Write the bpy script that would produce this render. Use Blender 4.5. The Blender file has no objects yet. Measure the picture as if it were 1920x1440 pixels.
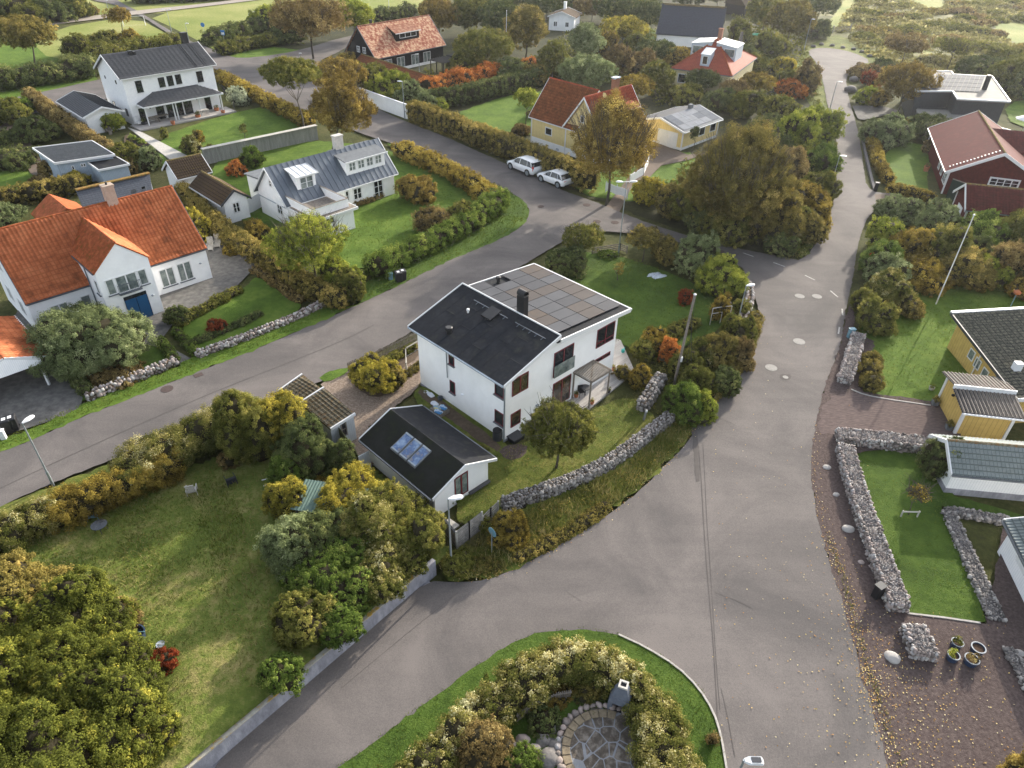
import bpy, math, random
import numpy as np
from mathutils import Vector
R=math.radians; rnd=random.Random(5); S=bpy.context.scene; COL=S.collection
# ---------------- camera, world, sun, exposure
F,TH,RO,H=1331.,R(36),R(-1.2),30.
cam=bpy.data.cameras.new('camera'); co=bpy.data.objects.new('camera',cam); COL.objects.link(co); S.camera=co
cam.sensor_width=36; cam.lens=F/1920*36; cam.clip_end=2000; cam.clip_start=.5
co.rotation_mode='QUATERNION'; co.location=(0,0,H)
co.rotation_quaternion=(Vector((1,0,0)).rotation_difference(Vector((1,0,0))))
from mathutils import Matrix
co.rotation_quaternion=(Matrix.Rotation(R(54),4,'X')@Matrix.Rotation(R(1.2),4,'Z')).to_quaternion()
AZ,EL=54.,20.5
w=bpy.data.worlds.new('World'); S.world=w; w.use_nodes=True; nt=w.node_tree; bg=nt.nodes['Background']
sk=nt.nodes.new('ShaderNodeTexSky'); sk.sky_type='NISHITA'; sk.sun_disc=False; sk.sun_elevation=R(EL); sk.sun_rotation=R(90-AZ)
sk.air_density=1.0; sk.dust_density=2.5; sk.ozone_density=1.0; sk.altitude=0
hs=nt.nodes.new('ShaderNodeHueSaturation'); hs.inputs['Saturation'].default_value=.45; nt.links.new(sk.outputs[0],hs.inputs['Color']); nt.links.new(hs.outputs[0],bg.inputs[0]); bg.inputs[1].default_value=.15
sl=bpy.data.lights.new('sun','SUN'); sl.energy=2.75; sl.angle=R(.6); sl.color=(1,.91,.77)
so=bpy.data.objects.new('sun',sl); COL.objects.link(so)
sd=Vector((math.cos(R(AZ))*math.cos(R(EL)),math.sin(R(AZ))*math.cos(R(EL)),math.sin(R(EL))))
so.rotation_mode='QUATERNION'; so.rotation_quaternion=sd.to_track_quat('Z','Y'); so.location=(60,80,60)
S.view_settings.view_transform='Standard'; S.view_settings.look='None'; S.view_settings.gamma=1; S.view_settings.exposure=1.56
S.cycles.max_bounces=6; S.cycles.transparent_max_bounces=4; S.cycles.use_denoising=True
# ---------------- pixel <-> place
CT,ST=math.cos(TH),math.sin(TH); CR,SR=math.cos(RO),math.sin(RO)
def ray(px,py):
    u,v=px-960,py-720; u,v=u*CR-v*SR,u*SR+v*CR
    return u,F*CT-v*ST,-F*ST-v*CT
def at(px,py,z=0.):
    a,b,c=ray(px,py); t=(z-H)/c; return a*t,b*t
def proj(x,y,z):
    f=y*CT-(z-H)*ST; q=y*ST+(z-H)*CT; u,v=F*x/f,-F*q/f
    return 960+u*CR+v*SR,720-u*SR+v*CR
def hit(px,py,z):  # on terrain
    x,y=at(px,py,z)
    return x,y
WA=at(400,1440); WB=at(819,1078)
_wd=np.array([WB[0]-WA[0],WB[1]-WA[1]]); _wl=np.linalg.norm(_wd); _wd/=_wl
def hgt(x,y):   # raised garden behind the retaining wall
    dx,dy=x-WA[0],y-WA[1]; s=dx*_wd[0]+dy*_wd[1]; d=-dx*_wd[1]+dy*_wd[0]
    e=np.clip((_wl+2.2-s)/5,0,1)
    return np.where(d<0.05,0,1.12*e*np.clip(1-np.maximum(d-3,0)/11,0,1))
def ath(px,py):
    z=0.
    for _ in range(8): x,y=at(px,py,z); z=float(hgt(x,y))
    return x,y,z
def dist(x,y,z=0): return math.sqrt(x*x+y*y+(H-z)**2)
# ---------------- materials
MATS={}
def nmat(name):
    m=bpy.data.materials.new(name); m.use_nodes=True; n=m.node_tree; return m,n,n.nodes['Principled BSDF'],n.nodes,n.links
def ramp(ns,stops,interp='LINEAR'):
    r=ns.new('ShaderNodeValToRGB'); cr=r.color_ramp; cr.interpolation=interp
    while len(cr.elements)<len(stops): cr.elements.new(.5)
    for e,(p,c) in zip(cr.elements,stops): e.position=p; e.color=(*c,1)
    return r
def M(name,c1,c2=None,scale=3.,rough=.8,bump=0.,bscale=None,metal=0.,detail=6,pat=None,spec=.3,c3=None,coord='Object',dist=.05,stretch=None,patamt=.5,lo=.35,hi=.65):
    if name in MATS: return MATS[name]
    m,n,p,ns,lk=nmat(name)
    p.inputs['Roughness'].default_value=rough; p.inputs['Metallic'].default_value=metal
    p.inputs['Specular IOR Level'].default_value=spec if rough<.7 else min(spec,.05)
    tc=ns.new('ShaderNodeTexCoord'); src=tc.outputs[coord]
    if stretch:
        mp=ns.new('ShaderNodeMapping'); mp.inputs['Scale'].default_value=stretch; lk.new(src,mp.inputs[0]); nsrc=mp.outputs[0]
    else: nsrc=src
    if c2 is None: c2=tuple(x*.8 for x in c1)
    nz=ns.new('ShaderNodeTexNoise'); nz.inputs['Scale'].default_value=scale; nz.inputs['Detail'].default_value=detail; nz.inputs['Roughness'].default_value=.65
    lk.new(nsrc,nz.inputs[0])
    st=[(lo,c2),(hi,c1)] if c3 is None else [(lo-.07,c3),(.48,c2),(hi,c1)]
    r=ramp(ns,st); lk.new(nz.outputs[0],r.inputs[0]); col=r.outputs[0]; hb=None
    def seps(o):
        s=ns.new('ShaderNodeSeparateXYZ'); lk.new(o,s.inputs[0]); return s
    def mth(op,a,b=None):
        k=ns.new('ShaderNodeMath'); k.operation=op
        for i,q in enumerate((a,b)):
            if q is None: continue
            if isinstance(q,(int,float)): k.inputs[i].default_value=q
            else: lk.new(q,k.inputs[i])
        return k.outputs[0]
    if pat:
        kind,per=pat[0],pat[1]; s=seps(src)
        if kind=='boards':   # vertical boards on axis aligned walls
            f=mth('FRACT',mth('DIVIDE',mth('ADD',mth('ADD',s.outputs[0],s.outputs[1]),50),per))
            msk=mth('GREATER_THAN',mth('ABSOLUTE',mth('SUBTRACT',f,.5)),.5-.5*pat[2]); 
        elif kind=='rowsz':
            f=mth('FRACT',mth('DIVIDE',mth('ADD',s.outputs[2],5),per)); msk=mth('LESS_THAN',f,pat[2])
        elif kind=='tilesuv':   # uses UV in metres
            s=seps(tc.outputs['UV']); f=mth('FRACT',mth('DIVIDE',mth('ADD',s.outputs[1],50),per)); f2=mth('FRACT',mth('DIVIDE',mth('ADD',s.outputs[0],50),pat[3]))
            msk=mth('MAXIMUM',mth('LESS_THAN',f,pat[2]),mth('LESS_THAN',f2,pat[4]))
        elif kind=='cols':
            s=seps(tc.outputs['UV']); f=mth('FRACT',mth('DIVIDE',mth('ADD',s.outputs[0],50),per)); msk=mth('LESS_THAN',f,pat[2])
        elif kind=='brick':
            b=ns.new('ShaderNodeTexBrick'); lk.new(src if len(pat)<4 else tc.outputs['UV'],b.inputs[0]); b.inputs['Scale'].default_value=1/per
            b.inputs['Color1'].default_value=(0,0,0,1); b.inputs['Color2'].default_value=(.35,.35,.35,1); b.inputs['Mortar'].default_value=(1,1,1,1); b.inputs['Mortar Size'].default_value=pat[2]
            msk=b.outputs[0]
        elif kind=='voro':
            v=ns.new('ShaderNodeTexVoronoi'); v.feature='DISTANCE_TO_EDGE'; v.inputs['Scale'].default_value=1/per; lk.new(src,v.inputs[0]); msk=mth('LESS_THAN',v.outputs[0],pat[2])
        mx=ns.new('ShaderNodeMix'); mx.data_type='RGBA'; lk.new(mth('MULTIPLY',msk,patamt),mx.inputs[0]); lk.new(col,mx.inputs[6]); mx.inputs[7].default_value=(*pat[-1],1); col=mx.outputs[2]; hb=msk
    lk.new(col,p.inputs['Base Color'])
    if bump:
        b2=ns.new('ShaderNodeTexNoise'); b2.inputs['Scale'].default_value=bscale or scale*4; b2.inputs['Detail'].default_value=8; lk.new(nsrc,b2.inputs[0])
        hh=b2.outputs[0]
        if hb is not None: hh=mth('SUBTRACT',hh,mth('MULTIPLY',hb,.8))
        bp=ns.new('ShaderNodeBump'); bp.inputs['Strength'].default_value=bump; bp.inputs['Distance'].default_value=dist; lk.new(hh,bp.inputs['Height']); lk.new(bp.outputs[0],p.inputs['Normal'])
    MATS[name]=m; return m
K=(0,0,0)
def grass(name,a,b,c,sc=.35,fine=9,bump=.9):
    """two-scale turf"""
    m,n,p,ns,lk=nmat(name); p.inputs['Roughness'].default_value=.95; p.inputs['Specular IOR Level'].default_value=.1
    tc=ns.new('ShaderNodeTexCoord'); n1=ns.new('ShaderNodeTexNoise'); n1.inputs['Scale'].default_value=sc; n1.inputs['Detail'].default_value=6; n1.inputs['Roughness'].default_value=.6
    n2=ns.new('ShaderNodeTexNoise'); n2.inputs['Scale'].default_value=fine; n2.inputs['Detail'].default_value=4; n2.inputs['Roughness'].default_value=.8
    n3=ns.new('ShaderNodeTexNoise'); n3.inputs['Scale'].default_value=2.3; n3.inputs['Detail'].default_value=5
    for k in (n1,n2,n3): lk.new(tc.outputs['Object'],k.inputs[0])
    def mm(op,x,y):
        k=ns.new('ShaderNodeMath'); k.operation=op
        for i,q in enumerate((x,y)):
            if isinstance(q,(int,float)): k.inputs[i].default_value=q
            else: lk.new(q,k.inputs[i])
        return k.outputs[0]
    s=mm('ADD',mm('MULTIPLY',n1.outputs[0],.5),mm('ADD',mm('MULTIPLY',n3.outputs[0],.25),mm('MULTIPLY',n2.outputs[0],.25)))
    r=ramp(ns,[(.38,a),(.5,b),(.62,c)]); lk.new(s,r.inputs[0]); lk.new(r.outputs[0],p.inputs['Base Color'])
    bp=ns.new('ShaderNodeBump'); bp.inputs['Strength'].default_value=bump; bp.inputs['Distance'].default_value=.12; lk.new(n2.outputs[0],bp.inputs['Height']); lk.new(bp.outputs[0],p.inputs['Normal'])
    MATS[name]=m; return m
def leafmat(name,stops,trans=.35,jit=.12):
    m,n,p,ns,lk=nmat(name); out=ns['Material Output']; ns.remove(p)
    at_=ns.new('ShaderNodeAttribute'); at_.attribute_name='tint'
    oi=ns.new('ShaderNodeObjectInfo'); a=ns.new('ShaderNodeMath'); a.operation='MULTIPLY_ADD'; lk.new(oi.outputs['Random'],a.inputs[0]); a.inputs[1].default_value=jit; a.inputs[2].default_value=-jit/2
    b=ns.new('ShaderNodeMath'); b.operation='ADD'; lk.new(at_.outputs['Fac'],b.inputs[0]); lk.new(a.outputs[0],b.inputs[1])
    r=ramp(ns,stops); lk.new(b.outputs[0],r.inputs[0])
    d=ns.new('ShaderNodeBsdfDiffuse'); t=ns.new('ShaderNodeBsdfTranslucent'); lk.new(r.outputs[0],d.inputs[0]); lk.new(r.outputs[0],t.inputs[0])
    m1=ns.new('ShaderNodeMixShader'); m1.inputs[0].default_value=trans; lk.new(d.outputs[0],m1.inputs[1]); lk.new(t.outputs[0],m1.inputs[2]); lk.new(m1.outputs[0],out.inputs[0])
    MATS[name]=m; return m
# ---------------- objects
def tag(o,label=None,cat=None,group=None,kind=None):
    if label: o['label']=label
    if cat: o['category']=cat
    if group: o['group']=group
    if kind: o['kind']=kind
    return o
def empty(name,loc,rz=0,label=None,cat=None,group=None):
    o=bpy.data.objects.new(name,None); o.empty_display_size=.3; COL.objects.link(o); o.location=loc; o.rotation_euler=(0,0,rz); return tag(o,label,cat,group)
class MB:
    def __init__(s): s.v=[];s.f=[];s.m=[];s.uv={}
    def add(s,vs,fs,mi=0):
        o=len(s.v); s.v+=[tuple(map(float,q)) for q in vs]; s.f+=[tuple(o+i for i in f) for f in fs]; s.m+=[mi]*len(fs); return s
    def box(s,x0,y0,z0,x1,y1,z1,mi=0):
        return s.add([(x0,y0,z0),(x1,y0,z0),(x1,y1,z0),(x0,y1,z0),(x0,y0,z1),(x1,y0,z1),(x1,y1,z1),(x0,y1,z1)],
            [(0,3,2,1),(4,5,6,7),(0,1,5,4),(1,2,6,5),(2,3,7,6),(3,0,4,7)],mi)
    def hexa(s,bot,top,mi=0):
        n=len(bot); return s.add(list(bot)+list(top),[tuple(range(n-1,-1,-1)),tuple(range(n,2*n))]+[(i,(i+1)%n,n+(i+1)%n,n+i) for i in range(n)],mi)
    def slab(s,q,t,mi=0):   # q: top polygon ccw seen from above, t thickness down
        return s.hexa([(x,y,z-t) for x,y,z in q],q,mi)
    def beam(s,p,q,w,h,mi=0,up=(0,0,1)):
        p,q=Vector(p),Vector(q); d=(q-p).normalized(); a=d.cross(Vector(up)); a=a.normalized() if a.length>1e-4 else Vector((1,0,0)); b=a.cross(d).normalized()
        a*=w/2; b*=h/2
        return s.hexa([p-a-b,p+a-b,p+a+b,p-a+b],[q-a-b,q+a-b,q+a+b,q-a+b],mi)
    def tube(s,p,q,r0,r1=None,n=8,mi=0):
        r1=r0 if r1 is None else r1; p,q=Vector(p),Vector(q); d=(q-p).normalized(); a=d.orthogonal().normalized(); b=d.cross(a)
        c=[(math.cos(2*math.pi*i/n),math.sin(2*math.pi*i/n)) for i in range(n)]
        return s.hexa([p+(a*x+b*y)*r0 for x,y in c],[q+(a*x+b*y)*r1 for x,y in c],mi)
    def lathe(s,prof,c=(0,0,0),n=14,mi=0,sx=1,sy=1,caps=True):
        vs=[(c[0]+r*math.cos(2*math.pi*i/n)*sx,c[1]+r*math.sin(2*math.pi*i/n)*sy,c[2]+z) for r,z in prof for i in range(n)]
        fs=[(k*n+i,k*n+(i+1)%n,(k+1)*n+(i+1)%n,(k+1)*n+i) for k in range(len(prof)-1) for i in range(n)]
        if caps: fs+=[tuple(range(n-1,-1,-1)),tuple((len(prof)-1)*n+i for i in range(n))]
        return s.add(vs,fs,mi)
    def build(s,name,mats,parent=None,smooth=False,bevel=0,loc=None):
        me=bpy.data.meshes.new(name); me.from_pydata(s.v,[],s.f)
        if not isinstance(mats,(list,tuple)): mats=[mats]
        for m in mats: me.materials.append(m)
        me.polygons.foreach_set('material_index',s.m)
        if smooth: me.polygons.foreach_set('use_smooth',[True]*len(s.f))
        me.update(); o=bpy.data.objects.new(name,me); COL.objects.link(o)
        if parent is not None: o.parent=parent
        if loc: o.location=loc
        if bevel:
            b=o.modifiers.new('bevel','BEVEL'); b.width=bevel; b.segments=1; b.limit_method='ANGLE'
        return o
def npmesh(name,V,Fq,mats,parent=None,tint=None,mi=None,smooth=False,loc=(0,0,0)):
    """V (n,3), Fq (m,k) uniform faces"""
    me=bpy.data.meshes.new(name); m,k=Fq.shape
    me.vertices.add(len(V)); me.vertices.foreach_set('co',V.astype(np.float32).ravel())
    me.loops.add(m*k); me.loops.foreach_set('vertex_index',Fq.astype(np.int32).ravel())
    me.polygons.add(m); me.polygons.foreach_set('loop_start',np.arange(0,m*k,k,dtype=np.int32)); me.polygons.foreach_set('loop_total',np.full(m,k,dtype=np.int32))
    if not isinstance(mats,(list,tuple)): mats=[mats]
    for q in mats: me.materials.append(q)
    if mi is not None: me.polygons.foreach_set('material_index',mi.astype(np.int32))
    if smooth: me.polygons.foreach_set('use_smooth',np.ones(m,dtype=bool))
    if tint is not None:
        a=me.attributes.new('tint','FLOAT','FACE'); a.data.foreach_set('value',tint.astype(np.float32))
    me.update(calc_edges=True)
    o=bpy.data.objects.new(name,me); COL.objects.link(o); o.location=loc
    if parent is not None: o.parent=parent
    return o
# ---- foliage
def ico(sub=1):
    import bmesh
    b=bmesh.new(); bmesh.ops.create_icosphere(b,subdivisions=sub,radius=1); b.verts.ensure_lookup_table()
    V=np.array([v.co[:] for v in b.verts]); Fq=np.array([[v.index for v in f.verts] for f in b.faces]); b.free(); return V,Fq
ICO1,ICO2,ICO3=ico(1),ico(2),ico(3)
def vnoise(P,seed,sc):
    g=np.random.default_rng(seed); out=np.zeros(len(P))
    for i in range(5):
        k=g.normal(size=3)*sc*(1+i*.6); out+=np.sin(P@k+g.uniform(0,6.28))/(1+i*.5)
    return out/2.2
def leafcards(C,N,s,g,asp=.6):
    n=len(C); A=np.cross(N,g.normal(size=(n,3))); A/=np.linalg.norm(A,axis=1)[:,None]+1e-9; B=np.cross(N,A); B/=np.linalg.norm(B,axis=1)[:,None]+1e-9
    s=s*g.uniform(.6,1.35,n)[:,None]; V=np.stack([C-A*s*.5,C+B*s*asp*.5+A*s*.08,C+A*s*.5,C-B*s*asp*.5+A*s*.08],1).reshape(-1,3)
    return V,np.arange(4*n).reshape(n,4)
def foliage_arrays(blobs,ls,g,cover=1.7,clump=.3,sq=0.,up=.25,tz=0.,rough=.26,base=0.):
    """blobs in local metres -> leaf verts, faces, tints ; core verts, faces"""
    LV=[];LF=[];LT=[];CV=[];CF=[];o=0;co_=0;seed=int(g.integers(1e6))
    for (cx,cy,cz,rx,ry,rz) in blobs:
        rm=(rx*ry*rz)**(1/3); area=4*math.pi*((rx*ry)**1.6/3+(rx*rz)**1.6/3+(ry*rz)**1.6/3)**(1/1.6)
        cr=max(clump*rm*.75,ls*1.2,.14); nc=max(8,int(area/(cr*cr*3.2)*1.25)); m=max(5,int(cover*area*1.5/(nc*ls*ls*.36)))
        D=g.normal(size=(nc,3)); D[:,2]=np.abs(D[:,2])*1.0-(g.random(nc)<.42)*np.abs(D[:,2])*1.6; D/=np.linalg.norm(D,axis=1)[:,None]
        if sq: mxx=np.abs(D).max(1)[:,None]; D=D*(1-sq)+D/mxx*sq
        c0=np.array([cx,cy,cz]); rr=np.array([rx,ry,rz]); W=c0+D*rr
        fac=1+rough*vnoise(W,seed,1.6/max(rm,.4))+g.uniform(-.1,.07,nc)+(g.random(nc)<.14)*g.uniform(.03,.9*rough,nc); Cc=c0+D*rr*fac[:,None]
        Cc[:,2]=np.maximum(Cc[:,2],base+.05)
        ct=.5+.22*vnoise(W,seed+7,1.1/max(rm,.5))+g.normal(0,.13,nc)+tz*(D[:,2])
        E=g.normal(size=(nc,m,3)); E/=np.linalg.norm(E,axis=2)[:,:,None]; E=E*g.uniform(.35,1,(nc,m,1))
        Pn=Cc[:,None,:]+E*cr*g.uniform(.7,1.3,(nc,1,1)); N=E+D[:,None,:]*.55+np.array([0,0,up])+g.normal(0,.35,(nc,m,3))
        Pn=Pn.reshape(-1,3); N=N.reshape(-1,3); N/=np.linalg.norm(N,axis=1)[:,None]
        k=Pn[:,2]>base; Pn=Pn[k];N=N[k]; t=(np.repeat(ct,m)+g.normal(0,.09,nc*m))[k]
        v,f=leafcards(Pn,N,ls,g); LV.append(v);LF.append(f+o);o+=len(v);LT.append(t)
        V,Fq=ICO2; Q=V.copy()
        if sq: Q=Q*(1-sq)+Q/np.abs(Q).max(1)[:,None]*sq
        Q=c0+Q*rr*(.80+rough*.8*vnoise(Q*rr+c0,seed,1.6/max(rm,.4)))[:,None]; Q[:,2]=np.maximum(Q[:,2],base-.1)
        CV.append(Q);CF.append(Fq+co_);co_+=len(Q)
    return np.concatenate(LV),np.concatenate(LF),np.clip(np.concatenate(LT),0,1),np.concatenate(CV),np.concatenate(CF)
def plant_mesh(name,blobs,kind,loc,parent=None,ls=None,seed=1,core=True,**kw):
    """foliage (quads) + core as degenerate-free tris turned quads -> one object with two materials"""
    g=np.random.default_rng(seed); ls=ls or lsize(*loc[:2])
    LV,LF,LT,CV,CF=foliage_arrays(blobs,ls,g,**kw)
    if not core: return npmesh(name,LV,LF,[MATS[kind]],parent,tint=LT,loc=loc)
    me=bpy.data.meshes.new(name); nl=len(LF); ncf=len(CF); V=np.concatenate([LV,CV])
    li=np.concatenate([LF.ravel(),(CF+len(LV)).ravel()])
    me.vertices.add(len(V)); me.vertices.foreach_set('co',V.astype(np.float32).ravel()); me.loops.add(len(li)); me.loops.foreach_set('vertex_index',li.astype(np.int32))
    me.polygons.add(nl+ncf); me.polygons.foreach_set('loop_start',np.concatenate([np.arange(nl)*4,nl*4+np.arange(ncf)*3]).astype(np.int32))
    me.polygons.foreach_set('loop_total',np.concatenate([np.full(nl,4),np.full(ncf,3)]).astype(np.int32))
    me.materials.append(MATS[kind]); me.materials.append(MATS['twigs'])
    me.polygons.foreach_set('material_index',np.concatenate([np.zeros(nl),np.ones(ncf)]).astype(np.int32))
    a=me.attributes.new('tint','FLOAT','FACE'); a.data.foreach_set('value',np.concatenate([LT,np.zeros(ncf)]).astype(np.float32))
    me.update(calc_edges=True); o=bpy.data.objects.new(name,me); COL.objects.link(o); o.location=loc
    if parent is not None: o.parent=parent
    return o
LPX=1.4
def lsize(x,y): return max(.085,dist(x,y)/710*LPX*.9)
def limbs(h,r,seed,depth=3,spread=.6,start=.35,n=4,ln=.42):
    """tapered trunk with forking limbs; returns MB and tips"""
    g=random.Random(seed); mb=MB(); tips=[]
    def grow(p,d,l,rad,k):
        q=p
        for i in range(2):
            d2=(d+Vector((g.gauss(0,.09),g.gauss(0,.09),.03))).normalized(); q2=q+d2*l/2; r2=rad*(.85 if i==0 else .7); mb.tube(q,q2,rad,r2,6 if k<2 else 4); q=q2; rad=r2; d=d2
        if k==0: tips.append(q); return
        for i in range(n if k==depth else 3):
            a=g.uniform(0,6.28); e=Vector((math.cos(a),math.sin(a),0)); grow(q,(d*(1-spread*.5)+e*spread+Vector((0,0,.15))).normalized(),l*g.uniform(.6,.85),rad*.68,k-1)
    grow(Vector((0,0,-.1)),Vector((g.gauss(0,.05),g.gauss(0,.05),1)).normalized(),h*start*1.1,r,depth)
    return mb,tips
# ================= materials list
M('plaster',(.87,.87,.86),(.80,.80,.79),.9,.85,.15,30,dist=.01)
M('plaster_cool',(.85,.86,.87),(.77,.78,.79),1.,.85,.15,30,dist=.01)
M('white_boards',(.85,.85,.85),(.78,.79,.80),2,.6,.2,20,pat=('boards',.16,.12,(.45,.47,.5)),dist=.02)
M('white_paint',(.70,.70,.70),(.63,.64,.65),3,.5)
M('grey_paint',(.32,.37,.42),(.27,.32,.37),3,.6)
M('blue_boards',(.36,.43,.50),(.30,.36,.43),2,.65,.2,20,pat=('boards',.22,.14,(.16,.2,.25)))
M('yellow_boards',(.72,.58,.27),(.62,.49,.22),2,.65,.2,18,pat=('boards',.28,.13,(.36,.28,.12)))
M('ochre_boards',(.60,.42,.13),(.50,.34,.10),2,.65,.2,18,pat=('boards',.30,.10,(.16,.11,.04)))
M('pale_yellow',(.70,.62,.40),(.62,.54,.34),2,.7,.2,18,pat=('boards',.2,.1,(.4,.35,.2)))
M('red_boards',(.115,.022,.02),(.075,.014,.014),3,.7,.2,18,pat=('boards',.14,.14,(.03,.008,.008)))
M('black_boards',(.018,.018,.02),(.010,.010,.012),3,.7,.2,18,pat=('boards',.2,.12,K))
M('dark_cladding',(.035,.042,.05),(.024,.03,.037),3,.55,.15,18,pat=('boards',.3,.06,K))
M('grey_wood',(.30,.30,.29),(.20,.20,.19),4,.85,.4,30,stretch=(1,1,.15),pat=('boards',.13,.15,(.05,.05,.045)))
M('plank_wood',(.33,.31,.29),(.21,.20,.185),3,.85,.4,25,pat=('rowsz',.16,.14,(.05,.05,.05)))
M('deck_wood',(.42,.40,.38),(.30,.28,.265),1.5,.8,.3,30,stretch=(.25,3,1),pat=('cols',.145,.09,(.10,.09,.085)))
M('old_wood',(.26,.23,.20),(.15,.13,.11),5,.85,.4,20)
M('pale_wood',(.50,.48,.44),(.38,.36,.33),5,.75,.2,20)
M('concrete',(.34,.34,.37),(.25,.25,.28),2.5,.85,.3,25,stretch=(1,1,.35),c3=(.17,.17,.19))
M('lichen_concrete',(.42,.40,.34),(.33,.31,.26),3,.9,.3,25,c3=(.44,.28,.06),lo=.46)
M('felt',(.030,.032,.036),(.021,.022,.026),1.6,.75,.35,60,c3=(.040,.042,.038),dist=.01)
M('felt_moss',(.023,.024,.022),(.016,.017,.015),1.2,.85,.35,60,c3=(.025,.03,.016),dist=.01)
M('tile_orange',(.50,.175,.08),(.39,.12,.052),1.3,.75,.2,12,c3=(.16,.06,.03),lo=.36,pat=('tilesuv',.36,.22,.30,.30,(.17,.055,.025)),patamt=.38)
M('tile_orange_old',(.40,.12,.05),(.27,.075,.032),2.5,.8,.2,12,c3=(.16,.08,.02),lo=.40)
M('tile_brown',(.26,.095,.04),(.17,.06,.028),2.2,.8,.2,12,c3=(.10,.05,.02),lo=.4,pat=('tilesuv',.36,.2,.30,.22,(.06,.02,.01)),patamt=.5)
M('tile_red',(.36,.085,.042),(.27,.055,.03),2,.7,.2,12,c3=(.18,.05,.03),lo=.36,pat=('tilesuv',.36,.2,.30,.22,(.11,.02,.012)),patamt=.5)
M('tile_mixed',(.52,.34,.22),(.33,.14,.09),1.9,.8,.3,14,c3=(.22,.06,.04),lo=.44,hi=.58,pat=('tilesuv',.34,.16,.3,.14,(.13,.06,.04)),patamt=.55)
M('tile_darkred',(.115,.030,.028),(.085,.022,.020),2.5,.75,.2,12,c3=(.06,.022,.018),pat=('tilesuv',.33,.12,.3,.1,(.04,.012,.012)))
M('felt_red',(.125,.036,.033),(.10,.029,.027),1.5,.8,.25,40,c3=(.09,.033,.03))
M('tile_black',(.050,.052,.060),(.034,.036,.043),3,.5,.2,14,c3=(.026,.028,.032),pat=('tilesuv',.36,.16,.3,.03,(.012,.012,.014)),spec=.5)
M('tile_moss_dark',(.19,.175,.125),(.10,.095,.075),5,.85,.4,16,c3=(.055,.053,.045),lo=.42,pat=('tilesuv',.34,.2,.45,.16,(.018,.018,.02)),patamt=.75)
M('tile_moss',(.24,.20,.15),(.13,.115,.075),5,.9,.4,16,c3=(.20,.11,.05),lo=.42,pat=('tilesuv',.36,.2,.24,.22,(.035,.032,.025)),patamt=.8)
M('tile_brown_dark',(.11,.08,.055),(.08,.055,.04),4,.85,.3,16,c3=(.12,.09,.03),lo=.4,pat=('tilesuv',.34,.2,.24,.2,(.03,.022,.016)),patamt=.8)
M('tile_greygreen',(.185,.215,.215),(.14,.165,.165),4,.6,.2,16,pat=('tilesuv',.34,.2,.22,.2,(.055,.065,.065)),patamt=.7)
M('tile_striped',(.26,.22,.185),(.19,.16,.135),4,.7,.2,16,pat=('cols',.235,.5,(.022,.024,.030)),patamt=.95)
M('moss_ridge',(.30,.20,.06),(.16,.13,.06),4,.95,.4,15,c3=(.09,.08,.05))
M('shingle_blue',(.052,.058,.075),(.038,.043,.058),5,.75,.3,16,c3=(.026,.03,.04),pat=('tilesuv',.4,.12,.3,.05,(.10,.11,.135)),patamt=.35)
M('metal_grey',(.105,.125,.15),(.085,.10,.125),1.3,.42,.05,5,metal=.3,spec=.5)
M('metal_light',(.17,.18,.19),(.13,.14,.15),2,.75)
M('metal_white',(.62,.63,.65),(.55,.56,.58),2,.5)
M('metal_blue',(.40,.47,.55),(.34,.40,.48),2,.45,metal=.2)
M('grey_board_dark',(.16,.17,.19),(.11,.12,.135),3,.8,.3,18,pat=('rowsz',.15,.15,(.05,.05,.06)))
M('shingle_slate',(.10,.11,.13),(.07,.078,.095),6,.8,.3,18,pat=('tilesuv',.22,.2,.3,.1,(.035,.04,.05)))
M('sedum',(.30,.16,.05),(.18,.12,.04),4,.95,.5,14,c3=(.10,.10,.03))
M('glass',(.020,.026,.032),(.012,.015,.02),.9,.06,spec=.7,c3=(.035,.042,.045))
M('glass_curtain',(.26,.29,.27),(.14,.17,.165),1.4,.10,spec=.6,c3=(.03,.04,.045))
M('glass_warm',(.10,.065,.035),(.035,.028,.022),1.6,.07,spec=.6,c3=(.014,.014,.016))
M('glass_sky',(.22,.30,.42),(.05,.10,.22),1.6,.06,spec=.8,c3=(.3,.24,.16))
M('maroon',(.15,.018,.026),(.12,.014,.02),3,.5)
M('black_metal',(.012,.012,.014),(.018,.018,.02),3,.5,spec=.4)
M('dark_grey',(.045,.047,.052),(.035,.037,.042),3,.6)
M('blue_door',(.014,.085,.20),(.012,.075,.18),3,.4)
M('green_dark',(.028,.045,.035),(.02,.033,.027),3,.7,pat=('boards',.14,.14,(.01,.015,.012)))
M('brick',(.28,.13,.08),(.20,.09,.055),6,.9,.3,12,pat=('rowsz',.085,.2,(.3,.27,.24)))
M('chimney_buff',(.42,.34,.28),(.33,.27,.22),5,.9,.3,12)
M('chimney_pale',(.55,.52,.48),(.42,.40,.37),4,.9,.3,12)
M('panel_a',(.042,.044,.052),(.034,.036,.044),.8,.6,spec=.12)
M('panel_b',(.056,.046,.042),(.045,.038,.037),.8,.6,spec=.12)
M('panel_c',(.054,.057,.066),(.045,.048,.057),.8,.6,spec=.12)
M('panel_gold',(.072,.052,.038),(.050,.042,.040),.9,.6,spec=.12)
M('roof_pale',(.20,.195,.18),(.16,.155,.145),1.2,.75)
M('terracotta',(.42,.16,.08),None,3,.8)
M('twigs',(.040,.034,.020),(.022,.020,.012),6,.95)
M('bark',(.115,.10,.082),(.06,.052,.042),8,.95,.5,14,stretch=(1,1,.3))
M('bark_dark',(.05,.044,.038),(.03,.026,.022),8,.95,.5,14,stretch=(1,1,.3))
M('steel',(.36,.40,.43),(.30,.34,.37),4,.45,metal=.6)
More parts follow.
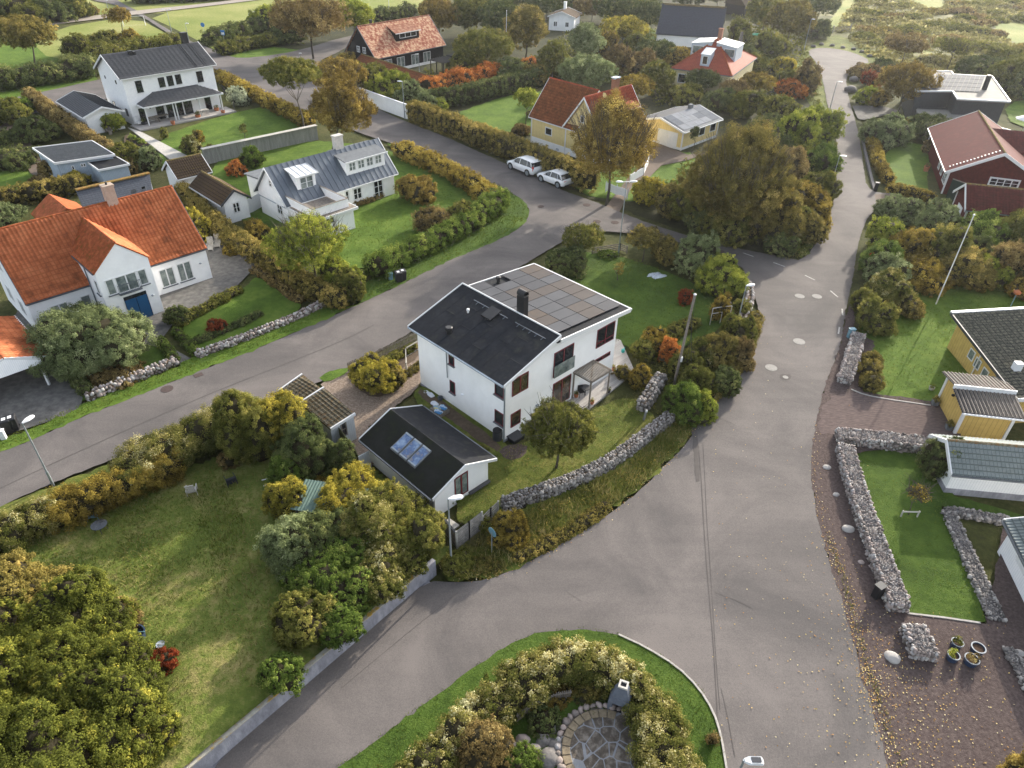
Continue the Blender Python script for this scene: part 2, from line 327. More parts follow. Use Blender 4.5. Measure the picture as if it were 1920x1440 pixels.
M('steel_white',(.72,.73,.74),None,4,.4)
M('soil',(.085,.055,.04),(.05,.034,.026),4,.95,.6,30)
# ================= buildings
def windowp(par,face,s0,z0,s1,z1,cols=2,rows=1,fm='white_paint',gm='glass',L=0,W=0,fw=.07,name='window',label=None,sill=None,off=0.,trim=0,mw=.05):
    """face f/l/r/b of a box footprint; s along the wall"""
    def q(s,n): # n outward
        return {'f':(s,-n-off),'b':(s,W+n+off),'l':(-n-off,s),'r':(L+n+off,s)}[face]
    def bx(mb,sa,za,sb,zb,n0,n1,mi=0):
        a=q(sa,n0);b=q(sb,n1); mb.box(min(a[0],b[0]),min(a[1],b[1]),za,max(a[0],b[0]),max(a[1],b[1]),zb,mi)
    f=MB(); t=trim
    bx(f,s0-t,z0-t,s0+fw,z1+t,-.03,.045);bx(f,s1-fw,z0-t,s1+t,z1+t,-.03,.045)
    bx(f,s0+fw,z0-t,s1-fw,z0+fw,-.03,.043);bx(f,s0+fw,z1-fw,s1-fw,z1+t,-.03,.043)
    cw=(s1-s0)/cols
    for i in range(1,cols): bx(f,s0+cw*i-mw,z0+fw,s0+cw*i+mw,z1-fw,-.03,.041)
    for j in range(1,rows): zz=z0+(z1-z0)*j/rows; bx(f,s0+fw,zz-.02,s1-fw,zz+.02,-.03,.036)
    if sill: bx(f,s0-.06-t,z0-t-.06,s1+.06+t,z0-t,-.02,.14,1)
    o=f.build(name,[MATS[fm]]+([MATS[sill]] if sill else []),par)
    g=MB(); bx(g,s0+fw*.6,z0+fw*.6,s1-fw*.6,z1-fw*.6,-.03,.018); g.build('pane',MATS[gm],o)
    if label: o['label']=label
    return o
class House:
    def __init__(s,name,label,cat,x,y,ang,L,W,group=None):
        s.x,s.y,s.a,s.L,s.W=x,y,R(ang),L,W; s.e=empty(name,(x,y,0),s.a,label,cat,group); s.c,s.s=math.cos(s.a),math.sin(s.a)
    def loc(s,px,py,z):   # pixel at height z -> local u,v
        X,Y=at(px,py,z); dx,dy=X-s.x,Y-s.y; return dx*s.c+dy*s.s,-dx*s.s+dy*s.c
    def on(s,face,px,py,off=0):  # pixel -> (s,z) on wall plane
        a,b,c=ray(px,py); lu=a*s.c+b*s.s; lv=-a*s.s+b*s.c; ou=-s.x*s.c-s.y*s.s; ov=s.x*s.s-s.y*s.c
        if face in 'fb': tv=(-off if face=='f' else s.W+off); t=(tv-ov)/lv; return ou+lu*t,H+c*t
        tu=(-off if face=='l' else s.L+off); t=(tu-ou)/lu; return ov+lv*t,H+c*t
    def winp(s,face,x0,y0,x1,y1,cols=2,rows=1,grow=0,**k):
        off=k.get('off',0); a,z1=s.on(face,x0,y0,off); b,z0=s.on(face,x1,y1,off)
        return windowp(s.e,face,min(a,b)-grow,z0,max(a,b)+grow,z1,cols,rows,L=s.L,W=s.W,**k)
    def win(s,face,s0,z0,s1,z1,cols=2,rows=1,**k): return windowp(s.e,face,s0,z0,s1,z1,cols,rows,L=s.L,W=s.W,**k)
    def walls(s,ze,zr,mat,oe=.4,ridge=.5,ze2=None,plinth=None,ph=.4,name='wall',L0=0,corner=None,z0=-.3):
        L,W=s.L,s.W; yr=W*ridge; ze2=ze if ze2 is None else ze2
        m1=(zr-ze)/(yr+oe); m2=(zr-ze2)/(W-yr+oe); a=ze+m1*oe-.08; b=ze2+m2*oe-.08; r=zr-.08
        mb=MB(); pr=[(0,z0),(W,z0),(W,b),(yr,r),(0,a)]
        mb.hexa([(L0,v,z) for v,z in pr],[(L,v,z) for v,z in pr]); o=mb.build(name,MATS[mat],s.e)
        if plinth: MB().box(L0-.03,-.03,-.3,L+.03,W+.03,ph).build('plinth',MATS[plinth],s.e)
        if corner:
            c=MB()
            for u,v,z in ((L0,0,a),(L,0,a),(L0,W,b),(L,W,b)): c.box(u-.07 if u==L0 else u-.08,v-.07 if v==0 else v-.08,.0,u+.08 if u==L0 else u+.07,v+.08 if v==0 else v+.07,z-.03)
            c.build('corner_board',MATS[corner],s.e)
        return o
    def gable(s,ze,zr,mat,oe=.4,og=.3,ridge=.5,ze2=None,barge='white_paint',relief=None,u0=None,u1=None,cap=None,capm=None,gutter='white_paint',t=.14,name='roof',fas=.18,v1=None,seams=None,sides=(1,2),bw=.07,mats=None):
        L,W=s.L,s.W; yr=W*ridge; ze2=ze if ze2 is None else ze2; u0=-og if u0 is None else u0; u1=L+og if u1 is None else u1
        mb=MB()
        mats=mats or [mat]
        e0=(-oe,ze); e1=(W+oe,ze2)
        tops=[]
        if 1 in sides: q=[(u0,-oe,ze),(u1,-oe,ze),(u1,yr,zr),(u0,yr,zr)]; mb.slab(q,t); tops.append(q)
        if 2 in sides: q=[(u0,W+oe,ze2),(u0,yr,zr),(u1,yr,zr),(u1,W+oe,ze2)]; mb.slab([q[3],q[0],q[1],q[2]],t,len(mats)-1); tops.append([q[3],q[0],q[1],q[2]])
        if seams:
            for q in tops:
                A,B,C_,D=map(Vector,q); n=int((B-A).length/seams)
                for i in range(1,n): f=i/n; mb.beam(A.lerp(B,f)+Vector((0,0,.02)),D.lerp(C_,f)+Vector((0,0,.02)),.035,.06)
        o=mb.build(name,[MATS[m] for m in mats],s.e); setuv(o)
        if relief:
            for q in tops: tiles(q,relief,o,MATS[mat])
        if cap:
            c=MB(); n=max(2,int((u1-u0)/.38))
            for i in range(n):
                a=u0+(u1-u0)*i/n; b=u0+(u1-u0)*(i+1)/n; c.tube((a,yr,zr+.015),(b+.02,yr,zr+.015),.11,.095,8)
            c.build('ridge_cap',MATS[cap],o)
        if barge:
            for u in (u0-bw/2-.004,u1+bw/2+.004):
                b=MB()
                for (va,za),(vb,zb) in ((e0,(yr,zr)),(e1,(yr,zr))):
                    if (va<0 and 1 in sides) or (va>0 and 2 in sides): b.hexa([(u-bw/2,va,za-fas),(u+bw/2,va,za-fas),(u+bw/2,vb,zb-fas),(u-bw/2,vb,zb-fas)],[(u-bw/2,va,za+.05),(u+bw/2,va,za+.05),(u+bw/2,vb,zb+.05),(u-bw/2,vb,zb+.05)])
                b.build('barge_board',MATS[barge],o)
        if gutter:
            if 1 in sides: MB().beam((u0,-oe-.055,ze-.08),(u1,-oe-.055,ze-.08),.09,.10).build('gutter',MATS[gutter],o)
            if 2 in sides: MB().beam((u0,W+oe+.055,ze2-.08),(u1,W+oe+.055,ze2-.08),.09,.10).build('gutter',MATS[gutter],o)
        return o
def setuv(o):
    me=o.data; uv=me.uv_layers.new(name='m')
    for p in me.polygons:
        n=p.normal; ax=Vector((0,0,1)).cross(n)
        ax=ax.normalized() if ax.length>1e-3 else Vector((1,0,0)); ay=n.cross(ax)
        for li in p.loop_indices:
            c=me.vertices[me.loops[li].vertex_index].co; uv.data[li].uv=(c.dot(ax),c.dot(ay))
def tiles(q,rel,parent,mat,poly=None,name='tiles'):
    """relief tile sheet a hair above the slab. rel=(pitch, course, amp)"""
    A,B,C_,D=[np.array(p,float) for p in q]; la=np.linalg.norm(B-A); lb=np.linalg.norm(D-A); ea=(B-A)/la; eb=(D-A)/lb; n=np.cross(ea,eb); n/=np.linalg.norm(n)
    pitch,course,amp=rel; nu=int(la/pitch)*4; nr=int(lb/course)
    us=np.linspace(0,la,nu+1); vs=[]; hs=[]
    for j in range(nr): vs+=[lb*j/nr+.004,lb*(j+1)/nr-.004]; hs+=[.045,.012]
    U,Vv=np.meshgrid(us,np.array(vs)); Hh=np.array(hs)[:,None]+amp*(.5-.5*np.cos(U/ (la/(nu/4))*2*math.pi))**1.5+.006
    P=A+U[...,None]*ea+Vv[...,None]*eb+Hh[...,None]*n; nv,nu1=U.shape
    idx=np.arange(nv*nu1).reshape(nv,nu1); Fq=np.stack([idx[:-1,:-1],idx[:-1,1:],idx[1:,1:],idx[1:,:-1]],-1).reshape(-1,4)
    if poly is not None:
        cu=(U[:-1,:-1]+U[1:,1:]).ravel()/2; cv=(Vv[:-1,:-1]+Vv[1:,1:]).ravel()/2; Fq=Fq[inpoly(cu,cv,poly)]
    o=npmesh(name,P.reshape(-1,3),Fq,[mat],parent); uv=o.data.uv_layers.new(name='m'); uv.data.foreach_set('uv',np.stack([U.ravel(),Vv.ravel()],1)[Fq.ravel()].astype(np.float32).ravel()); return o
def inpoly(x,y,poly):
    r=np.zeros(len(x),bool); n=len(poly)
    for i in range(n):
        x0,y0=poly[i]; x1,y1=poly[(i+1)%n]; c=((y0>y)!=(y1>y))&(x<(x1-x0)*(y-y0)/((y1-y0) or 1e-9)+x0); r^=c
    return r
def chimney(par,u,v,z0,z1,w,d,mat,capm=None,pots=0):
    c=MB().box(u-w/2,v-d/2,z0,u+w/2,v+d/2,z1).box(u-w/2-.05,v-d/2-.05,z1-.14,u+w/2+.05,v+d/2+.05,z1+.02).build('chimney',MATS[mat],par)
    if capm: MB().box(u-w/2-.08,v-d/2-.08,z1+.14,u+w/2+.08,v+d/2+.08,z1+.22).box(u-w/2+.02,v-d/2+.02,z1+.02,u-w/2+.08,v+d/2-.02,z1+.14).box(u+w/2-.08,v-d/2+.02,z1+.02,u+w/2-.02,v+d/2-.02,z1+.14).build('chimney_cap',MATS[capm],c)
    for i in range(pots): MB().lathe([(.09,0),(.08,.2)],(u+(i-.5*(pots-1))*.3,v,z1+.02),10).build('chimney_pot',MATS['black_metal'],c)
    return c
# ---- central white house
h=House('white_house','white rendered two storey house with black felt gable and solar panels on its lean-to roof','house',-.44,34.94,45,10.9,8.6)
L,W,e=h.L,h.W,h.e
mb=MB(); pr=[(0,-.3),(4.35,-.3),(4.35,6.10),(0,4.84)]
mb.hexa([(u,0,z) for u,z in pr],[(u,W,z) for u,z in pr]); pr=[(4.35,-.3),(L,-.3),(L,5.37),(4.35,5.83)]
mb.hexa([(u,0,z) for u,z in pr],[(u,W,z) for u,z in pr]); mb.build('wall',MATS['plaster'],e)
rf=MB().slab([(-.38,-.32,4.82),(4.5,-.32,6.28),(4.5,9.0,6.28),(-.38,9.0,4.82)],.14).build('felt_roof',MATS['felt'],e)
sm=MB()
for v in (1.,2.,3.,4.,5.,6.,7.,8.): sm.beam((-.36,v,4.83),(4.3,v+.0,6.225),.05,.012)
for v,u in ((.5,1.4),(1.5,3),(2.5,2.2),(3.5,.9),(4.5,2.7),(5.5,1.7),(6.5,3.2),(7.5,2.1)): sm.beam((u,v-.5,4.94+.299*u),(u,v+.5,4.94+.299*u),.05,.012)
sm.build('felt_seam',MATS['felt'],rf)
for v in (-.36,9.04): MB().hexa([(-.42,v-.035,4.66),(4.54,v-.035,6.13),(4.54,v+.035,6.13),(-.42,v+.035,4.66)],[(-.42,v-.035,4.88),(4.54,v-.035,6.36),(4.54,v+.035,6.36),(-.42,v+.035,4.88)]).build('barge_board',MATS['white_paint'],rf)
MB().box(4.5,-.31,6.0,4.56,9.0,6.37).build('ridge_board',MATS['white_paint'],rf)
MB().beam((-.43,-.3,4.74),(-.43,9.,4.74),.1,.1).build('gutter',MATS['grey_paint'],rf)
dp=MB().tube((-.13,-.13,4.6),(-.13,-.13,0.1),.055).tube((-.42,-.2,4.68),(-.13,-.13,4.5),.045).build('downpipe',MATS['steel'],e)
MB().tube((-.1,5.42,4.7),(-.1,5.42,2.3),.04).build('downpipe',MATS['steel'],e)
sn=MB()
for a,bb in ((6.9,3.6),(2.9,.2)):
    sn.beam((3.7,a,6.18),(3.7,bb,6.18),.04,.04); 
    for i in range(5): v=a+(bb-a)*(i+.5)/5; sn.beam((3.7,v,6.04),(3.7,v,6.2),.03,.03,up=(1,0,0)); sn.beam((3.55,v,6.02),(3.85,v,6.1),.05,.02)
sn.build('snow_rail',MATS['metal_grey'],rf)
c=MB().lathe([(.19,0),(.19,.42),(.25,.44),(.25,.62),(.2,.66)],(.75,6.1,4.95),14).build('roof_vent',MATS['black_metal'],rf)
MB().lathe([(.07,0),(.07,.2),(.11,.22),(.1,.34),(.03,.36)],(2.75,6.45,5.7),10).build('roof_vent',MATS['white_paint'],rf)
MB().slab([(2.9,4.4,6.02),(3.9,4.4,6.32),(3.9,5.35,6.32),(2.9,5.35,6.02)],.1).box(3.05,4.55,5.6,3.75,5.2,6.0).build('roof_hatch',MATS['black_metal'],rf)
ch=MB().box(4.62,3.1,5.4,5.12,3.75,7.55).build('chimney',MATS['black_metal'],e,bevel=.04)
MB().lathe([(.26,0),(.26,.06)],(4.87,3.42,7.57),12).box(4.66,3.12,7.56,5.08,3.73,7.62).build('chimney_cap',MATS['black_metal'],ch)
ar=MB(); n=8
for k in range(n): 
    a0=math.pi*k/n;a1=math.pi*(k+1)/n; ar.hexa([(4.87-.25*math.cos(a),3.1,7.6+.3*math.sin(a)) for a in (a0,a1)]+[(4.87-.2*math.cos(a),3.1,7.58+.25*math.sin(a)) for a in (a1,a0)],[(4.87-.25*math.cos(a),3.75,7.6+.3*math.sin(a)) for a in (a0,a1)]+[(4.87-.2*math.cos(a),3.75,7.58+.25*math.sin(a)) for a in (a1,a0)])
ar.build('chimney_hood',MATS['black_metal'],ch)
def zp(u): return 5.98-(u-4.2)*.0735
pvr=MB().slab([(4.3,-.3,zp(4.3)-.05),(11.75,-.3,zp(11.75)-.05),(11.75,9.0,zp(11.75)-.05),(4.3,9.0,zp(4.3)-.05)],.14).build('lean_to_roof',MATS['felt'],e)
for v in (-.34,9.04): MB().hexa([(4.58,v-.04,zp(4.3)-.28),(11.8,v-.04,zp(11.8)-.28),(11.8,v+.04,zp(11.8)-.28),(4.58,v+.04,zp(4.3)-.28)],[(4.58,v-.04,zp(4.3)+.02),(11.8,v-.04,zp(11.8)+.02),(11.8,v+.04,zp(11.8)+.02),(4.58,v+.04,zp(4.3)+.02)]).build('fascia',MATS['white_paint'],pvr)
MB().beam((11.83,-.4,5.35),(11.83,9.05,5.35),.1,.12).build('gutter',MATS['white_paint'],pvr)
prnd=random.Random(3); pm=['panel_a','panel_c','panel_b','panel_c','panel_a','panel_gold','panel_b','panel_c']
for i in range(4):
    for j in range(8):
        if i in (1,) and j==7: continue
        u0=4.62+i*1.75; v0=.35+j*1.06; u1=u0+1.7; v1=v0+1.02
        p=MB().slab([(u0,v0,zp(u0)+.10),(u1,v0,zp(u1)+.10),(u1,v1,zp(u1)+.10),(u0,v1,zp(u0)+.10)],.04).build('solar_panel',MATS[pm[prnd.randrange(8)]],pvr)
        p.data.materials.append(MATS['black_metal'])
c=MB().lathe([(.13,0),(.13,.35),(.18,.37),(.18,.5),(.1,.53)],(7.2,8.2,5.7),12).build('roof_vent',MATS['black_metal'],pvr)
MB().box(4.4,.2,5.9,4.44,9,5.93).build('cable_rail',MATS['black_metal'],pvr)
for a in ((.63,3.3,2.05,4.6,2,1,'glass_warm'),(4.4,2.92,6.3,4.85,2,1,'glass'),(4.47,.33,6.26,2.38,2,1,'glass_warm'),(8.7,3.3,10.6,4.8,2,1,'glass'),(8.74,2.02,10.42,2.34,2,1,'glass'),(.57,.82,1.44,1.93,1,1,'glass_warm')):
    h.win('f',a[0],a[1],a[2],a[3],a[4],a[5],gm=a[6],fm='maroon',fw=.06,mw=.045)
sw=MB().box(8.75,-.04,3.62,10.55,.02,3.70).build('window_rail',MATS['maroon'],e)
for a in ((.05,3.42,.86,4.3),(.05,1.2,.86,2.2),(4.74,3.5,5.27,4.32),(4.75,1.2,5.28,2.16)): h.win('l',*a,1,1,fm='maroon',fw=.05,sill='metal_light',gm='glass')
bc=MB().box(4.35,-.16,2.95,6.35,-.14,3.9).build('glass_balustrade',MATS['glass_curtain'],e)
MB().box(2.86,-.14,1.36,3.05,0,1.50).build('wall_lamp',MATS['steel'],e); MB().lathe([(.11,0),(.13,.05),(.05,.08)],(-.02,4.0,1.6),10).build('wall_vent',MATS['plaster_cool'],e)
MB().box(-.04,-.04,-.3,L+.04,-.001,.12).box(-.04,0,-.3,-.001,W,.12).build('plinth',MATS['concrete'],e)
# ---- garage with skylights
g_=House('garage','white rendered garage with black felt gable roof and three skylights, beside the white house','garage',-8.64,32.66,-45,6.31,4.04)
g_.walls(1.96,2.97,'plaster',oe=.4); g_.gable(1.96,2.97,'felt_moss',og=.3,oe=.4,gutter='metal_light',barge='white_paint',mats=['felt_moss','felt'],fas=.14)
def roofq(h,ze,zr,oe,u0,u1,t0,t1,lift):  # quad on front slope, t in 0..1 from eave to ridge
    yr=h.W/2; q=[]
    for u,t in ((u0,t0),(u1,t0),(u1,t1),(u0,t1)): q.append((u,-oe+(yr+oe)*t,ze+(zr-ze)*t+lift))
    return q
for k in range(3):
    u0=1.95+k*.80
    f=MB().slab(roofq(g_,1.96,2.97,.4,u0,u0+.74,.27,.79,.09),.12).build('skylight',MATS['metal_light'],g_.e)
    gl=MB().slab(roofq(g_,1.96,2.97,.4,u0+.07,u0+.67,.31,.75,.10),.02).build('pane',MATS['glass_sky'],f)
    MB().slab(roofq(g_,1.96,2.97,.4,u0+.04,u0+.70,.74,.775,.125),.03).slab(roofq(g_,1.96,2.97,.4,u0+.04,u0+.70,.285,.315,.125),.03).build('frame_rail',MATS['steel'],f)
g_.winp('r',660+1225/6.4,740+1010/6.4,660+1392/6.4,740+1150/6.4,2,1,fm='maroon',gm='glass_curtain',fw=.06)
# ---- mossy tiled shed by the drive
s_=House('tool_shed','small grey board shed with mossy tiled roof at the end of the gravel drive','shed',0,0,-45,1,1)
X,Y=at(655,827,0); s_.e.location=(X,Y,0)   # right front corner
zz=2.15
def shedpoly(par,pxs,zs,mat,t=.1,name='roof'):
    q=[]
    for (a,b_),z in zip(pxs,zs):
        x,y=at(a,b_,z); q.append((x,y,z))
    o=MB().slab(q,t).build(name,MATS[mat],None); return o,q
ex,ey=s_.e.location[:2]; s_.e.rotation_euler=(0,0,0)
def lq(par,pxs,zs):
    return [(at(a,b_,z)[0]-par.location[0],at(a,b_,z)[1]-par.location[1],z) for (a,b_),z in zip(pxs,zs)]
q=lq(s_.e,[(620,805),(666,776),(607.5,727),(562,756)],[1.95,2.2,2.2,1.95]); 
r=MB().slab(q,.1).build('roof',MATS['tile_moss'],s_.e); setuv(r); tiles(q,(.24,.34,.05),r,MATS['tile_moss'])
q2=lq(s_.e,[(570,764),(612,735),(567,702),(522,734)],[1.85,2.1,2.1,1.85]); r2=MB().slab(q2,.1).build('roof',MATS['tile_moss'],s_.e); setuv(r2); tiles(q2,(.24,.34,.05),r2,MATS['tile_moss'])
for qq,par in ((q,r),(q2,r2)):
    for i,j in ((0,1),(2,3)): MB().beam(Vector(qq[i]),Vector(qq[j]),.09,.2).build('barge_board',MATS['white_paint'],par)
wm=MB()
for qq,dz in ((q,.1),(q2,.1)):
    cx=sum(p[0] for p in qq)/4; cy=sum(p[1] for p in qq)/4; qi=[(cx+(p[0]-cx)*.93,cy+(p[1]-cy)*.95,p[2]-dz+.02) for p in qq]; wm.hexa([(p[0],p[1],-.2) for p in qi],qi)
wm.build('wall',MATS['grey_wood_w'] if 'grey_wood_w' in MATS else M('grey_wood_w',(.52,.55,.57),(.44,.47,.5),3,.7,.2,20,pat=('boards',.2,.14,(.3,.32,.34))),s_.e)
def wallwin(par,pa,pb,n2,x0,y0,x1,y1,z,fm,gm,rows=2,cols=1,sz=None):
    """window on the vertical plane through ground-ish points pa,pb (world xy); pixel corners"""
    a=math.atan2(pb[1]-pa[1],pb[0]-pa[0]); hh=House.__new__(House); hh.x,hh.y,hh.a,hh.L,hh.W=pa[0],pa[1],a,1,1; hh.c,hh.s=math.cos(a),math.sin(a)
    s0,z1=hh.on('f',x0,y0); s1,z0=hh.on('f',x1,y1)
    if sz: c_s,c_z=hh.on('f',(x0+x1)/2,(y0+y1)/2); s0,s1,z0,z1=c_s-sz[0]/2,c_s+sz[0]/2,c_z-sz[1]/2,c_z+sz[1]/2
    tmp=empty('window',(pa[0]-par.location[0],pa[1]-par.location[1],0),a); tmp.parent=par
    o=windowp(tmp,'f',min(s0,s1),z0,max(s0,s1),z1,cols,rows,fm=fm,gm=gm)
    o.parent=par; o.location=tmp.location; o.rotation_euler=tmp.rotation_euler; bpy.data.objects.remove(tmp); return o
cx=sum(p[0] for p in q)/4; cy=sum(p[1] for p in q)/4
pa=(ex+cx+(q[0][0]-cx)*.93,ey+cy+(q[0][1]-cy)*.95); pb=(ex+cx+(q[1][0]-cx)*.93,ey+cy+(q[1][1]-cy)*.95)
wallwin(s_.e,pa,pb,0,637.5,794,652,814,0,'old_wood','glass',2,1)
# ---- orange roofed house
o_=House('white_villa','white rendered villa with orange pantile roof and a gabled entrance wing','house',-36.56,46.20,46,14.03,8.15)
o_.walls(3.0,7.33,'plaster_cool',oe=.2); rr=o_.gable(3.0,7.33,'tile_orange',oe=.2,og=.1,relief=(.30,.36,.07),cap='tile_orange_old',barge='metal_grey',gutter='metal_grey',bw=.04,fas=.1)
chimney(o_.e,9.1,4.1,6.6,8.7,.8,.7,'chimney_buff',pots=1)
# entrance wing, gable to the street: built in the villa's frame
ww=o_.loc(308.8,585,0); wl=o_.loc(281,467.5,5.2); wr=ww[0]; 
u0w,u1w,vw=wr-3.95,wr,ww[1]
hz,hr=4.95,6.75
mb=MB(); pr=[(u0w,-.3),(u1w,-.3),(u1w,hz+.0),((u0w+u1w)/2,hr-.06),(u0w,hz+.0)]
mb.hexa([(u,vw,z) for u,z in pr],[(u,3.6,z) for u,z in pr]); wing=mb.build('entrance_wing',MATS['plaster_cool'],o_.e)
um=(u0w+u1w)/2; rw=MB(); qa=[(u1w+.12,vw-.04,hz-.05),(u1w+.12,3.9,hz-.05),(um,3.9,hr+.04),(um,vw-.04,hr+.04)]; qb=[(u0w-.12,3.9,hz-.05),(u0w-.12,vw-.04,hz-.05),(um,vw-.04,hr+.04),(um,3.9,hr+.04)]
rw.slab(qa,.1).slab(qb,.1); ro=rw.build('wing_roof',MATS['tile_orange'],wing); setuv(ro); tiles(qa,(.28,.36,.06),ro,MATS['tile_orange']); tiles(qb,(.28,.36,.06),ro,MATS['tile_brown_o'] if 'tile_brown_o' in MATS else MATS['tile_orange_old'])
cp=MB()
for i in range(16): a=vw-.04+i*(4.2-vw)/16; cp.tube((um,a,hr+.06),(um,a+(4.2-vw)/16+.02,hr+.06),.1,.09,8)
cp.build('ridge_cap',MATS['tile_orange_old'],ro)
MB().beam((u0w-.17,vw,hz-.1),(u0w-.17,3,hz-.1),.09,.09).build('gutter',MATS['metal_grey'],ro); MB().tube((u0w-.1,vw+2.2,hz-.15),(u0w-.1,vw+2.2,.2),.05).build('downpipe',MATS['metal_grey'],wing)
for a in ((.42,2.85,1.05,4.15,1),(1.15,2.75,2.75,4.15,2),(2.85,2.85,3.5,4.15,1)):
    w_=windowp(wing,'f',u0w+a[0],a[1],u0w+a[2],a[3],a[4],1,gm='glass_curtain',off=-vw,sill='metal_grey',L=1,W=1)
rl=MB().box(u0w+1.1,vw-.32,2.68,u0w+2.8,vw-.02,2.74).box(u0w+1.1,vw-.32,3.5,u0w+2.8,vw-.29,3.54)
for i in range(15): rl.box(u0w+1.1+i*.12,vw-.32,2.7,u0w+1.12+i*.12,vw-.30,3.5)
rl.build('balcony_rail',MATS['metal_grey'],wing)
d=MB().box(u0w+1.3,vw-.05,0,u0w+3.05,vw+.02,2.05).build('double_door',MATS['blue_door'],wing); MB().box(u0w+1.3,vw-.04,2.07,u0w+3.05,vw+.02,2.35).build('transom',MATS['glass'],d)
dl=MB()
for u in (1.3,2.17,3.02): dl.box(u0w+u,vw-.065,0,u0w+u+.03,vw-.05,2.05)
dl.build('door_seam',MATS['glass'],d)
MB().lathe([(.1,0),(.13,.06),(.02,.12)],(u0w+3.45,vw-.1,1.75),10).build('wall_lamp',MATS['steel'],wing); MB().lathe([(.1,0),(.13,.06),(.02,.12)],(u0w+.7,vw-.1,1.75),10).build('wall_lamp',MATS['steel'],wing)
for a in ((389,1015,530,1110),(615,940,690,1040),(1203,745,1312,850),(1335,700,1440,808)):
    o_.winp('f',a[0]/4,320+a[1]/4,a[2]/4,320+a[3]/4,1 if a[0]==615 else 2,1,sill='metal_grey',gm='glass_curtain',grow=.2)
MB().lathe([(.1,0),(.13,.06),(.02,.12)],(o_.on('f',376,497)[0],-.1,1.75),10).build('wall_lamp',MATS['steel'],o_.e)
for v,z in ((2.2,1.0),(5.2,1.0),(4.2,4.0)): o_.win('l',v,z,v+.9,z+1.2,2,1,gm='glass_curtain')
for p in ((u0w-.6,0),): pass
windowp(wing,'l',vw+.35,2.9,vw+1.0,4.1,1,1,gm='glass_curtain',off=-u0w,sill='metal_grey',L=1,W=1); windowp(wing,'l',vw+.3,.8,vw+1.1,2.0,2,1,gm='glass_curtain',off=-u0w,sill='metal_grey',L=1,W=1)
# back wing roof peeking over the ridge
bw=MB(); q=[(5.2,6.0,6.3),(7.0,6.0,6.9),(7.0,10.5,6.9),(5.2,10.5,6.3)]; bw.slab([(4.2,5.2,6.0),(6.0,5.2,7.25),(6.0,9.5,7.25),(4.2,9.5,6.0)],.1).slab([(6.0,5.2,7.25),(7.8,5.2,6.0),(7.8,9.5,6.0),(6.0,9.5,7.25)],.1).hexa([(4.3,5.3,3),(7.7,5.3,3),(7.7,9.4,3),(4.3,9.4,3)],[(4.3,5.3,5.9),(7.7,5.3,5.9),(7.7,9.4,5.9),(4.3,9.4,5.9)])
bo=bw.build('rear_wing_roof',MATS['tile_orange_old'],o_.e); setuv(bo)
# ---- carport lower left
X,Y=at(110,700,2.1)
c_=empty('carport',(X,Y,0),0,'white carport with orange tiled roof at the left edge, by the paved drive','carport')
pf=[(93.8,668),(27.5,594),(-60,612),(10,688)]
q=lq(c_,[(93.8,667),(27.5,593),(-58,600),(6,672)],[2.15,2.15,3.0,3.0]); 
r=MB().slab(q,.12).build('roof',MATS['tile_orange'],c_); setuv(r); tiles(q,(.3,.36,.055),r,MATS['tile_orange'])
q3=lq(c_,[(6,672),(-58,600),(-170,650),(-110,740)],[3.0,3.0,2.15,2.15]); r3=MB().slab(q3,.12).build('roof',MATS['tile_orange'],c_); setuv(r3); tiles(q3,(.3,.36,.055),r3,MATS['tile_orange'])
b=MB(); b.beam(Vector(q[0])-Vector((0,0,.12)),Vector(q[3])-Vector((0,0,.12)),.08,.3); b.beam(Vector(q3[3])-Vector((0,0,.12)),Vector(q3[0])-Vector((0,0,.12)),.08,.3); b.beam(Vector(q[0]),Vector(q[1]),.1,.14); b.build('barge_board',MATS['white_paint'],r)
A=Vector(q[0]);B=Vector(q3[3]);T=Vector(q[3]); gb=MB(); n=(B-A).cross(Vector((0,0,1))).normalized()*.04
gb.add([A+n-Vector((0,0,.32)),B+n-Vector((0,0,.32)),B+n,T+n-Vector((0,0,.1)),A+n,A-n-Vector((0,0,.32)),B-n-Vector((0,0,.32)),B-n,T-n-Vector((0,0,.1)),A-n],[(0,1,2,3,4),(9,8,7,6,5)]); gb.build('gable_panel',MATS['white_boards'],c_)
for i,(bx,by,z) in enumerate(((93.8,723.8,2.0),)):
    x,y=at(bx,by); MB().box(x-X-.07,y-Y-.07,0,x-X+.07,y-Y+.07,2.0).build('post',MATS['white_paint'],c_)
for fx in (.97,): x,y=q[1][0],q[1][1]; MB().box(x-.07-.2,y-.3,0,x+.07-.2,y-.16,2.05).build('post',MATS['white_paint'],c_)
x,y=at(72,700); MB().box(x-X-.07,y-Y-.07,0,x-X+.07,y-Y+.07,2.05).build('post',MATS['terracotta'],c_)
# ---- two storey white house top left
f_=House('two_storey_house','tall white wooden house with black tiled roof and a covered veranda','house',-53.41,100.78,46.4,12.92,8.2)
zr_f=8.6
f_.walls(6.22,zr_f,'white_boards',oe=.4); f_.gable(6.22,zr_f,'tile_black',og=.4,oe=.4,gutter='white_paint',relief=(.6,.36,.02))
chimney(f_.e,11.6,4.4,7.6,10.0,.8,.7,'black_metal')
lad=MB()
for u in (10.2,10.55,11.6,11.95): lad.beam((u,-.3,6.35),(u,4,8.65),.04,.04)
for k in range(14): t=k/13; lad.beam((10.2,-.3+4.3*t,6.36+2.3*t),(10.55,-.3+4.3*t,6.36+2.3*t),.03,.03)
for u in np.arange(.4,12.8,1.1): lad.beam((u,.15,6.5),(u+.9,.15,6.5),.05,.05)
lad.build('roof_ladder',MATS['black_metal'],f_.e)
MB().box(3,3.2,8.1,3.5,3.7,8.75).box(3.6,3.2,8.1,3.9,3.6,8.6).build('roof_vent',MATS['black_metal'],f_.e)
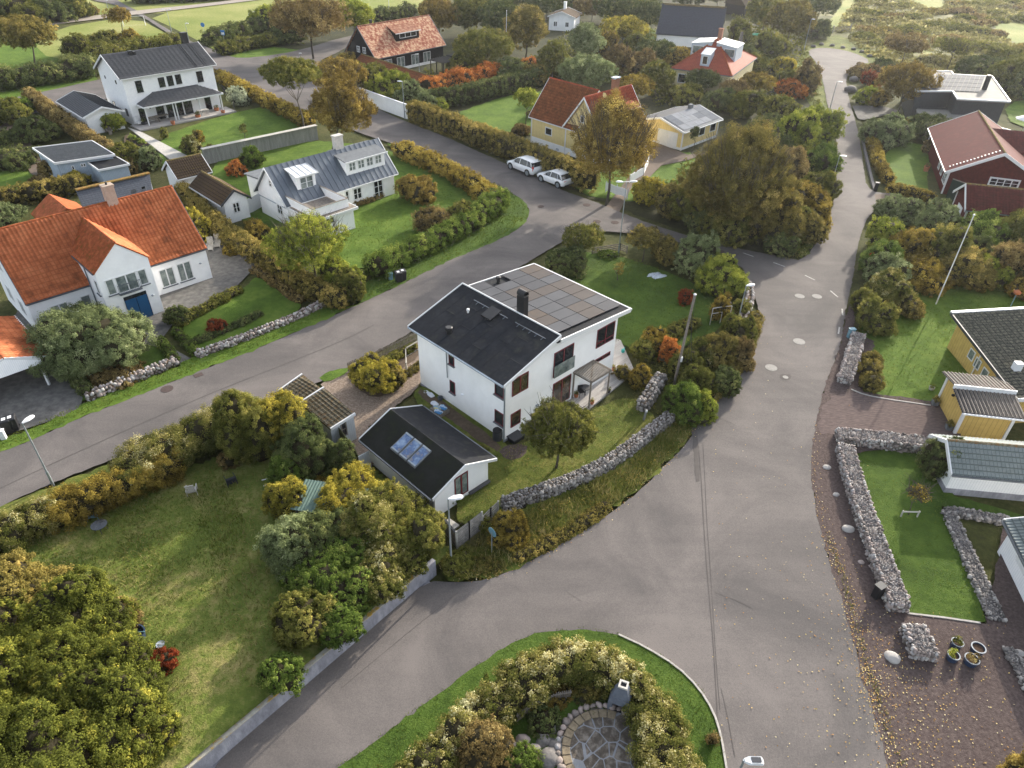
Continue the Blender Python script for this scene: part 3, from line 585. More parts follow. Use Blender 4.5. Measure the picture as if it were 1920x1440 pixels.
for a,c,r in (((1008,610,1080,690),2,2),((1180,585,1245,650),2,2),((1245,572,1308,640),2,2),((1308,562,1368,627),2,2),((1467,538,1530,612),2,2)):
    f_.winp('f',a[0]/4,a[1]/4,a[2]/4,a[3]/4,c,r,fm='black_metal',fw=.05,mw=.02,gm='glass',trim=.0,sill='white_paint')
for a in ((862,600,878,632),(783,565,795,590)): f_.winp('l',a[0]/4,a[1]/4,a[2]/4,a[3]/4,1,1,fm='black_metal',fw=.04)
for v,z in ((1.2,1.0),(5.4,1.2)): f_.win('l',v,z,v+.7,z+1.0,1,1,fm='black_metal')
# veranda hip roof
zv=2.75; pl=[f_.loc(a/4,b/4,zv) for a,b in ((1075,805),(1665,695))]; vA=min(pl[0][1],pl[1][1]); uA,uB=pl[0][0],pl[1][0]
vr=MB(); rt=(0.,3.75)
A=(uA,vA,zv);B=(uB,vA,zv);C2=(uB,0.02,zv);D2=(uA,0.02,zv);T1=(uA+2.6,0.02,3.9);T2=(uB-2.6,.02,3.9)
vr.add([A,B,T2,T1,C2,D2]+[(p[0],p[1],p[2]-.15) for p in (A,B,C2,D2)],[(0,1,2,3),(1,4,2),(5,0,3),(6,9,8,7),(0,6,7,1),(1,7,8,4),(5,9,6,0)])
vo=vr.build('veranda_roof',MATS['tile_black'],f_.e); setuv(vo); tiles([A,B,(uB,.02,3.9),(uA,.02,3.9)],(.6,.36,.02),vo,MATS['tile_black'],poly=[(0,0),(uB-uA,0),(uB-uA-2.6,math.hypot(vA,1.15)),(2.6,math.hypot(vA,1.15))])
MB().beam((uA-.05,vA-.05,zv-.1),(uB+.05,vA-.05,zv-.1),.1,.18).beam((uA-.05,vA,zv-.1),(uA-.05,0,zv-.1),.1,.18).beam((uB+.05,vA,zv-.1),(uB+.05,0,zv-.1),.1,.18).build('fascia',MATS['white_paint'],vo)
for u in (uA+.25,uA+4.1,uA+4.5,uB-3.6,uB-.3): MB().box(u-.07,vA+.25,0,u+.07,vA+.4,zv-.1).build('post',MATS['white_paint'],f_.e)
for a in ((1.0,.1,1.9,2.1,1),(3.4,.1,4.5,2.2,1),(4.9,.1,7.2,2.2,2),(7.4,.1,8.6,2.2,1),(10.6,.1,11.5,2.2,1)): f_.win('f',a[0],a[1],a[2],a[3],a[4],2,fm='black_metal',fw=.05,mw=.02)
for u in (2.6,9.4): MB().lathe([(.12,0),(.03,.12)],(u,-.18,1.9),8).build('wall_lamp',MATS['black_metal'],f_.e)
# ---- small white outbuilding
s2=House('outbuilding','small white outbuilding with black sheet roof, left of the tall house','outbuilding',-64.59,103.66,-45.2,10.21,4.5)
s2.walls(2.34,3.3,'white_boards'); s2.gable(2.34,3.3,'tile_black',og=.35,oe=.4,mats=['tile_black','felt'],relief=None,seams=.6); s2.win('r',1.9,.9,2.7,2.1,1,1,fm='white_paint',fw=.05,gm='glass')
# ---- blue grey shed
X,Y=at(120,331); s3=empty('garden_shed',(X,Y,0),0,'blue grey board shed with ribbed mono-pitch roof and lower annexe','shed')
q=lq(s3,[(102.5,306),(215,290),(172.5,264),(61,277.5)],[2.7,2.7,2.9,2.9]); r=MB().slab(q,.14).build('roof',MATS['felt'],s3); rb=MB()
for i in range(1,16): f=i/16; rb.beam(Vector(q[0]).lerp(Vector(q[3]),f)+Vector((0,0,.03)),Vector(q[1]).lerp(Vector(q[2]),f)+Vector((0,0,.03)),.07,.07)
rb.build('roof_rib',MATS['metal_light'],r); b=MB()
for i in range(4): b.beam(Vector(q[i])-Vector((0,0,.05)),Vector(q[(i+1)%4])-Vector((0,0,.05)),.1,.24)
b.build('fascia',MATS['white_paint'],r)
q=lq(s3,[(185,319),(242.5,307.5),(215,292),(160,301)],[2.1,2.1,2.2,2.2]); r=MB().slab(q,.14).build('annexe_roof',MATS['felt'],s3); b=MB()
for i in range(4): b.beam(Vector(q[i])-Vector((0,0,.05)),Vector(q[(i+1)%4])-Vector((0,0,.05)),.1,.22)
b.build('fascia',MATS['white_paint'],r)
def prism(par,pxs,z0,z1,mat,name='wall'):
    p=[(at(a,b_,z1)[0]-par.location[0],at(a,b_,z1)[1]-par.location[1]) for a,b_ in pxs]; return MB().hexa([(x,y,z0) for x,y in p],[(x,y,z1) for x,y in p]).build(name,MATS[mat],par)
w_=prism(s3,[(108,305.5),(211,290.5),(170,267),(69,279)],-.2,2.6,'blue_boards'); prism(s3,[(187,319),(239,308.3),(213,294.5),(163,302.5)],-.2,2.0,'blue_boards','annexe_wall')
pa=at(108,305.5,2.6);pb=at(211,290.5,2.6)
wallwin(s3,pa,pb,0,133,311,141,318,0,'white_paint','glass',1,1); wallwin(s3,pa,pb,0,150,307,162,312,0,'white_paint','glass',1,2)
# ---- slate shed behind the villa
X,Y=at(200,400); s4=empty('slate_outbuilding',(X,Y,0),0,'weathered grey outbuilding with moss along its ridge and a glazed lean-to, behind the villa','outbuilding')
q=lq(s4,[(156,392),(286,361),(280,325),(142,357)],[2.2,2.2,3.6,3.6]); r=MB().slab(q,.12).build('roof',MATS['shingle_slate'],s4); setuv(r)
b=MB(); b.beam(Vector(q[3])+Vector((0,0,.06)),Vector(q[2])+Vector((0,0,.06)),.5,.12); b.build('ridge_moss',MATS['sedum'],r)
qi=lq(s4,[(158,390),(284,360),(279,327),(144,358)],[2.1,2.1,3.45,3.45]); MB().hexa([(x,y,-.2) for x,y,z in qi],qi).build('wall',MATS['grey_board_dark'],s4)
q=lq(s4,[(180,380),(231,366),(215,346),(162,357)],[2.35,2.35,3.25,3.25]); gr=MB().slab(q,.06).build('glazed_roof',MATS['metal_blue'],s4)
b=MB()
for i in range(9): f=i/8; b.beam(Vector(q[0]).lerp(Vector(q[1]),f)+Vector((0,0,.03)),Vector(q[3]).lerp(Vector(q[2]),f)+Vector((0,0,.03)),.05,.06)
b.build('glazing_bar',MATS['metal_grey'],gr)
for a in ((246,357,256,362),(265,351,274,357)):
    q=lq(s4,[(a[0],a[3]),(a[2],a[3]-2),(a[2]-1,a[1]-2),(a[0]-1,a[1])],[2.75,2.75,3.05,3.05]); k=MB().slab(q,.1).build('skylight',MATS['metal_light'],s4)
    cx=sum(p[0] for p in q)/4;cy=sum(p[1] for p in q)/4; MB().slab([(cx+(p[0]-cx)*.7,cy+(p[1]-cy)*.7,p[2]+.02) for p in q],.03).build('pane',MATS['glass'],k)
# ---- two brown roofed sheds
j1=House('potting_shed','white board shed with brown pantile roof, the upper of two by the hedge','shed',-36.52,74.69,44,3.33,3.35); j1.walls(2.3,3.75,'white_boards'); j1.gable(2.3,3.75,'tile_brown_dark',relief=(.24,.34,.05),og=.25,cap='moss_ridge')
j2=House('gable_shed','white board shed with dark brown pantile roof and a four-pane gable window','shed',-34.23,72.94,-44.9,6.77,2.5); j2.walls(2.13,3.35,'white_boards'); j2.gable(2.13,3.35,'tile_brown_dark',relief=(.24,.34,.05),og=.2,cap='moss_ridge',barge='dark_grey',gutter='white_paint'); j2.winp('r',1740/4,320+245/4,1805/4,320+305/4,2,2,trim=.05)
# ---- white cottage with metal roof
k_=House('white_cottage','white wooden cottage with grey standing seam roof, dormers and a roof terrace','house',-22.83,67.51,46.9,13.45,5.43)
ze,zr=2.4,5.57; k_.walls(ze,zr,'white_boards'); kr=k_.gable(ze,zr,'metal_grey',seams=.62,gutter='white_paint',fas=.12); L,W=k_.L,k_.W
def zk(v): return ze+(zr-ze)*(v+.4)/(W/2+.4)
def dormer(par,u0,u1,v0,vtop,zt,mw,mr,wins,drop=.35,gm='glass',fm='white_paint',rows=2,seam=None,zrf=None):
    zf=zrf(v0); mb=MB(); vb=W/2 if vtop is None else vtop
    mb.hexa([(u0,v0,zf-.1),(u1,v0,zf-.1),(u1,vb,zf-.1),(u0,vb,zf-.1)],[(u0,v0,zt),(u1,v0,zt),(u1,vb,zt+drop),(u0,vb,zt+drop)]); d=mb.build('dormer',MATS[mw],par)
    q=[(u0-.2,v0-.3,zt),(u1+.2,v0-.3,zt),(u1+.2,vb+.1,zt+drop+.05),(u0-.2,vb+.1,zt+drop+.05)]; r=MB().slab(q,.1)
    if seam:
        n=int((u1-u0)/seam)
        for i in range(n+1): f=i/n; r.beam(Vector(q[0]).lerp(Vector(q[1]),f)+Vector((0,0,.02)),Vector(q[3]).lerp(Vector(q[2]),f)+Vector((0,0,.02)),.03,.05)
    rr=r.build('dormer_roof',MATS[mr],d); MB().beam((u0-.25,v0-.33,zt-.06),(u1+.25,v0-.33,zt-.06),.08,.12).build('gutter',MATS['white_paint'],rr)
    for a,b,za,zb,c in wins: windowp(d,'f',a,za,b,zb,c,rows,fm=fm,gm=gm,off=-v0,L=1,W=1)
    return d
a=k_.on('f',644,316,-.9); b=k_.on('f',719,291,-.9); print('dormer2',a,b); ud0=a[0]+.1;ud1=b[0]-.15
ws=[(ud0+.35+i*(ud1-ud0-.5)/4,ud0+.35+i*(ud1-ud0-.5)/4+.85,3.72,4.62,2) for i in range(4)]
dormer(k_.e,ud0,ud1,.55,3.4,4.85,'white_boards','metal_light',ws,.45,gm='glass_curtain',seam=None,zrf=zk)
a=k_.on('f',550,335,-.9); b=k_.on('f',588,325,-.9); print('dormer1',a,b)
dormer(k_.e,a[0]+.1,b[0]-.1,.55,3.0,4.75,'white_boards','metal_white',[(a[0]+.45,b[0]-.4,2.75,4.5,2)],.5,gm='glass_curtain',rows=3,seam=.5,zrf=zk)
chimney(k_.e,k_.loc(632,272,5.8)[0],W/2+.2,5,6.9,1.0,.6,'chimney_pale')
# terrace extension
ua,ub=0.,k_.loc(655,432.5,0)[0]; vc=k_.loc(655,432.5,0)[1]; ub=max(ub,4.6); print('ext',ub,vc)
MB().box(.0,vc,-.2,ub,-.002,2.15).build('extension_wall',MATS['white_boards'],k_.e)
ex=MB().box(-.12,vc-.3,2.15,ub+.3,.3,2.32).build('terrace_floor',MATS['old_wood'],k_.e); MB().box(-.2,vc-.38,2.1,ub+.38,vc-.3,2.34).box(ub+.3,vc-.3,2.1,ub+.38,0,2.34).box(-.2,vc-.3,2.1,-.12,0,2.34).build('fascia',MATS['white_paint'],ex)
pr_=MB(); p0,p1,q0,q1=.2,ub-.3,vc+.25,.9
for x0,y0,x1,y1 in ((p0,q0,p1,q0+.06),(p0,q0+.06,p0+.06,q1),(p1-.06,q0+.06,p1,q1+1.2)): pr_.box(x0,y0,2.36,x1,y1,3.2)
po=pr_.build('terrace_parapet',MATS['white_boards'],k_.e); MB().box(p0-.04,q0-.05,3.2,p1+.04,q0+.1,3.24).box(p0-.04,q0+.1,3.2,p0+.1,q1,3.24).box(p1-.1,q0+.1,3.2,p1+.04,q1+1.2,3.24).build('handrail',MATS['old_wood'],po)
k_.winp('f',470+918/6.62,240+1110/6.62,470+1042/6.62,240+1172/6.62,2,1,off=-vc,gm='glass')
for a,c,r in (((1268,760,1382,865),2,2),((1520,665,1650,850),2,3),((1170,790,1225,900),1,2)): k_.winp('f',470+a[0]/6.62,240+a[1]/6.62,470+a[2]/6.62,240+a[3]/6.62,c,r,gm='glass',trim=.06)
k_.winp('l',470+325/6.62,240+935/6.62,470+408/6.62,240+1085/6.62,2,2,trim=.05); k_.winp('l',470+222/6.62,240+640/6.62,470+265/6.62,240+735/6.62,1,2,trim=.04,gm='glass_warm')
MB().box(-.04,.0,1.95,-.01,W,2.05).build('trim_band',MATS['grey_paint'],k_.e); MB().tube((-.1,-.3,2.3),(-.1,-.3,.1),.05).build('downpipe',MATS['white_paint'],k_.e)
q=[(.8,W+.2,3.3),(6.6,W+.2,3.3),(6.6,W+4.2,3.0),(.8,W+4.2,3.0)]; MB().slab(q,.15).build('rear_roof',MATS['metal_light'],k_.e); MB().box(1,W+.01,-.2,6.4,W+4,2.95).build('rear_wall',MATS['white_boards'],k_.e)
# ---- black house
b_=House('black_house','black wooden house with a steep mottled terracotta roof and long dormer','house',-25.05,133.05,50.2,16.71,7.45)
b_.walls(2.8,7.42,'black_boards',oe=.5,plinth='plaster',ph=.5); b_.gable(2.8,7.42,'tile_mixed',oe=.5,og=.3,barge='metal_grey',gutter='metal_grey',cap='tile_mixed',fas=.1)
def zb(v): return 2.8+(7.42-2.8)*(v+.5)/(7.45/2+.5)
a=b_.on('f',742,80,-1.2); b=b_.on('f',783,70,-1.2); W=b_.W; dormer(b_.e,a[0],b[0]+.3,1.1,3.3,5.9,'black_boards','tile_mixed',[(a[0]+.9,b[0]-.4,4.95,5.75,3)],1.0,rows=1,zrf=zb)
b_.win('l',2.3,3.2,3.1,4.2,2,2); b_.win('l',3.9,3.2,4.7,4.2,2,2); 
for u in (2,5,8.5,11.5): b_.win('f',u,.3,u+1.8,2.2,2,1,gm='glass_curtain')
chimney(b_.e,3.4,4.4,6.8,8.0,.35,.35,'black_metal')
a=at(666,114,2.2);b=at(789,155,2.2); L2=math.hypot(b[0]-a[0],b[1]-a[1]); 
an=House('carriage_shed','long low black shed with brown tiled roof, in front of the black house','shed',a[0],a[1],math.degrees(math.atan2(b[1]-a[1],b[0]-a[0])),L2,3.0); an.walls(2.0,3.1,'black_boards',oe=.3,plinth='plaster',ph=.7); an.gable(2.0,3.1,'tile_brown',oe=.3,og=.2,barge='dark_grey',gutter=None,cap='moss_ridge')
X,Y=at(850,135); gz=empty('black_pavilion',(X,Y,0),R(50),'black garden pavilion with flat roof and pergola beams beside the black house','pavilion')
MB().box(.5,-1.5,0,4,1.8,2.4).build('wall',MATS['black_boards'],gz); MB().box(.3,-1.7,2.4,4.2,2,2.55).build('roof',MATS['felt'],gz); pg=MB()
for i in range(4):
    for v in (-1.6,1.6): pg.box(-4+i*1.4,v,0,-3.88+i*1.4,v+.12,2.3)
for i in range(9): pg.box(-4.2+i*.55,-2,2.3,-4.12+i*.55,2,2.45)
pg.build('pergola_frame',MATS['black_metal'],gz)
# ---- yellow house (two ridges)
NA=House('yellow_house','yellow wooden house with red and brown tiled roofs, behind the autumn tree','house',1.91,96.98,-46.3,5.92,6.5)
NA.L=9.5; NA.walls(3.46,7.77,'yellow_boards',plinth='plaster',ph=.9,corner='white_paint'); NA.gable(3.46,7.77,'tile_brown',og=.2,relief=(.3,.36,.05),cap='tile_red',u1=8.4,fas=.2); NA.L=5.92
NA.winp('f',980+315/7.385,130+790/7.385,980+405/7.385,130+930/7.385,1,1,fw=.12)
NA.winp('f',980+222/7.385,130+1010/7.385,980+285/7.385,130+1055/7.385,2,1,fm='grey_paint'); NA.winp('f',980+465/7.385,130+1090/7.385,980+500/7.385,130+1130/7.385,2,1,fm='grey_paint')
NB=House('yellow_wing','',None,10.27,88.41,45.3,8.74,5.72); bo=NB.e; 
for k in list(bo.keys()): del bo[k]
bo.name='front_wing'
NB.walls(3.46,7.67,'yellow_boards',plinth='plaster',ph=.9,corner='white_paint'); NB.gable(3.46,7.67,'tile_red',og=.3,relief=(.3,.36,.05),cap='tile_red',fas=.25)
NB.winp('l',980+805/7.385,130+635/7.385,980+850/7.385,130+750/7.385,1,1,fw=.1); 
def zn(v): return 3.46+(7.67-3.46)*(v+.4)/(5.72/2+.4)
a=NB.on('f',1166,232,-.6); b=NB.on('f',1196,203,-.6); W=NB.W; dormer(NB.e,b[0]-4.0,b[0]-.2,.5,2.4,5.75,'yellow_boards','tile_red',[(b[0]-3.4,b[0]-2.4,4.6,5.6,2),(b[0]-1.7,b[0]-.8,4.6,5.6,2)],.7,rows=1,zrf=zn)
q=NB.loc(1144,163,7.8); chimney(NB.e,q[0],W/2,7.2,8.9,.9,.6,'brick','metal_blue')
MB().tube((8.7,-.05,3.4),(8.7,-.05,.1),.05).build('downpipe',MATS['white_paint'],NB.e)
m=NB.e; mw=NA.e.matrix_basis.copy(); m.parent=NA.e
import mathutils
A_=Matrix.Translation((1.91,96.98,0))@Matrix.Rotation(R(-46.3),4,'Z'); B_=Matrix.Translation((10.27,88.41,0))@Matrix.Rotation(R(45.3),4,'Z'); Cm=A_.inverted()@B_
m.location=Cm.to_translation(); m.rotation_euler=(0,0,R(45.3+46.3))
# flatten: children of the wing become parts of the house directly
for ch in list(m.children):
    ch.parent=NA.e; ch.matrix_basis=Cm@ch.matrix_basis
bpy.data.objects.remove(m)
# ---- yellow garage with solar roof
O=House('yellow_garage','yellow wooden garage with white doors and pale solar panels on its roof','garage',21.92,94.73,45.5,7.72,7.8)
X,Y=at(1276,282.5); O.e.location=(X,Y,0); O.x,O.y=X,Y; O.L=math.hypot(at(1350,260)[0]-X,at(1350,260)[1]-Y); O.W=7.2
O.walls(2.5,3.6,'yellow_boards',plinth='white_paint',ph=.35,corner='white_paint'); rr=O.gable(2.5,3.6,'metal_light',og=.35,gutter='white_paint',fas=.2,mats=['metal_light','panel_a'])
prn=random.Random(8)
for i in range(5):
    for j in range(3):
        u0=.1+i*(O.L/5-.02); q=roofq(O,2.5,3.6,.4,u0,u0+O.L/5-.06,.1+j*.29,.1+j*.29+.28,.06); MB().slab(q,.04).build('solar_panel',MATS[prn.choice(['panel_c','panel_w','panel_w2'])] if 0 else M(*[('panel_w',(.20,.215,.24),None,1,.8),('panel_w2',(.11,.125,.15),None,1,.8)][prn.randrange(2)]),rr)
O.winp('f',960+1410/4,945/4,960+1440/4,1010/4,1,1,fw=.12); O.winp('f',960+1492/4,912/4,960+1522/4,978/4,1,1,fw=.12)
d0=O.on('l',960+1085/4,1075/4); d1=O.on('l',960+1230/4,1110/4); a,b=sorted((d0[0],d1[0])); dd=MB().box(-.06,a,0,.0,(a+b)/2-.02,2.1).build('garage_door',MATS['white_paint'],O.e); MB().box(-.06,(a+b)/2+.02,0,0,b,2.1).build('garage_door',MATS['white_paint'],O.e)
q=O.loc(1256,193,3.6); MB().box(q[0]-.3,O.W/2-.25,3.2,q[0]+.3,O.W/2+.25,4.1).build('chimney',MATS['metal_light'],O.e)
O.win('l',5.4,1.0,7.0,1.9,1,1,gm='glass',fw=.05)
# ---- blue roofed house top
p_=House('slate_roofed_house','white house with a large steep blue-black slate roof and lichen along the ridge','house',29.18,165.56,-15.3,12.94,9.5)
p_.walls(2.21,7.03,'plaster',oe=.3,ridge=.68,ze2=3.5); p_.gable(2.21,7.03,'shingle_blue',oe=.3,og=.2,ridge=.68,ze2=3.5,cap='moss_ridge',barge='dark_grey',gutter=None)
for u in (7.2,8.6): MB().slab([(u,2.2,3.95),(u+.7,2.2,3.95),(u+.7,2.9,4.5),(u,2.9,4.5)],.12).build('skylight',MATS['black_metal'],p_.e)
p_.win('r',5.5,3.6,6.3,4.7,1,1); p_.win('r',2.6,1.,3.4,2.2,1,1); p_.win('r',7.2,1,8.0,2.2,1,1)
MB().beam((.2,6.2,6.9),(12.8,6.2,6.9),.5,.08).build('ridge_moss',MATS['moss_ridge'],p_.e)
# ---- hipped yellow house
a=at(1259,127.5,3.2);b=at(1372.5,142.5,3.2);c=at(1395,105,3.2); W_=math.hypot(c[0]-b[0],c[1]-b[1]); L_=math.hypot(b[0]-a[0],b[1]-a[1]); ang=math.degrees(math.atan2(b[1]-a[1],b[0]-a[0]))
q_=House('hipped_house','pale yellow house with red hipped roof and big angular zinc dormers','house',a[0],a[1],ang,L_,W_)
MB().box(.35,.35,-.3,L_-.35,W_-.35,3.15).build('wall',MATS['pale_yellow'],q_.e)
ap=(L_/2,W_*.42,7.2); rq=MB(); E0=[(0,0,3.2),(L_,0,3.2),(L_,W_,3.2),(0,W_,3.2)]
rq.add(E0+[ap]+[(x,y,3.05) for x,y,z in E0],[(0,1,4),(1,2,4),(2,3,4),(3,0,4),(8,7,6,5),(0,5,6,1),(1,6,7,2),(2,7,8,3),(3,8,5,0)]); ro=rq.build('roof',M('tile_red_flat',(.30,.07,.04),(.21,.045,.028),2,.7,.2,12,pat=('tilesuv',.34,.2,.28,.2,(.10,.02,.015))),q_.e); setuv(ro)
hp=MB()
for p in E0: hp.beam(Vector(p)+Vector((0,0,.06)),Vector(ap)+Vector((0,0,.06)),.16,.1)
hp.build('hip_cap',MATS['tile_orange_old'],ro)
MB().beam((0,-.05,3.1),(L_,-.05,3.1),.1,.12).beam((L_+.05,0,3.1),(L_+.05,W_,3.1),.1,.12).build('gutter',MATS['metal_light'],ro)
chimney(q_.e,L_/2,W_*.5,6.4,8.6,.7,.6,'brick')
def zincd(cx_,cy_,dx,dy,wid,z0,z1,dep):
    # box dormer from apex outwards
    pass
dz=q_.e
zd=MB().hexa([(L_/2-.75,1.2,3.9),(L_/2+.75,1.2,3.9),(L_/2+.75,3.6,3.9),(L_/2-.75,3.6,3.9)],[(L_/2-.75,1.2,5.7),(L_/2+.75,1.2,5.7),(L_/2+.75,3.6,6.2),(L_/2-.75,3.6,6.2)]).build('zinc_dormer',MATS['metal_blue'],dz); windowp(zd,'f',L_/2-.45,4.15,L_/2+.45,5.45,1,1,fm='white_paint',gm='glass_warm',off=-1.2,L=1,W=1); MB().slab([(L_/2-.85,1.05,5.72),(L_/2+.85,1.05,5.72),(L_/2+.85,3.9,6.3),(L_/2-.85,3.9,6.3)],.08).build('dormer_roof',MATS['metal_white'],zd)
for sx,nm in ((0,'l'),(1,'r')):
    u_in=L_/2+(.4 if sx else -.4); u_out=(L_-1.3) if sx else 1.3
    v0=W_*.42-1.6; lo,hi=min(u_in,u_out),max(u_in,u_out)
    o=MB().hexa([(lo,v0,4.2),(hi,v0,4.2),(hi,v0+4.6,4.2),(lo,v0+4.6,4.2)],[(lo,v0,6.9 if sx else 6.4),(hi,v0,6.4 if sx else 6.9),(hi,v0+4.6,6.4 if sx else 6.9),(lo,v0+4.6,6.9 if sx else 6.4)]).build('zinc_dormer',MATS['metal_blue'],dz)
    zt=[6.95 if sx else 6.45,6.45 if sx else 6.95]
    MB().slab([(lo-.1,v0-.15,zt[0]),(hi+.1,v0-.15,zt[1]),(hi+.1,v0+4.75,zt[1]),(lo-.1,v0+4.75,zt[0])],.1).build('dormer_roof',MATS['metal_white'],o)
    windowp(o,'f',lo+(.2 if not sx else 1.4),4.8,hi-(1.4 if not sx else .2),6.1,1,1,fm='white_paint',gm='glass_curtain',off=-v0,L=1,W=1)
q_.win('f',1.2,1.0,2.6,2.5,1,1,off=-.35,fw=.12); q_.win('r',2,1.0,3.2,2.4,1,1,off=-.35,fw=.12)
# ---- little grey white cottage far back
r_=House('small_cottage','small white cottage with brown roof and white chimney among the trees at the top','house',12.34,178.51,74.5,6.5,5.84); r_.walls(2.88,4.0,'plaster_cool'); r_.gable(2.88,4.0,'tile_brown_dark',gutter=None); chimney(r_.e,4.4,3.2,3.6,5.4,.6,.6,'plaster'); r_.win('l',1.2,.9,2.0,1.9,2,1); r_.win('l',3.9,.9,4.7,1.9,2,1)
# ---- far buildings at the upper right edge of the trees
X,Y=at(1392,26); ff=empty('dark_barn',(X,Y,0),R(40),'dark barn half hidden by trees at the top edge','barn')
MB().box(-4,-3,-.2,4,3,2.6).build('wall',MATS['black_boards'],ff); MB().hexa([(-4.3,-3.4,2.5),(4.3,-3.4,2.5),(4.3,3.4,2.5),(-4.3,3.4,2.5)],[(-4.3,-.1,5.3),(4.3,-.1,5.3),(4.3,.1,5.3),(-4.3,.1,5.3)]).build('roof',MATS['tile_brown_dark'],ff)
X,Y=at(1410,14); f2=empty('pale_house',(X,Y,0),R(20),'pale gabled house behind the dark barn','house')
MB().box(-3,-3,-.2,4,3,3.6).build('wall',MATS['pale_yellow'],f2); MB().hexa([(-3.3,-3.4,3.5),(4.3,-3.4,3.5),(4.3,3.4,3.5),(-3.3,3.4,3.5)],[(-3.3,-.1,5.8),(4.3,-.1,5.8),(4.3,.1,5.8),(-3.3,.1,5.8)]).build('roof',MATS['roof_pale'],f2)
# ---- black modern house
X,Y=at(1895,225); m_=empty('modern_house',(X,Y,0),0,'black modern house with flat pale roof covered in solar panels','house')
zt=4.6
rp=[(1701,132.5),(1717,171),(1786,171.5),(1795,186),(1894,191),(1860,144),(1787,140),(1784,134.5)]
q=lq(m_,rp,[zt]*8); r=MB().slab(q,.2).build('roof',MATS['roof_pale'],m_); b=MB()
for i in range(8): b.beam(Vector(q[i])+Vector((0,0,.03)),Vector(q[(i+1)%8])+Vector((0,0,.03)),.14,.2)
b.build('roof_edge',MATS['metal_white'],r)
def shr(q,k): cx=sum(p[0] for p in q)/len(q);cy=sum(p[1] for p in q)/len(q); return [(cx+(p[0]-cx)*k,cy+(p[1]-cy)*k) for p in q]
qi=shr(q,.94); MB().hexa([(x,y,-.2) for x,y in qi],[(x,y,zt-.1) for x,y in qi]).build('wall',MATS['dark_cladding'],m_)
ax,ay=Vector(q[7]),Vector(q[0])
def rp2(px,py,z): a=at(px,py,z); return (a[0]-X,a[1]-Y,z)
for gi,(x0,x1) in enumerate(((1723,1754),(1743,1754),(1754,1783),(1780,1806),(1804,1836),(1831,1858))):
    pass
P0=Vector(rp2(1727,167,zt+.12));P1=Vector(rp2(1836,172,zt+.12));P2=Vector(rp2(1846,149,zt+.12)); e1=(P1-P0);e2=Vector(rp2(1746,138,zt+.12))-P0
for i in range(12):
    for j in range(4):
        if i in (0,1) and j==3: continue
        a,b=i/12,j/4; c=[P0+e1*(a+.004)+e2*b,P0+e1*(a+.078)+e2*b,P0+e1*(a+.078)+e2*(b+.235),P0+e1*(a+.004)+e2*(b+.235)]; MB().slab([tuple(v) for v in c],.04).build('solar_panel',M('panel_far',(.08,.09,.105),(.06,.07,.085),1,.8),r)
cpos=rp2(1845,168,zt); MB().box(cpos[0]-.25,cpos[1]-.25,zt,cpos[0]+.25,cpos[1]+.25,zt+2.0).build('chimney',MATS['black_metal'],m_)
q=lq(m_,[(1726,188),(1797,192),(1792,175),(1735,172)],[2.9]*4); r=MB().slab(q,.12).build('pergola_roof',MATS['old_wood'],m_); b=MB()
for i in range(14): f=(i+.5)/14; b.beam(Vector(q[0]).lerp(Vector(q[1]),f)+Vector((0,0,.05)),Vector(q[3]).lerp(Vector(q[2]),f)+Vector((0,0,.05)),.1,.08)
b.build('pergola_slat',MATS['white_paint'],r); q=lq(m_,[(1726,220),(1800,221),(1830,207),(1718,204)],[2.4]*4); MB().slab(q,.2).build('canopy_roof',MATS['roof_pale'],m_)
q=lq(m_,[(1722,216),(1800,218),(1800,200),(1720,200)],[2.2]*4); MB().hexa([(x,y,-.2) for x,y,z in q],[(x,y,2.2) for x,y,z in q]).build('lower_wall',MATS['dark_cladding'],m_)
# white terrace fence + parasol beyond
# ---- red house
T=House('red_house','dark red wooden house with white trim and a red felt roof with snow guards','house',55.68,97.78,-109.2,17.69,9.16)
T.walls(2.67,5.42,'red_boards',oe=.5,corner='white_paint'); rt=T.gable(2.67,5.42,'felt_red',oe=.5,og=.4,barge='white_paint',gutter='white_paint',fas=.3,cap='moss_ridge')
sg=MB()
for i in range(15):
    t=.08+i*.06; sg.box(16.9,-.5+5.08*t,2.67+2.75*t+.02,17.05,-.5+5.08*t+.12,2.67+2.75*t+.14)
sg.build('snow_guard',MATS['white_paint'],rt)
T.winp('r',1720+905/6.545,200+870/6.545,1720+1220/6.545,200+1000/6.545,4,2,trim=.1)
for v in (13.2,11.0): T.win('f',v,1.0,v+1.0,2.1,2,2,trim=.06)
T.win('f',15.4,.9,17.2,2.2,3,2,trim=.08)
cw=MB(); q=[(6.2,5.0,4.9),(6.2,16,4.9),(9.5,16,3.2),(9.5,5.0+2.2,3.2)]; cw.slab([(9.8,7.6,3.4),(9.8,18,3.4),(6.4,18,5.1),(6.4,5.2,5.1)],.12).slab([(6.4,5.2,5.1),(6.4,18,5.1),(3.0,18,3.4),(3.0,7.6,3.4)],.12); o=cw.build('cross_wing_roof',MATS['tile_darkred'],T.e); setuv(o); MB().box(3.3,9.2,-.2,9.5,17.8,3.3).build('cross_wing_wall',MATS['red_boards'],T.e)
ld=MB().beam((9.2,9.8,3.9),(7.3,11.6,4.9),.06,.06).beam((9.5,10.2,3.9),(7.6,12.0,4.9),.06,.06)
for i in range(8): t=i/7; ld.beam((9.2-1.9*t,9.8+1.8*t,3.92+t),(9.5-1.9*t,10.2+1.8*t,3.92+t),.04,.04)
ld.build('roof_ladder',MATS['steel'],T.e)
T2=House('red_annexe','dark red annexe with brown-red tiled roof in front of the red house','shed',46.42,70.08,-15,12,4.8)
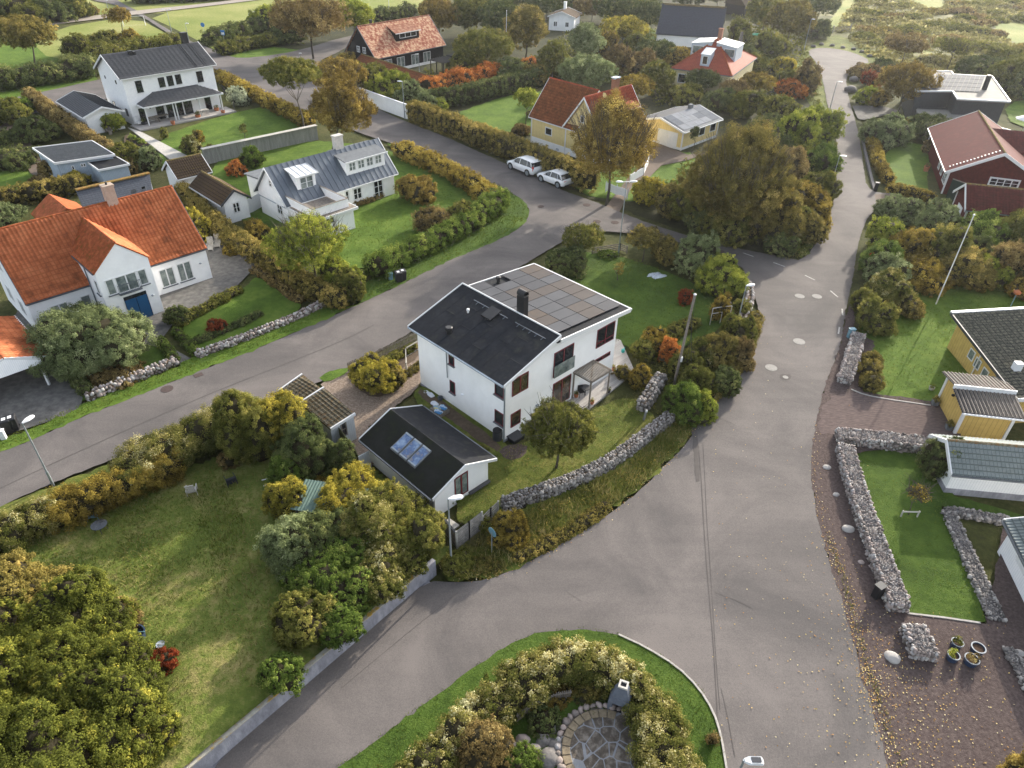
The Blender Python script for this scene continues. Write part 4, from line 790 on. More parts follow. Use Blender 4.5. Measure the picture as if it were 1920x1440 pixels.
T2.walls(2.51,4.28,'red_boards',corner='white_paint'); T2.gable(2.51,4.28,'tile_darkred',relief=(.3,.34,.045),barge='white_paint',gutter='metal_light',fas=.25,cap='moss_ridge'); T2.win('l',1.5,.0,3.2,2.0,2,1,fm='white_paint',gm='plaster_cool')
X,Y=at(1776,372); sc=empty('green_screen',(X,Y,0),R(-60),'dark green board screen between the red house and its annexe','screen'); MB().box(-.2,-.05,0,3.6,.05,2.2).build('panel',MATS['green_dark'],sc); MB().box(-.2,-.08,2.2,3.6,.08,2.28).build('top_rail',MATS['old_wood'],sc)
# ---- ochre bungalow at right
X,Y=at(1774,639); U=empty('ochre_bungalow',(X,Y,0),0,'ochre board bungalow with low dark mossy tiled roof at the right edge','house')
zh,zl=3.1,2.45
A=at(1783,587,zh); B=at(1907,748,zl); dv=(B[0]-A[0],B[1]-A[1]); C_=at(1920,579,zh); du=np.array([C_[0]-A[0],C_[1]-A[1]]); du/=np.linalg.norm(du); LL=14
q=[(B[0]-X,B[1]-Y,zl),(B[0]-X+du[0]*LL,B[1]-Y+du[1]*LL,zl),(A[0]-X+du[0]*LL,A[1]-Y+du[1]*LL,zh),(A[0]-X,A[1]-Y,zh)]
print('bungalow',np.degrees(np.arctan2(du[1],du[0])),np.degrees(np.arctan2(dv[1],dv[0])),np.hypot(*dv))
r=MB().slab(q,.16).build('roof',MATS['tile_moss_dark'],U); setuv(r); tiles(q,(.45,.34,.03),r,MATS['tile_moss_dark'])
MB().beam(Vector(q[3])+Vector((0,0,.05)),Vector(q[2])+Vector((0,0,.05)),.25,.16).build('fascia',MATS['white_paint'],r); MB().beam(Vector(q[0])-Vector((0,0,.1)),Vector(q[1])-Vector((0,0,.1)),.12,.3).build('fascia',MATS['white_paint'],r); b=MB(); b.beam(Vector(q[3])-Vector((0,0,.05)),Vector(q[0])-Vector((0,0,.05)),.1,.22); b.build('verge_board',MATS['dark_grey'],r)
vv=Vector((dv[0],dv[1],0)).normalized(); uu=Vector((du[0],du[1],0)); n0=Vector(q[3])+uu*.75+vv*.3; n1=Vector(q[0])+uu*.75-vv*.4; n2=n1+uu*12; n3=n0+uu*12
MB().hexa([(p.x,p.y,-.2) for p in (n1,n2,n3,n0)],[(n1.x,n1.y,zl-.1),(n2.x,n2.y,zl-.1),(n3.x,n3.y,zh-.1),(n0.x,n0.y,zh-.1)]).build('wall',MATS['ochre_boards'],U)
pa=(n0.x+X,n0.y+Y);pb=(n1.x+X,n1.y+Y)
for a in ((525,470,562,545),(580,555,625,640),(650,660,700,740)): wallwin(U,pa,pb,0,1720+a[0]/5.333,570+a[1]/5.333,1720+a[2]/5.333,570+a[3]/5.333,0,'white_paint','glass_curtain',1,1,sz=(.75,.8))
st=at(1906,690,2.8); MB().box(st[0]-X-.25,st[1]-Y-.2,2.6,st[0]-X+.25,st[1]-Y+.2,3.25).build('roof_vent',MATS['white_paint'],r)
MB().tube((n0.x+vv.x*4-.1*uu.x,n0.y+vv.y*4,2.8),(n0.x+vv.x*4-.1*uu.x,n0.y+vv.y*4,.1),.05).build('downpipe',MATS['white_paint'],U)
# ---- ochre shed with split roof
V_=House('ochre_shed','ochre board shed with striped split-level roof and white corner boards','shed',29.42,36.57,-8.8,3.04,3.56)
mb=MB().box(0,0,-.2,3.04,3.56,2.1); mb.hexa([(0,0,2.1),(3.04,0,2.1),(3.04,1.8,2.1),(0,1.8,2.1)],[(0,0,2.2),(3.04,0,2.2),(3.04,1.8,2.5),(0,1.8,2.5)]); mb.hexa([(0,1.8,2.1),(3.04,1.8,2.1),(3.04,3.56,2.1),(0,3.56,2.1)],[(0,1.8,2.72),(3.04,1.8,2.72),(3.04,3.56,2.45),(0,3.56,2.45)]); mb.build('wall',MATS['ochre_boards'],V_.e)
for q in ([(-.35,-.4,2.18),(3.5,-.4,2.18),(3.5,1.75,2.52),(-.35,1.75,2.52)],[(3.5,3.95,2.4),(-.35,3.95,2.4),(-.35,1.85,2.8),(3.5,1.85,2.8)]):
    r=MB().slab(q,.08).build('roof',MATS['tile_striped'],V_.e); setuv(r)
    b=MB()
    n=16
    for i in range(n): f=(i+.5)/n; b.beam(Vector(q[0]).lerp(Vector(q[1]),f)+Vector((0,0,.03)),Vector(q[3]).lerp(Vector(q[2]),f)+Vector((0,0,.03)),.075,.05)
    b.build('roof_roll',M('tile_pale',(.19,.165,.145),(.13,.115,.10),4,.7),r)
MB().box(-.37,1.76,2.5,3.52,1.86,2.82).build('clerestory_board',MATS['white_paint'],V_.e); MB().box(-.08,-.08,0,.1,.1,2.15).box(2.94,-.08,0,3.12,.1,2.15).box(-.08,3.46,0,.1,3.64,2.4).build('corner_board',MATS['white_paint'],V_.e); MB().beam((-.35,-.47,2.1),(3.5,-.47,2.1),.1,.1).build('gutter',MATS['white_paint'],V_.e)
MB().lathe([(.1,0),(.12,.1),(.03,.16)],(-.15,1.8,1.9),8).build('wall_lamp',MATS['black_metal'],V_.e)
# ---- white garage with grey green tiles
Wg=House('white_garage','white board garage with grey green tiled roof behind the cobble wall','garage',26.08,31.03,-6.1,9,2.82)
Wg.walls(1.88,2.94,'white_boards',plinth='concrete',ph=.45); Wg.gable(1.88,2.94,'tile_greygreen',relief=(.22,.34,.045),cap='tile_moss',barge='white_paint',gutter='metal_light',fas=.22)
# ---- white house lower right
x0,y0=at(1870,1034); x1,y1=at(1925,1150); ag=math.degrees(math.atan2(y1-y0,x1-x0))
Xh=House('white_board_house','white board house with dark tiled roof at the lower right edge','house',x0,y0,ag,6.5,5)
Xh.walls(2.1,3.2,'white_boards'); Xh.gable(2.1,3.2,'tile_greygreen',relief=(.22,.34,.045),gutter='metal_light'); Xh.winp('f',1360+1785/3.273,1000+150/3.273,1360+1850/3.273,1000+250/3.273,1,2,trim=.06)
# ================= ground
def asphalt(name,c1,c2,c3):
    m,n,p,ns,lk=nmat(name); p.inputs['Roughness'].default_value=.88; p.inputs['Specular IOR Level'].default_value=.12
    tc=ns.new('ShaderNodeTexCoord')
    a=ns.new('ShaderNodeTexNoise'); a.inputs['Scale'].default_value=.16; a.inputs['Detail'].default_value=7; a.inputs['Roughness'].default_value=.62; a.inputs['Distortion'].default_value=.8
    b=ns.new('ShaderNodeTexNoise'); b.inputs['Scale'].default_value=14; b.inputs['Detail'].default_value=4; b.inputs['Roughness'].default_value=.9
    mp=ns.new('ShaderNodeMapping'); mp.inputs['Rotation'].default_value=(0,0,R(-45)); mp.inputs['Scale'].default_value=(.12,1.3,1); lk.new(tc.outputs['Object'],mp.inputs[0])
    c=ns.new('ShaderNodeTexNoise'); c.inputs['Scale'].default_value=1; c.inputs['Detail'].default_value=5; lk.new(mp.outputs[0],c.inputs[0])
    for k in (a,b): lk.new(tc.outputs['Object'],k.inputs[0])
    r=ramp(ns,[(.3,c3),(.5,c2),(.68,c1)]); 
    m1=ns.new('ShaderNodeMath'); m1.operation='MULTIPLY_ADD'; lk.new(b.outputs[0],m1.inputs[0]); m1.inputs[1].default_value=.8; lk.new(a.outputs[0],m1.inputs[2])
    m2=ns.new('ShaderNodeMath'); m2.operation='MULTIPLY_ADD'; lk.new(c.outputs[0],m2.inputs[0]); m2.inputs[1].default_value=.2; lk.new(m1.outputs[0],m2.inputs[2])
    m3=ns.new('ShaderNodeMath'); m3.operation='SUBTRACT'; lk.new(m2.outputs[0],m3.inputs[0]); m3.inputs[1].default_value=.5
    lk.new(m3.outputs[0],r.inputs[0]); lk.new(r.outputs[0],p.inputs['Base Color'])
    bp=ns.new('ShaderNodeBump'); bp.inputs['Strength'].default_value=.5; bp.inputs['Distance'].default_value=.02; lk.new(b.outputs[0],bp.inputs['Height']); lk.new(bp.outputs[0],p.inputs['Normal'])
    MATS[name]=m
asphalt('asphalt',(.160,.143,.135),(.122,.110,.105),(.088,.081,.079))
asphalt('asphalt_grey',(.150,.142,.140),(.125,.118,.117),(.10,.095,.095))
M('asphalt_dark',(.105,.095,.09),(.088,.08,.076),3,.85,.3,40,dist=.01)
grass('rough_ground',(.030,.034,.012),(.06,.066,.02),(.11,.10,.04),.25,5)
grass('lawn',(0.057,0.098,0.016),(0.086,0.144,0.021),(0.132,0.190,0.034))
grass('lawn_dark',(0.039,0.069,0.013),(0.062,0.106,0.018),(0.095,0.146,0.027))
grass('lawn_dry',(0.072,0.104,0.021),(0.130,0.163,0.034),(0.286,0.247,0.098),.22,7)
grass('lawn_mossy',(0.060,0.074,0.017),(0.102,0.126,0.024),(0.192,0.180,0.054),.35,8)
grass('field',(.13,.17,.035),(.20,.22,.06),(.30,.29,.11),.06,2)
grass('moor',(.05,.055,.02),(.12,.12,.043),(.28,.25,.13),.12,1.1,1.)
grass('wood_floor',(.022,.024,.012),(.04,.042,.018),(.07,.068,.03),.3,4)
M('gravel',(.31,.245,.195),(.19,.15,.12),9,.95,.7,22,c3=(.12,.085,.07))
M('gravel_dark',(.118,.092,.084),(.082,.063,.059),7,.95,.7,26,c3=(.055,.04,.04))
M('gravel_drive',(.155,.118,.108),(.11,.085,.08),5,.95,.7,26,c3=(.08,.062,.06),stretch=(.5,1.8,1))
M('pebbles',(.26,.25,.245),(.16,.15,.15),16,.95,.8,30,c3=(.08,.075,.07))
M('pavers',(.26,.245,.23),(.175,.168,.16),2.2,.85,.3,20,pat=('brick',.55,.06,(.05,.05,.048)),c3=(.10,.095,.09))
M('pavers_warm',(.23,.18,.145),(.17,.135,.11),2.2,.85,.3,20,pat=('brick',.5,.06,(.08,.065,.055)))
M('flagstone',(.21,.185,.16),(.10,.085,.07),3,.85,.4,14,pat=('voro',.62,.035,(.26,.28,.31)),c3=(.055,.045,.04),patamt=.7)
M('flag_edge',(.27,.22,.15),(.18,.145,.10),5,.85,.3,14)
M('path_pale',(.34,.30,.26),(.27,.24,.21),2,.9,.3,12)
M('bare_earth',(.12,.09,.065),(.08,.06,.045),4,.95,.5,12)
M('line_white',(.5,.49,.46),(.25,.24,.23),9,.7)
M('kerb',(.42,.40,.37),(.32,.30,.28),5,.85,.3,16)
def smooth(pts,closed=True,it=2):
    P=[np.array(p,float) for p in pts]
    for _ in range(it):
        Q=[];n=len(P)
        for i in range(n if closed else n-1):
            a,b=P[i],P[(i+1)%n]; Q+=[a*.75+b*.25,a*.25+b*.75]
        if not closed: Q=[P[0]]+Q+[P[-1]]
        P=Q
    return P
def sheet(name,px,z,mat,kind='structure',sm=1,jit=0.,label=None,cat=None,raised=False,world=False,parent=None):
    P=[np.array(p if world else at(p[0],p[1],z)) for p in px]
    if sm: P=smooth(P,True,sm)
    if jit:
        Q=[];g=random.Random(len(P)); n=len(P)
        for i in range(n):
            a,b=P[i],P[(i+1)%n]; L=np.linalg.norm(b-a); st=max(.35,np.linalg.norm(a)*.006); k=max(1,min(60,int(L/st))); d=(b-a)/max(L,1e-6); nn=np.array([-d[1],d[0]])
            for j in range(k): Q.append(a+(b-a)*j/k+nn*g.gauss(0,jit))
        P=Q
    import mathutils.geometry as mg
    tri=mg.tessellate_polygon([[Vector((p[0],p[1],0)) for p in P]])
    mb=MB(); mb.add([(p[0],p[1],z) for p in P],[tuple(t) for t in tri]); o=mb.build(name,MATS[mat],parent)
    if any(f.normal.z<0 for f in list(o.data.polygons)[:1]): 
        o.data.flip_normals()
    for f in o.data.polygons:
        if f.normal.z<0: f.flip()
    if kind: o['kind']=kind
    if label: tag(o,label,cat)
    return o
def ribbon(name,px,z,w,mat,kind='structure',parent=None,world=False,jit=0,h=0,sm=1,label=None,cat=None):
    P=[np.array(p if world else at(p[0],p[1],z)) for p in px]; P=smooth(P,False,sm) if sm else P
    g=random.Random(7); mb=MB(); Ls=[];Rs=[]
    for i,p in enumerate(P):
        d=P[min(i+1,len(P)-1)]-P[max(i-1,0)]; d/=np.linalg.norm(d); n=np.array([-d[1],d[0]]); ww=w*(1+g.gauss(0,jit)); Ls.append(p+n*ww/2);Rs.append(p-n*ww/2)
    if h:
        for i in range(len(P)-1): mb.hexa([(*Rs[i],-.1),(*Rs[i+1],-.1),(*Ls[i+1],-.1),(*Ls[i],-.1)],[(*Rs[i],h),(*Rs[i+1],h),(*Ls[i+1],h),(*Ls[i],h)])
    else: mb.add([(*p,z) for p in Ls]+[(*p,z) for p in Rs],[(len(P)+i,len(P)+i+1,i+1,i) for i in range(len(P)-1)])
    o=mb.build(name,MATS[mat],parent)
    if kind: o['kind']=kind
    if label: tag(o,label,cat)
    return o
# base ground reaching beyond the frame
o=MB().add([(-700,-40,-.03),(700,-40,-.03),(700,900,-.03),(-700,900,-.03)],[(0,1,2,3)]).build('ground',MATS['rough_ground']); o['kind']='structure'
zc=[0.]
def Zn(): zc[0]+=.004; return zc[0]
sheet('field',[(-500,90),(0,75),(90,50),(250,25),(300,25),(520,-5),(800,-80),(1300,-120),(1300,-160),(-600,-60)],Zn(),'field',sm=0)
sheet('field',[(-200,200),(0,195),(60,180),(180,150),(175,110),(0,60),(-200,80)],Zn(),'lawn',sm=0)
sheet('field',[(90,55),(250,30),(330,72),(395,100),(300,110),(170,120),(60,100)],Zn(),'field')
sheet('field',[(268,26),(490,-8),(800,-60),(800,45),(640,35),(520,60),(470,82),(430,105),(400,92),(345,62)],Zn(),'field')
sheet('grass_verge',[(-20,215),(0,180),(80,160),(175,140),(185,152),(90,172),(0,190)],Zn(),'lawn',jit=.1)
sheet('grass_verge',[(428,100),(480,93),(545,84),(600,75),(620,85),(560,102),(480,112),(440,116)],Zn(),'lawn',jit=.1)
sheet('woodland_floor',[(480,85),(700,40),(1000,-10),(1500,-10),(1520,90),(1560,240),(1570,350),(1540,470),(1480,490),(1300,440),(1100,370),(900,280),(700,180),(620,100)],Zn(),'wood_floor',jit=.2)
sheet('moor',[(1500,90),(1520,60),(1560,-60),(1700,-130),(2400,-160),(2600,150),(2100,210),(1920,180),(1700,125),(1640,120),(1600,90)],Zn(),'moor',sm=0)
sheet('moor_grass',[(1545,60),(1570,55),(1590,20),(1640,-20),(1600,-25),(1575,10),(1560,35)],Zn(),'field',jit=.3)
sheet('moor_grass',[(1700,0),(1760,25),(1780,0),(1740,-20)],Zn(),'field',jit=.4)
sheet('moor_grass',[(1850,45),(1920,95),(1990,110),(1990,60),(1900,30)],Zn(),'field',jit=.4)
sheet('moor_grass',[(1715,45),(1750,90),(1735,105),(1715,80),(1700,60)],Zn(),'field',jit=.4)
# lawns
sheet('lawn',[(-150,300),(0,320),(80,320),(90,350),(0,385),(-150,390)],Zn(),'lawn',sm=0,jit=.05)
sheet('lawn',[(280,262),(420,215),(520,195),(570,240),(590,265),(480,290),(345,303)],Zn(),'lawn',jit=.05)
sheet('lawn',[(255,285),(300,285),(318,305),(280,320)],Zn(),'lawn',jit=.05)
sheet('lawn',[(395,300),(480,270),(640,262),(800,300),(930,390),(900,420),(700,505),(620,500),(470,420),(400,380)],Zn(),'lawn',jit=.1)
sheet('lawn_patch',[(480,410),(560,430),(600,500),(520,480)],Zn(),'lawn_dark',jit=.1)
sheet('lawn',[(850,215),(900,195),(970,175),(1040,170),(1010,255),(960,250),(900,235)],Zn(),'lawn',jit=.1)
sheet('lawn',[(1070,330),(1150,320),(1225,300),(1290,280),(1310,300),(1270,350),(1220,380),(1150,375),(1090,365)],Zn(),'lawn',jit=.1)
sheet('lawn',[(1370,60),(1420,60),(1480,110),(1430,130),(1390,100)],Zn(),'lawn_dark',jit=.2)
sheet('lawn',[(1205,45),(1235,60),(1225,80),(1200,80)],Zn(),'lawn_dark',jit=.2)
sheet('lawn',[(1505,95),(1560,60),(1620,85),(1680,110),(1700,140),(1640,130),(1560,95),(1535,110),(1560,200),(1545,215),(1510,190),(1490,130)],Zn(),'lawn_mossy',jit=.1)
sheet('lawn',[(1650,285),(1725,262),(1745,300),(1735,345),(1760,385),(1660,355)],Zn(),'lawn',jit=.05)
sheet('lawn',[(1880,195),(1960,180),(2000,240),(1900,240)],Zn(),'lawn',jit=.05)
sheet('lawn',[(1620,560),(1700,520),(1960,510),(2000,600),(1900,700),(1770,770),(1690,755),(1625,745),(1600,700)],Zn(),'lawn',jit=.05)
sheet('lawn',[(1590,845),(1720,835),(1790,930),(1900,960),(1990,990),(1990,1000),(1765,948),(1780,985),(1820,1080),(1850,1168),(1700,1150),(1640,1000)],Zn(),'lawn_dark',sm=0,jit=.03)
# villa garden
sheet('paving',[(10,620),(60,540),(300,440),(400,438),(425,450),(470,470),(490,490),(440,540),(330,600),(300,640),(390,690),(370,700),(250,640),(100,640)],Zn(),'pavers',sm=0)
sheet('lawn',[(335,610),(380,585),(440,555),(490,510),(540,560),(575,575),(500,610),(430,640),(365,665)],Zn(),'lawn',jit=.05)
sheet('lawn',[(100,660),(300,640),(335,685),(170,750),(90,760)],Zn(),'lawn_dark',jit=.05)
sheet('flower_bed',[(480,510),(510,505),(570,555),(560,570),(540,560)],Zn(),'bare_earth',jit=.05)
sheet('driveway',[(-60,640),(60,640),(110,690),(155,745),(150,770),(45,805),(-80,830)],Zn(),'pavers',sm=0)
# upper left gardens
sheet('garden_path',[(-20,240),(30,225),(50,260),(70,285),(85,325),(60,335),(45,290),(0,270)],Zn(),'pavers_warm',jit=.03)
sheet('boardwalk_bed',[(235,245),(270,270),(280,290),(230,285)],Zn(),'bare_earth')
# central plot
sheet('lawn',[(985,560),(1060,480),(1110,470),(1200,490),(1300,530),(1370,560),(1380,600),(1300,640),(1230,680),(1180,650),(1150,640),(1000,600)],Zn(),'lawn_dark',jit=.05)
sheet('lawn',[(940,850),(1100,770),(1190,740),(1215,770),(1245,800),(1180,860),(1100,905),(1020,930),(940,960),(880,985),(850,975),(870,900)],Zn(),'lawn_mossy',jit=.05)
sheet('lawn',[(770,735),(800,720),(960,830),(930,860),(880,830),(790,765)],Zn(),'lawn_mossy',jit=.05)
sheet('gravel_yard',[(600,720),(650,695),(785,640),(800,705),(770,740),(690,800),(720,850),(690,880),(660,850),(640,790),(620,750)],Zn(),'gravel',jit=.05,sm=0)
sheet('flower_bed',[(790,725),(945,835),(930,850),(780,740)],Zn(),'bare_earth',jit=.03)
sheet('flower_bed',[(930,840),(990,830),(985,855),(950,865)],Zn(),'gravel_dark',jit=.03)
sheet('flower_bed',[(652,700),(784,636),(790,668),(738,700),(742,735),(700,748),(668,728)],Zn(),'bare_earth',jit=.03)
# yellow house yard
sheet('paving',[(1200,255),(1290,290),(1330,285),(1290,300),(1240,310),(1215,335),(1190,340),(1160,400),(1130,395),(1180,330),(1210,300)],Zn(),'pavers_warm',sm=0)
# right side drive and gravel
# ---- roads
RZ=Zn()
sheet('road',[(-400,1150),(0,948),(100,905),(250,845),(400,790),(530,735),(600,718),(650,690),(780,618),(860,570),(1000,485),(1040,462),(1075,440),(1160,432),(1290,455),(1385,500),(1450,520),(1560,500),(1500,488),(1380,465),(1300,445),(1220,420),(1160,397),(1120,380),(1050,355),(1000,330),(900,285),(820,250),(760,228),(700,200),(640,180),(600,150),(590,118),(640,95),(670,75),(700,60),(640,70),(560,95),(480,108),(430,108),(395,88),(400,130),(440,155),(520,190),(600,215),(660,245),(740,270),(800,290),(880,325),(950,355),(985,378),(993,395),(990,410),(975,428),(930,452),(880,472),(820,498),(760,530),(640,585),(480,655),(330,712),(232,752),(150,783),(60,825),(0,848),(-400,980)],RZ,'asphalt',sm=1,jit=.03)
sheet('road',[(1385,488),(1400,520),(1418,560),(1424,595),(1400,640),(1380,690),(1358,725),(1335,760),(1310,795),(1290,830),(1250,870),(1200,920),(1150,958),(1100,992),(1050,1022),(1000,1050),(940,1078),(890,1092),(850,1092),(800,1088),(720,1155),(640,1225),(560,1290),(480,1356),(400,1440),(330,1540),(330,1700),(1740,1700),(1700,1550),(1668,1440),(1640,1330),(1615,1250),(1595,1180),(1580,1120),(1555,1050),(1543,1000),(1530,950),(1522,900),(1522,850),(1530,800),(1540,750),(1550,715),(1562,685),(1575,650),(1583,600),(1590,560),(1600,520),(1608,460),(1620,420),(1640,392),(1690,380),(1690,362),(1645,362),(1625,350),(1620,320),(1615,280),(1605,230),(1590,180),(1585,145),(1604,124),(1636,115),(1600,98),(1560,90),(1525,90),(1513,98),(1532,118),(1543,150),(1553,205),(1562,240),(1570,270),(1568,330),(1562,380),(1548,420),(1532,455),(1508,485),(1470,495)],RZ+.003,'asphalt_grey' if 0 else 'asphalt',sm=1,jit=.025)
sheet('road',[(-300,240),(0,188),(90,170),(180,150),(260,135),(400,110),(410,135),(250,175),(100,205),(0,225),(-300,290)],RZ-.001,'asphalt',sm=1,jit=.03)
sheet('path',[(232,8),(258,20),(290,40),(350,75),(400,92),(425,112),(405,130),(378,110),(330,72),(262,28),(215,8),(170,0),(150,-15),(190,-20)],RZ+.005,'asphalt',sm=1,jit=.03)
sheet('path',[(-150,78),(0,52),(90,40),(250,20),(400,5),(520,-12),(520,-5),(400,10),(255,27),(90,47),(0,60),(-150,90)],RZ+.007,'path_pale',sm=1)
# verge strips next to the left street
for i,p in enumerate(([(0,850),(60,827),(150,785),(160,765),(170,752),(330,690),(345,668),(470,625),(610,578),(640,588),(480,657),(330,714),(232,754),(150,787),(60,829),(0,852),(0,830),(60,805)],)):
    sheet('grass_verge',[(-100,890),(0,848),(60,825),(150,783),(232,752),(330,712),(480,655),(640,585),(690,560),(640,560),(470,620),(345,675),(330,690),(160,755),(140,770),(50,808),(-100,860)],RZ+.009,'lawn',jit=.08)
sheet('grass_verge',[(640,585),(760,530),(820,498),(880,472),(930,452),(975,428),(990,410),(993,395),(985,378),(950,355),(880,325),(800,290),(740,270),(720,268),(760,290),(880,345),(940,385),(945,400),(900,430),(780,490),(700,520),(640,560)],RZ+.009,'lawn_dark',jit=.08)
sheet('grass_verge',[(600,215),(520,190),(440,158),(420,140),(410,145),(440,170),(560,215),(590,222)],RZ+.009,'lawn',jit=.08)
sheet('grass_verge',[(595,705),(650,688),(655,696),(610,720)],RZ+.009,'lawn',jit=.05)
sheet('grass_verge',[(1508,485),(1532,455),(1548,420),(1562,380),(1568,330),(1570,270),(1562,262),(1556,330),(1548,380),(1530,420),(1508,455),(1490,480)],RZ+.009,'lawn_mossy',jit=.1)
sheet('grass_verge',[(1418,600),(1395,640),(1375,690),(1330,755),(1290,825),(1250,868),(1200,918),(1100,990),(1000,1048),(940,1078),(890,1090),(850,1092),(825,1070),(870,1040),(920,1000),(940,965),(1060,925),(1170,870),(1215,825),(1260,790),(1300,740),(1340,680),(1380,610),(1400,560)],RZ+.009,'lawn_mossy',jit=.12)
sheet('grass_verge',[(-100,992),(0,953),(100,910),(250,850),(400,795),(520,742),(520,752),(400,808),(250,870),(100,935),(0,978),(-100,1010)],RZ+.009,'lawn_mossy',jit=.1)
# small triangle pavement by the lane
sheet('pavement',[(1640,364),(1690,362),(1692,378),(1646,392),(1642,375)],RZ+.011,'pavers_warm',sm=0)
sheet('forecourt',[(1598,198),(1650,198),(1690,208),(1620,225),(1608,222)],RZ+.011,'pavers',sm=0)
# island
ISL=[(560,1500),(630,1440),(700,1393),(780,1330),(850,1280),(930,1222),(990,1192),(1040,1182),(1100,1180),(1160,1190),(1210,1213),(1270,1250),(1310,1290),(1338,1335),(1352,1380),(1362,1440),(1370,1520),(1300,1600),(700,1640)]
sheet('grass_island',ISL,RZ+.012,'lawn_dark',jit=.04)
ribbon('kerb_stones',[(1160,1190),(1210,1213),(1270,1250),(1310,1290),(1338,1335),(1352,1380),(1362,1440),(1370,1500)],RZ+.012,.09,'kerb',h=RZ+.06)
# right gravel margins
sheet('gravel_margin',[(1548,720),(1538,755),(1528,800),(1521,850),(1521,900),(1529,950),(1542,1000),(1554,1050),(1578,1120),(1593,1180),(1613,1250),(1638,1330),(1666,1440),(1740,1650),(2300,1650),(2300,1200),(1990,1000),(1880,990),(1850,1168),(1700,1150),(1640,1000),(1600,850),(1740,830),(1800,830),(1800,760),(1700,745),(1620,735),(1640,640),(1600,620),(1590,600),(1575,650),(1560,690)],RZ+.008,'gravel_dark',sm=0,jit=.05)
sheet('gravel_drive',[(1545,745),(1600,735),(1640,742),(1700,752),(1760,762),(1800,800),(1800,826),(1740,828),(1560,812),(1532,815)],RZ+.013,'gravel_drive',jit=.05)
sheet('dirt_margin',[(1590,570),(1603,580),(1600,620),(1590,660),(1570,720),(1548,722),(1565,680),(1578,640)],RZ+.012,'gravel_dark',jit=.06)
# road markings and covers
def dash(a,b,w=.12): ribbon('road_marking',[a,b],RZ+.016,w,'line_white',kind='structure',sm=0)
for a,b in (((1393,474),(1413,481)),((1450,492),(1472,500)),((1509,516),(1528,525)),((1557,545),(1571,557)),((1579,579),(1580,591)),((1574,613),(1572,626))): dash(a,b)
def cover(px,py,r,mat,label,col=0):
    x,y=at(px,py,RZ+.018); o=MB().lathe([(r,0),(r,.012)],(0,0,0),20).lathe([(r*.86,.012),(r*.86,.014)],(0,0,0),20,1).build('manhole_cover',[MATS[mat],MATS[mat]],loc=(x,y,RZ+.004)); tag(o,label,'manhole cover','manhole covers and discs in the road')
M('cover_pale',(.30,.29,.27),(.24,.23,.215),5,.8); M('cover_rust',(.10,.075,.07),(.07,.055,.05),9,.8,.4,20)
cover(1499.5,555,.42,'cover_pale','pale round disc on the road, left of the upper pair'); cover(1532,555.5,.42,'cover_pale','pale round disc on the road, right of the upper pair'); cover(1498.5,640,.46,'cover_pale','pale round disc on the road between the upper pair and the lowest one'); cover(1446,689,.44,'cover_pale','pale round disc on the road nearest the shrubby garden corner'); cover(1473,707,.2,'cover_pale','small pale drain lid on a dark patch of road')
cover(313,729,.42,'cover_rust','rusty round manhole cover at the kerb of the left street'); cover(1351,472,.42,'cover_rust','dark round manhole cover beside the big ornamental grass'); cover(1100,384,.42,'cover_rust','dark round manhole cover near the white car'); cover(1119,415,.42,'cover_rust','dark manhole cover left of the double headed lamp'); cover(1153,417,.42,'cover_rust','dark manhole cover just left of the lamp pole foot line'); cover(1014,387,.36,'cover_rust','dark cover at the apex of the street bend')
x,y=at(372,703,RZ+.018); o=MB().box(-.3,-.22,0,.3,.22,.012).build('drain_grate',MATS['cover_rust'],loc=(x,y,RZ+.004)); o.rotation_euler[2]=R(40); tag(o,'rusty square drain grate by the grass verge of the left street','drain')
# seams and cracks
def seam(px,w,name='road_seam'): ribbon(name,px,RZ+.015,w,'asphalt_dark',kind='structure',jit=.25,sm=2)
seam([(1310,838),(1315,900),(1320,990),(1325,1060),(1331,1130),(1337,1200),(1342,1280),(1347,1370)],.04); seam([(1318,830),(1322,900),(1326,990),(1331,1050),(1336,1130),(1342,1230),(1350,1330)],.025)
seam([(-20,925),(100,868),(250,800),(400,735),(520,688),(640,640),(700,610)],.05)
for p in ([(1340,1110),(1380,1125),(1410,1140)],[(1352,1290),(1364,1340),(1378,1420)],[(1062,1109),(1090,1127)],[(1340,780),(1360,788),(1378,797)],[(640,1290),(760,1190),(860,1110)]): seam(p,.022,'road_crack')
sheet('tar_patch',[(1300,770),(1310,830),(1312,900),(1305,905),(1300,830),(1294,780)],RZ+.014,'asphalt_dark',jit=.03); sheet('tar_patch',[(1463,700),(1485,703),(1480,713),(1462,711)],RZ+.014,'asphalt_dark',jit=.02)
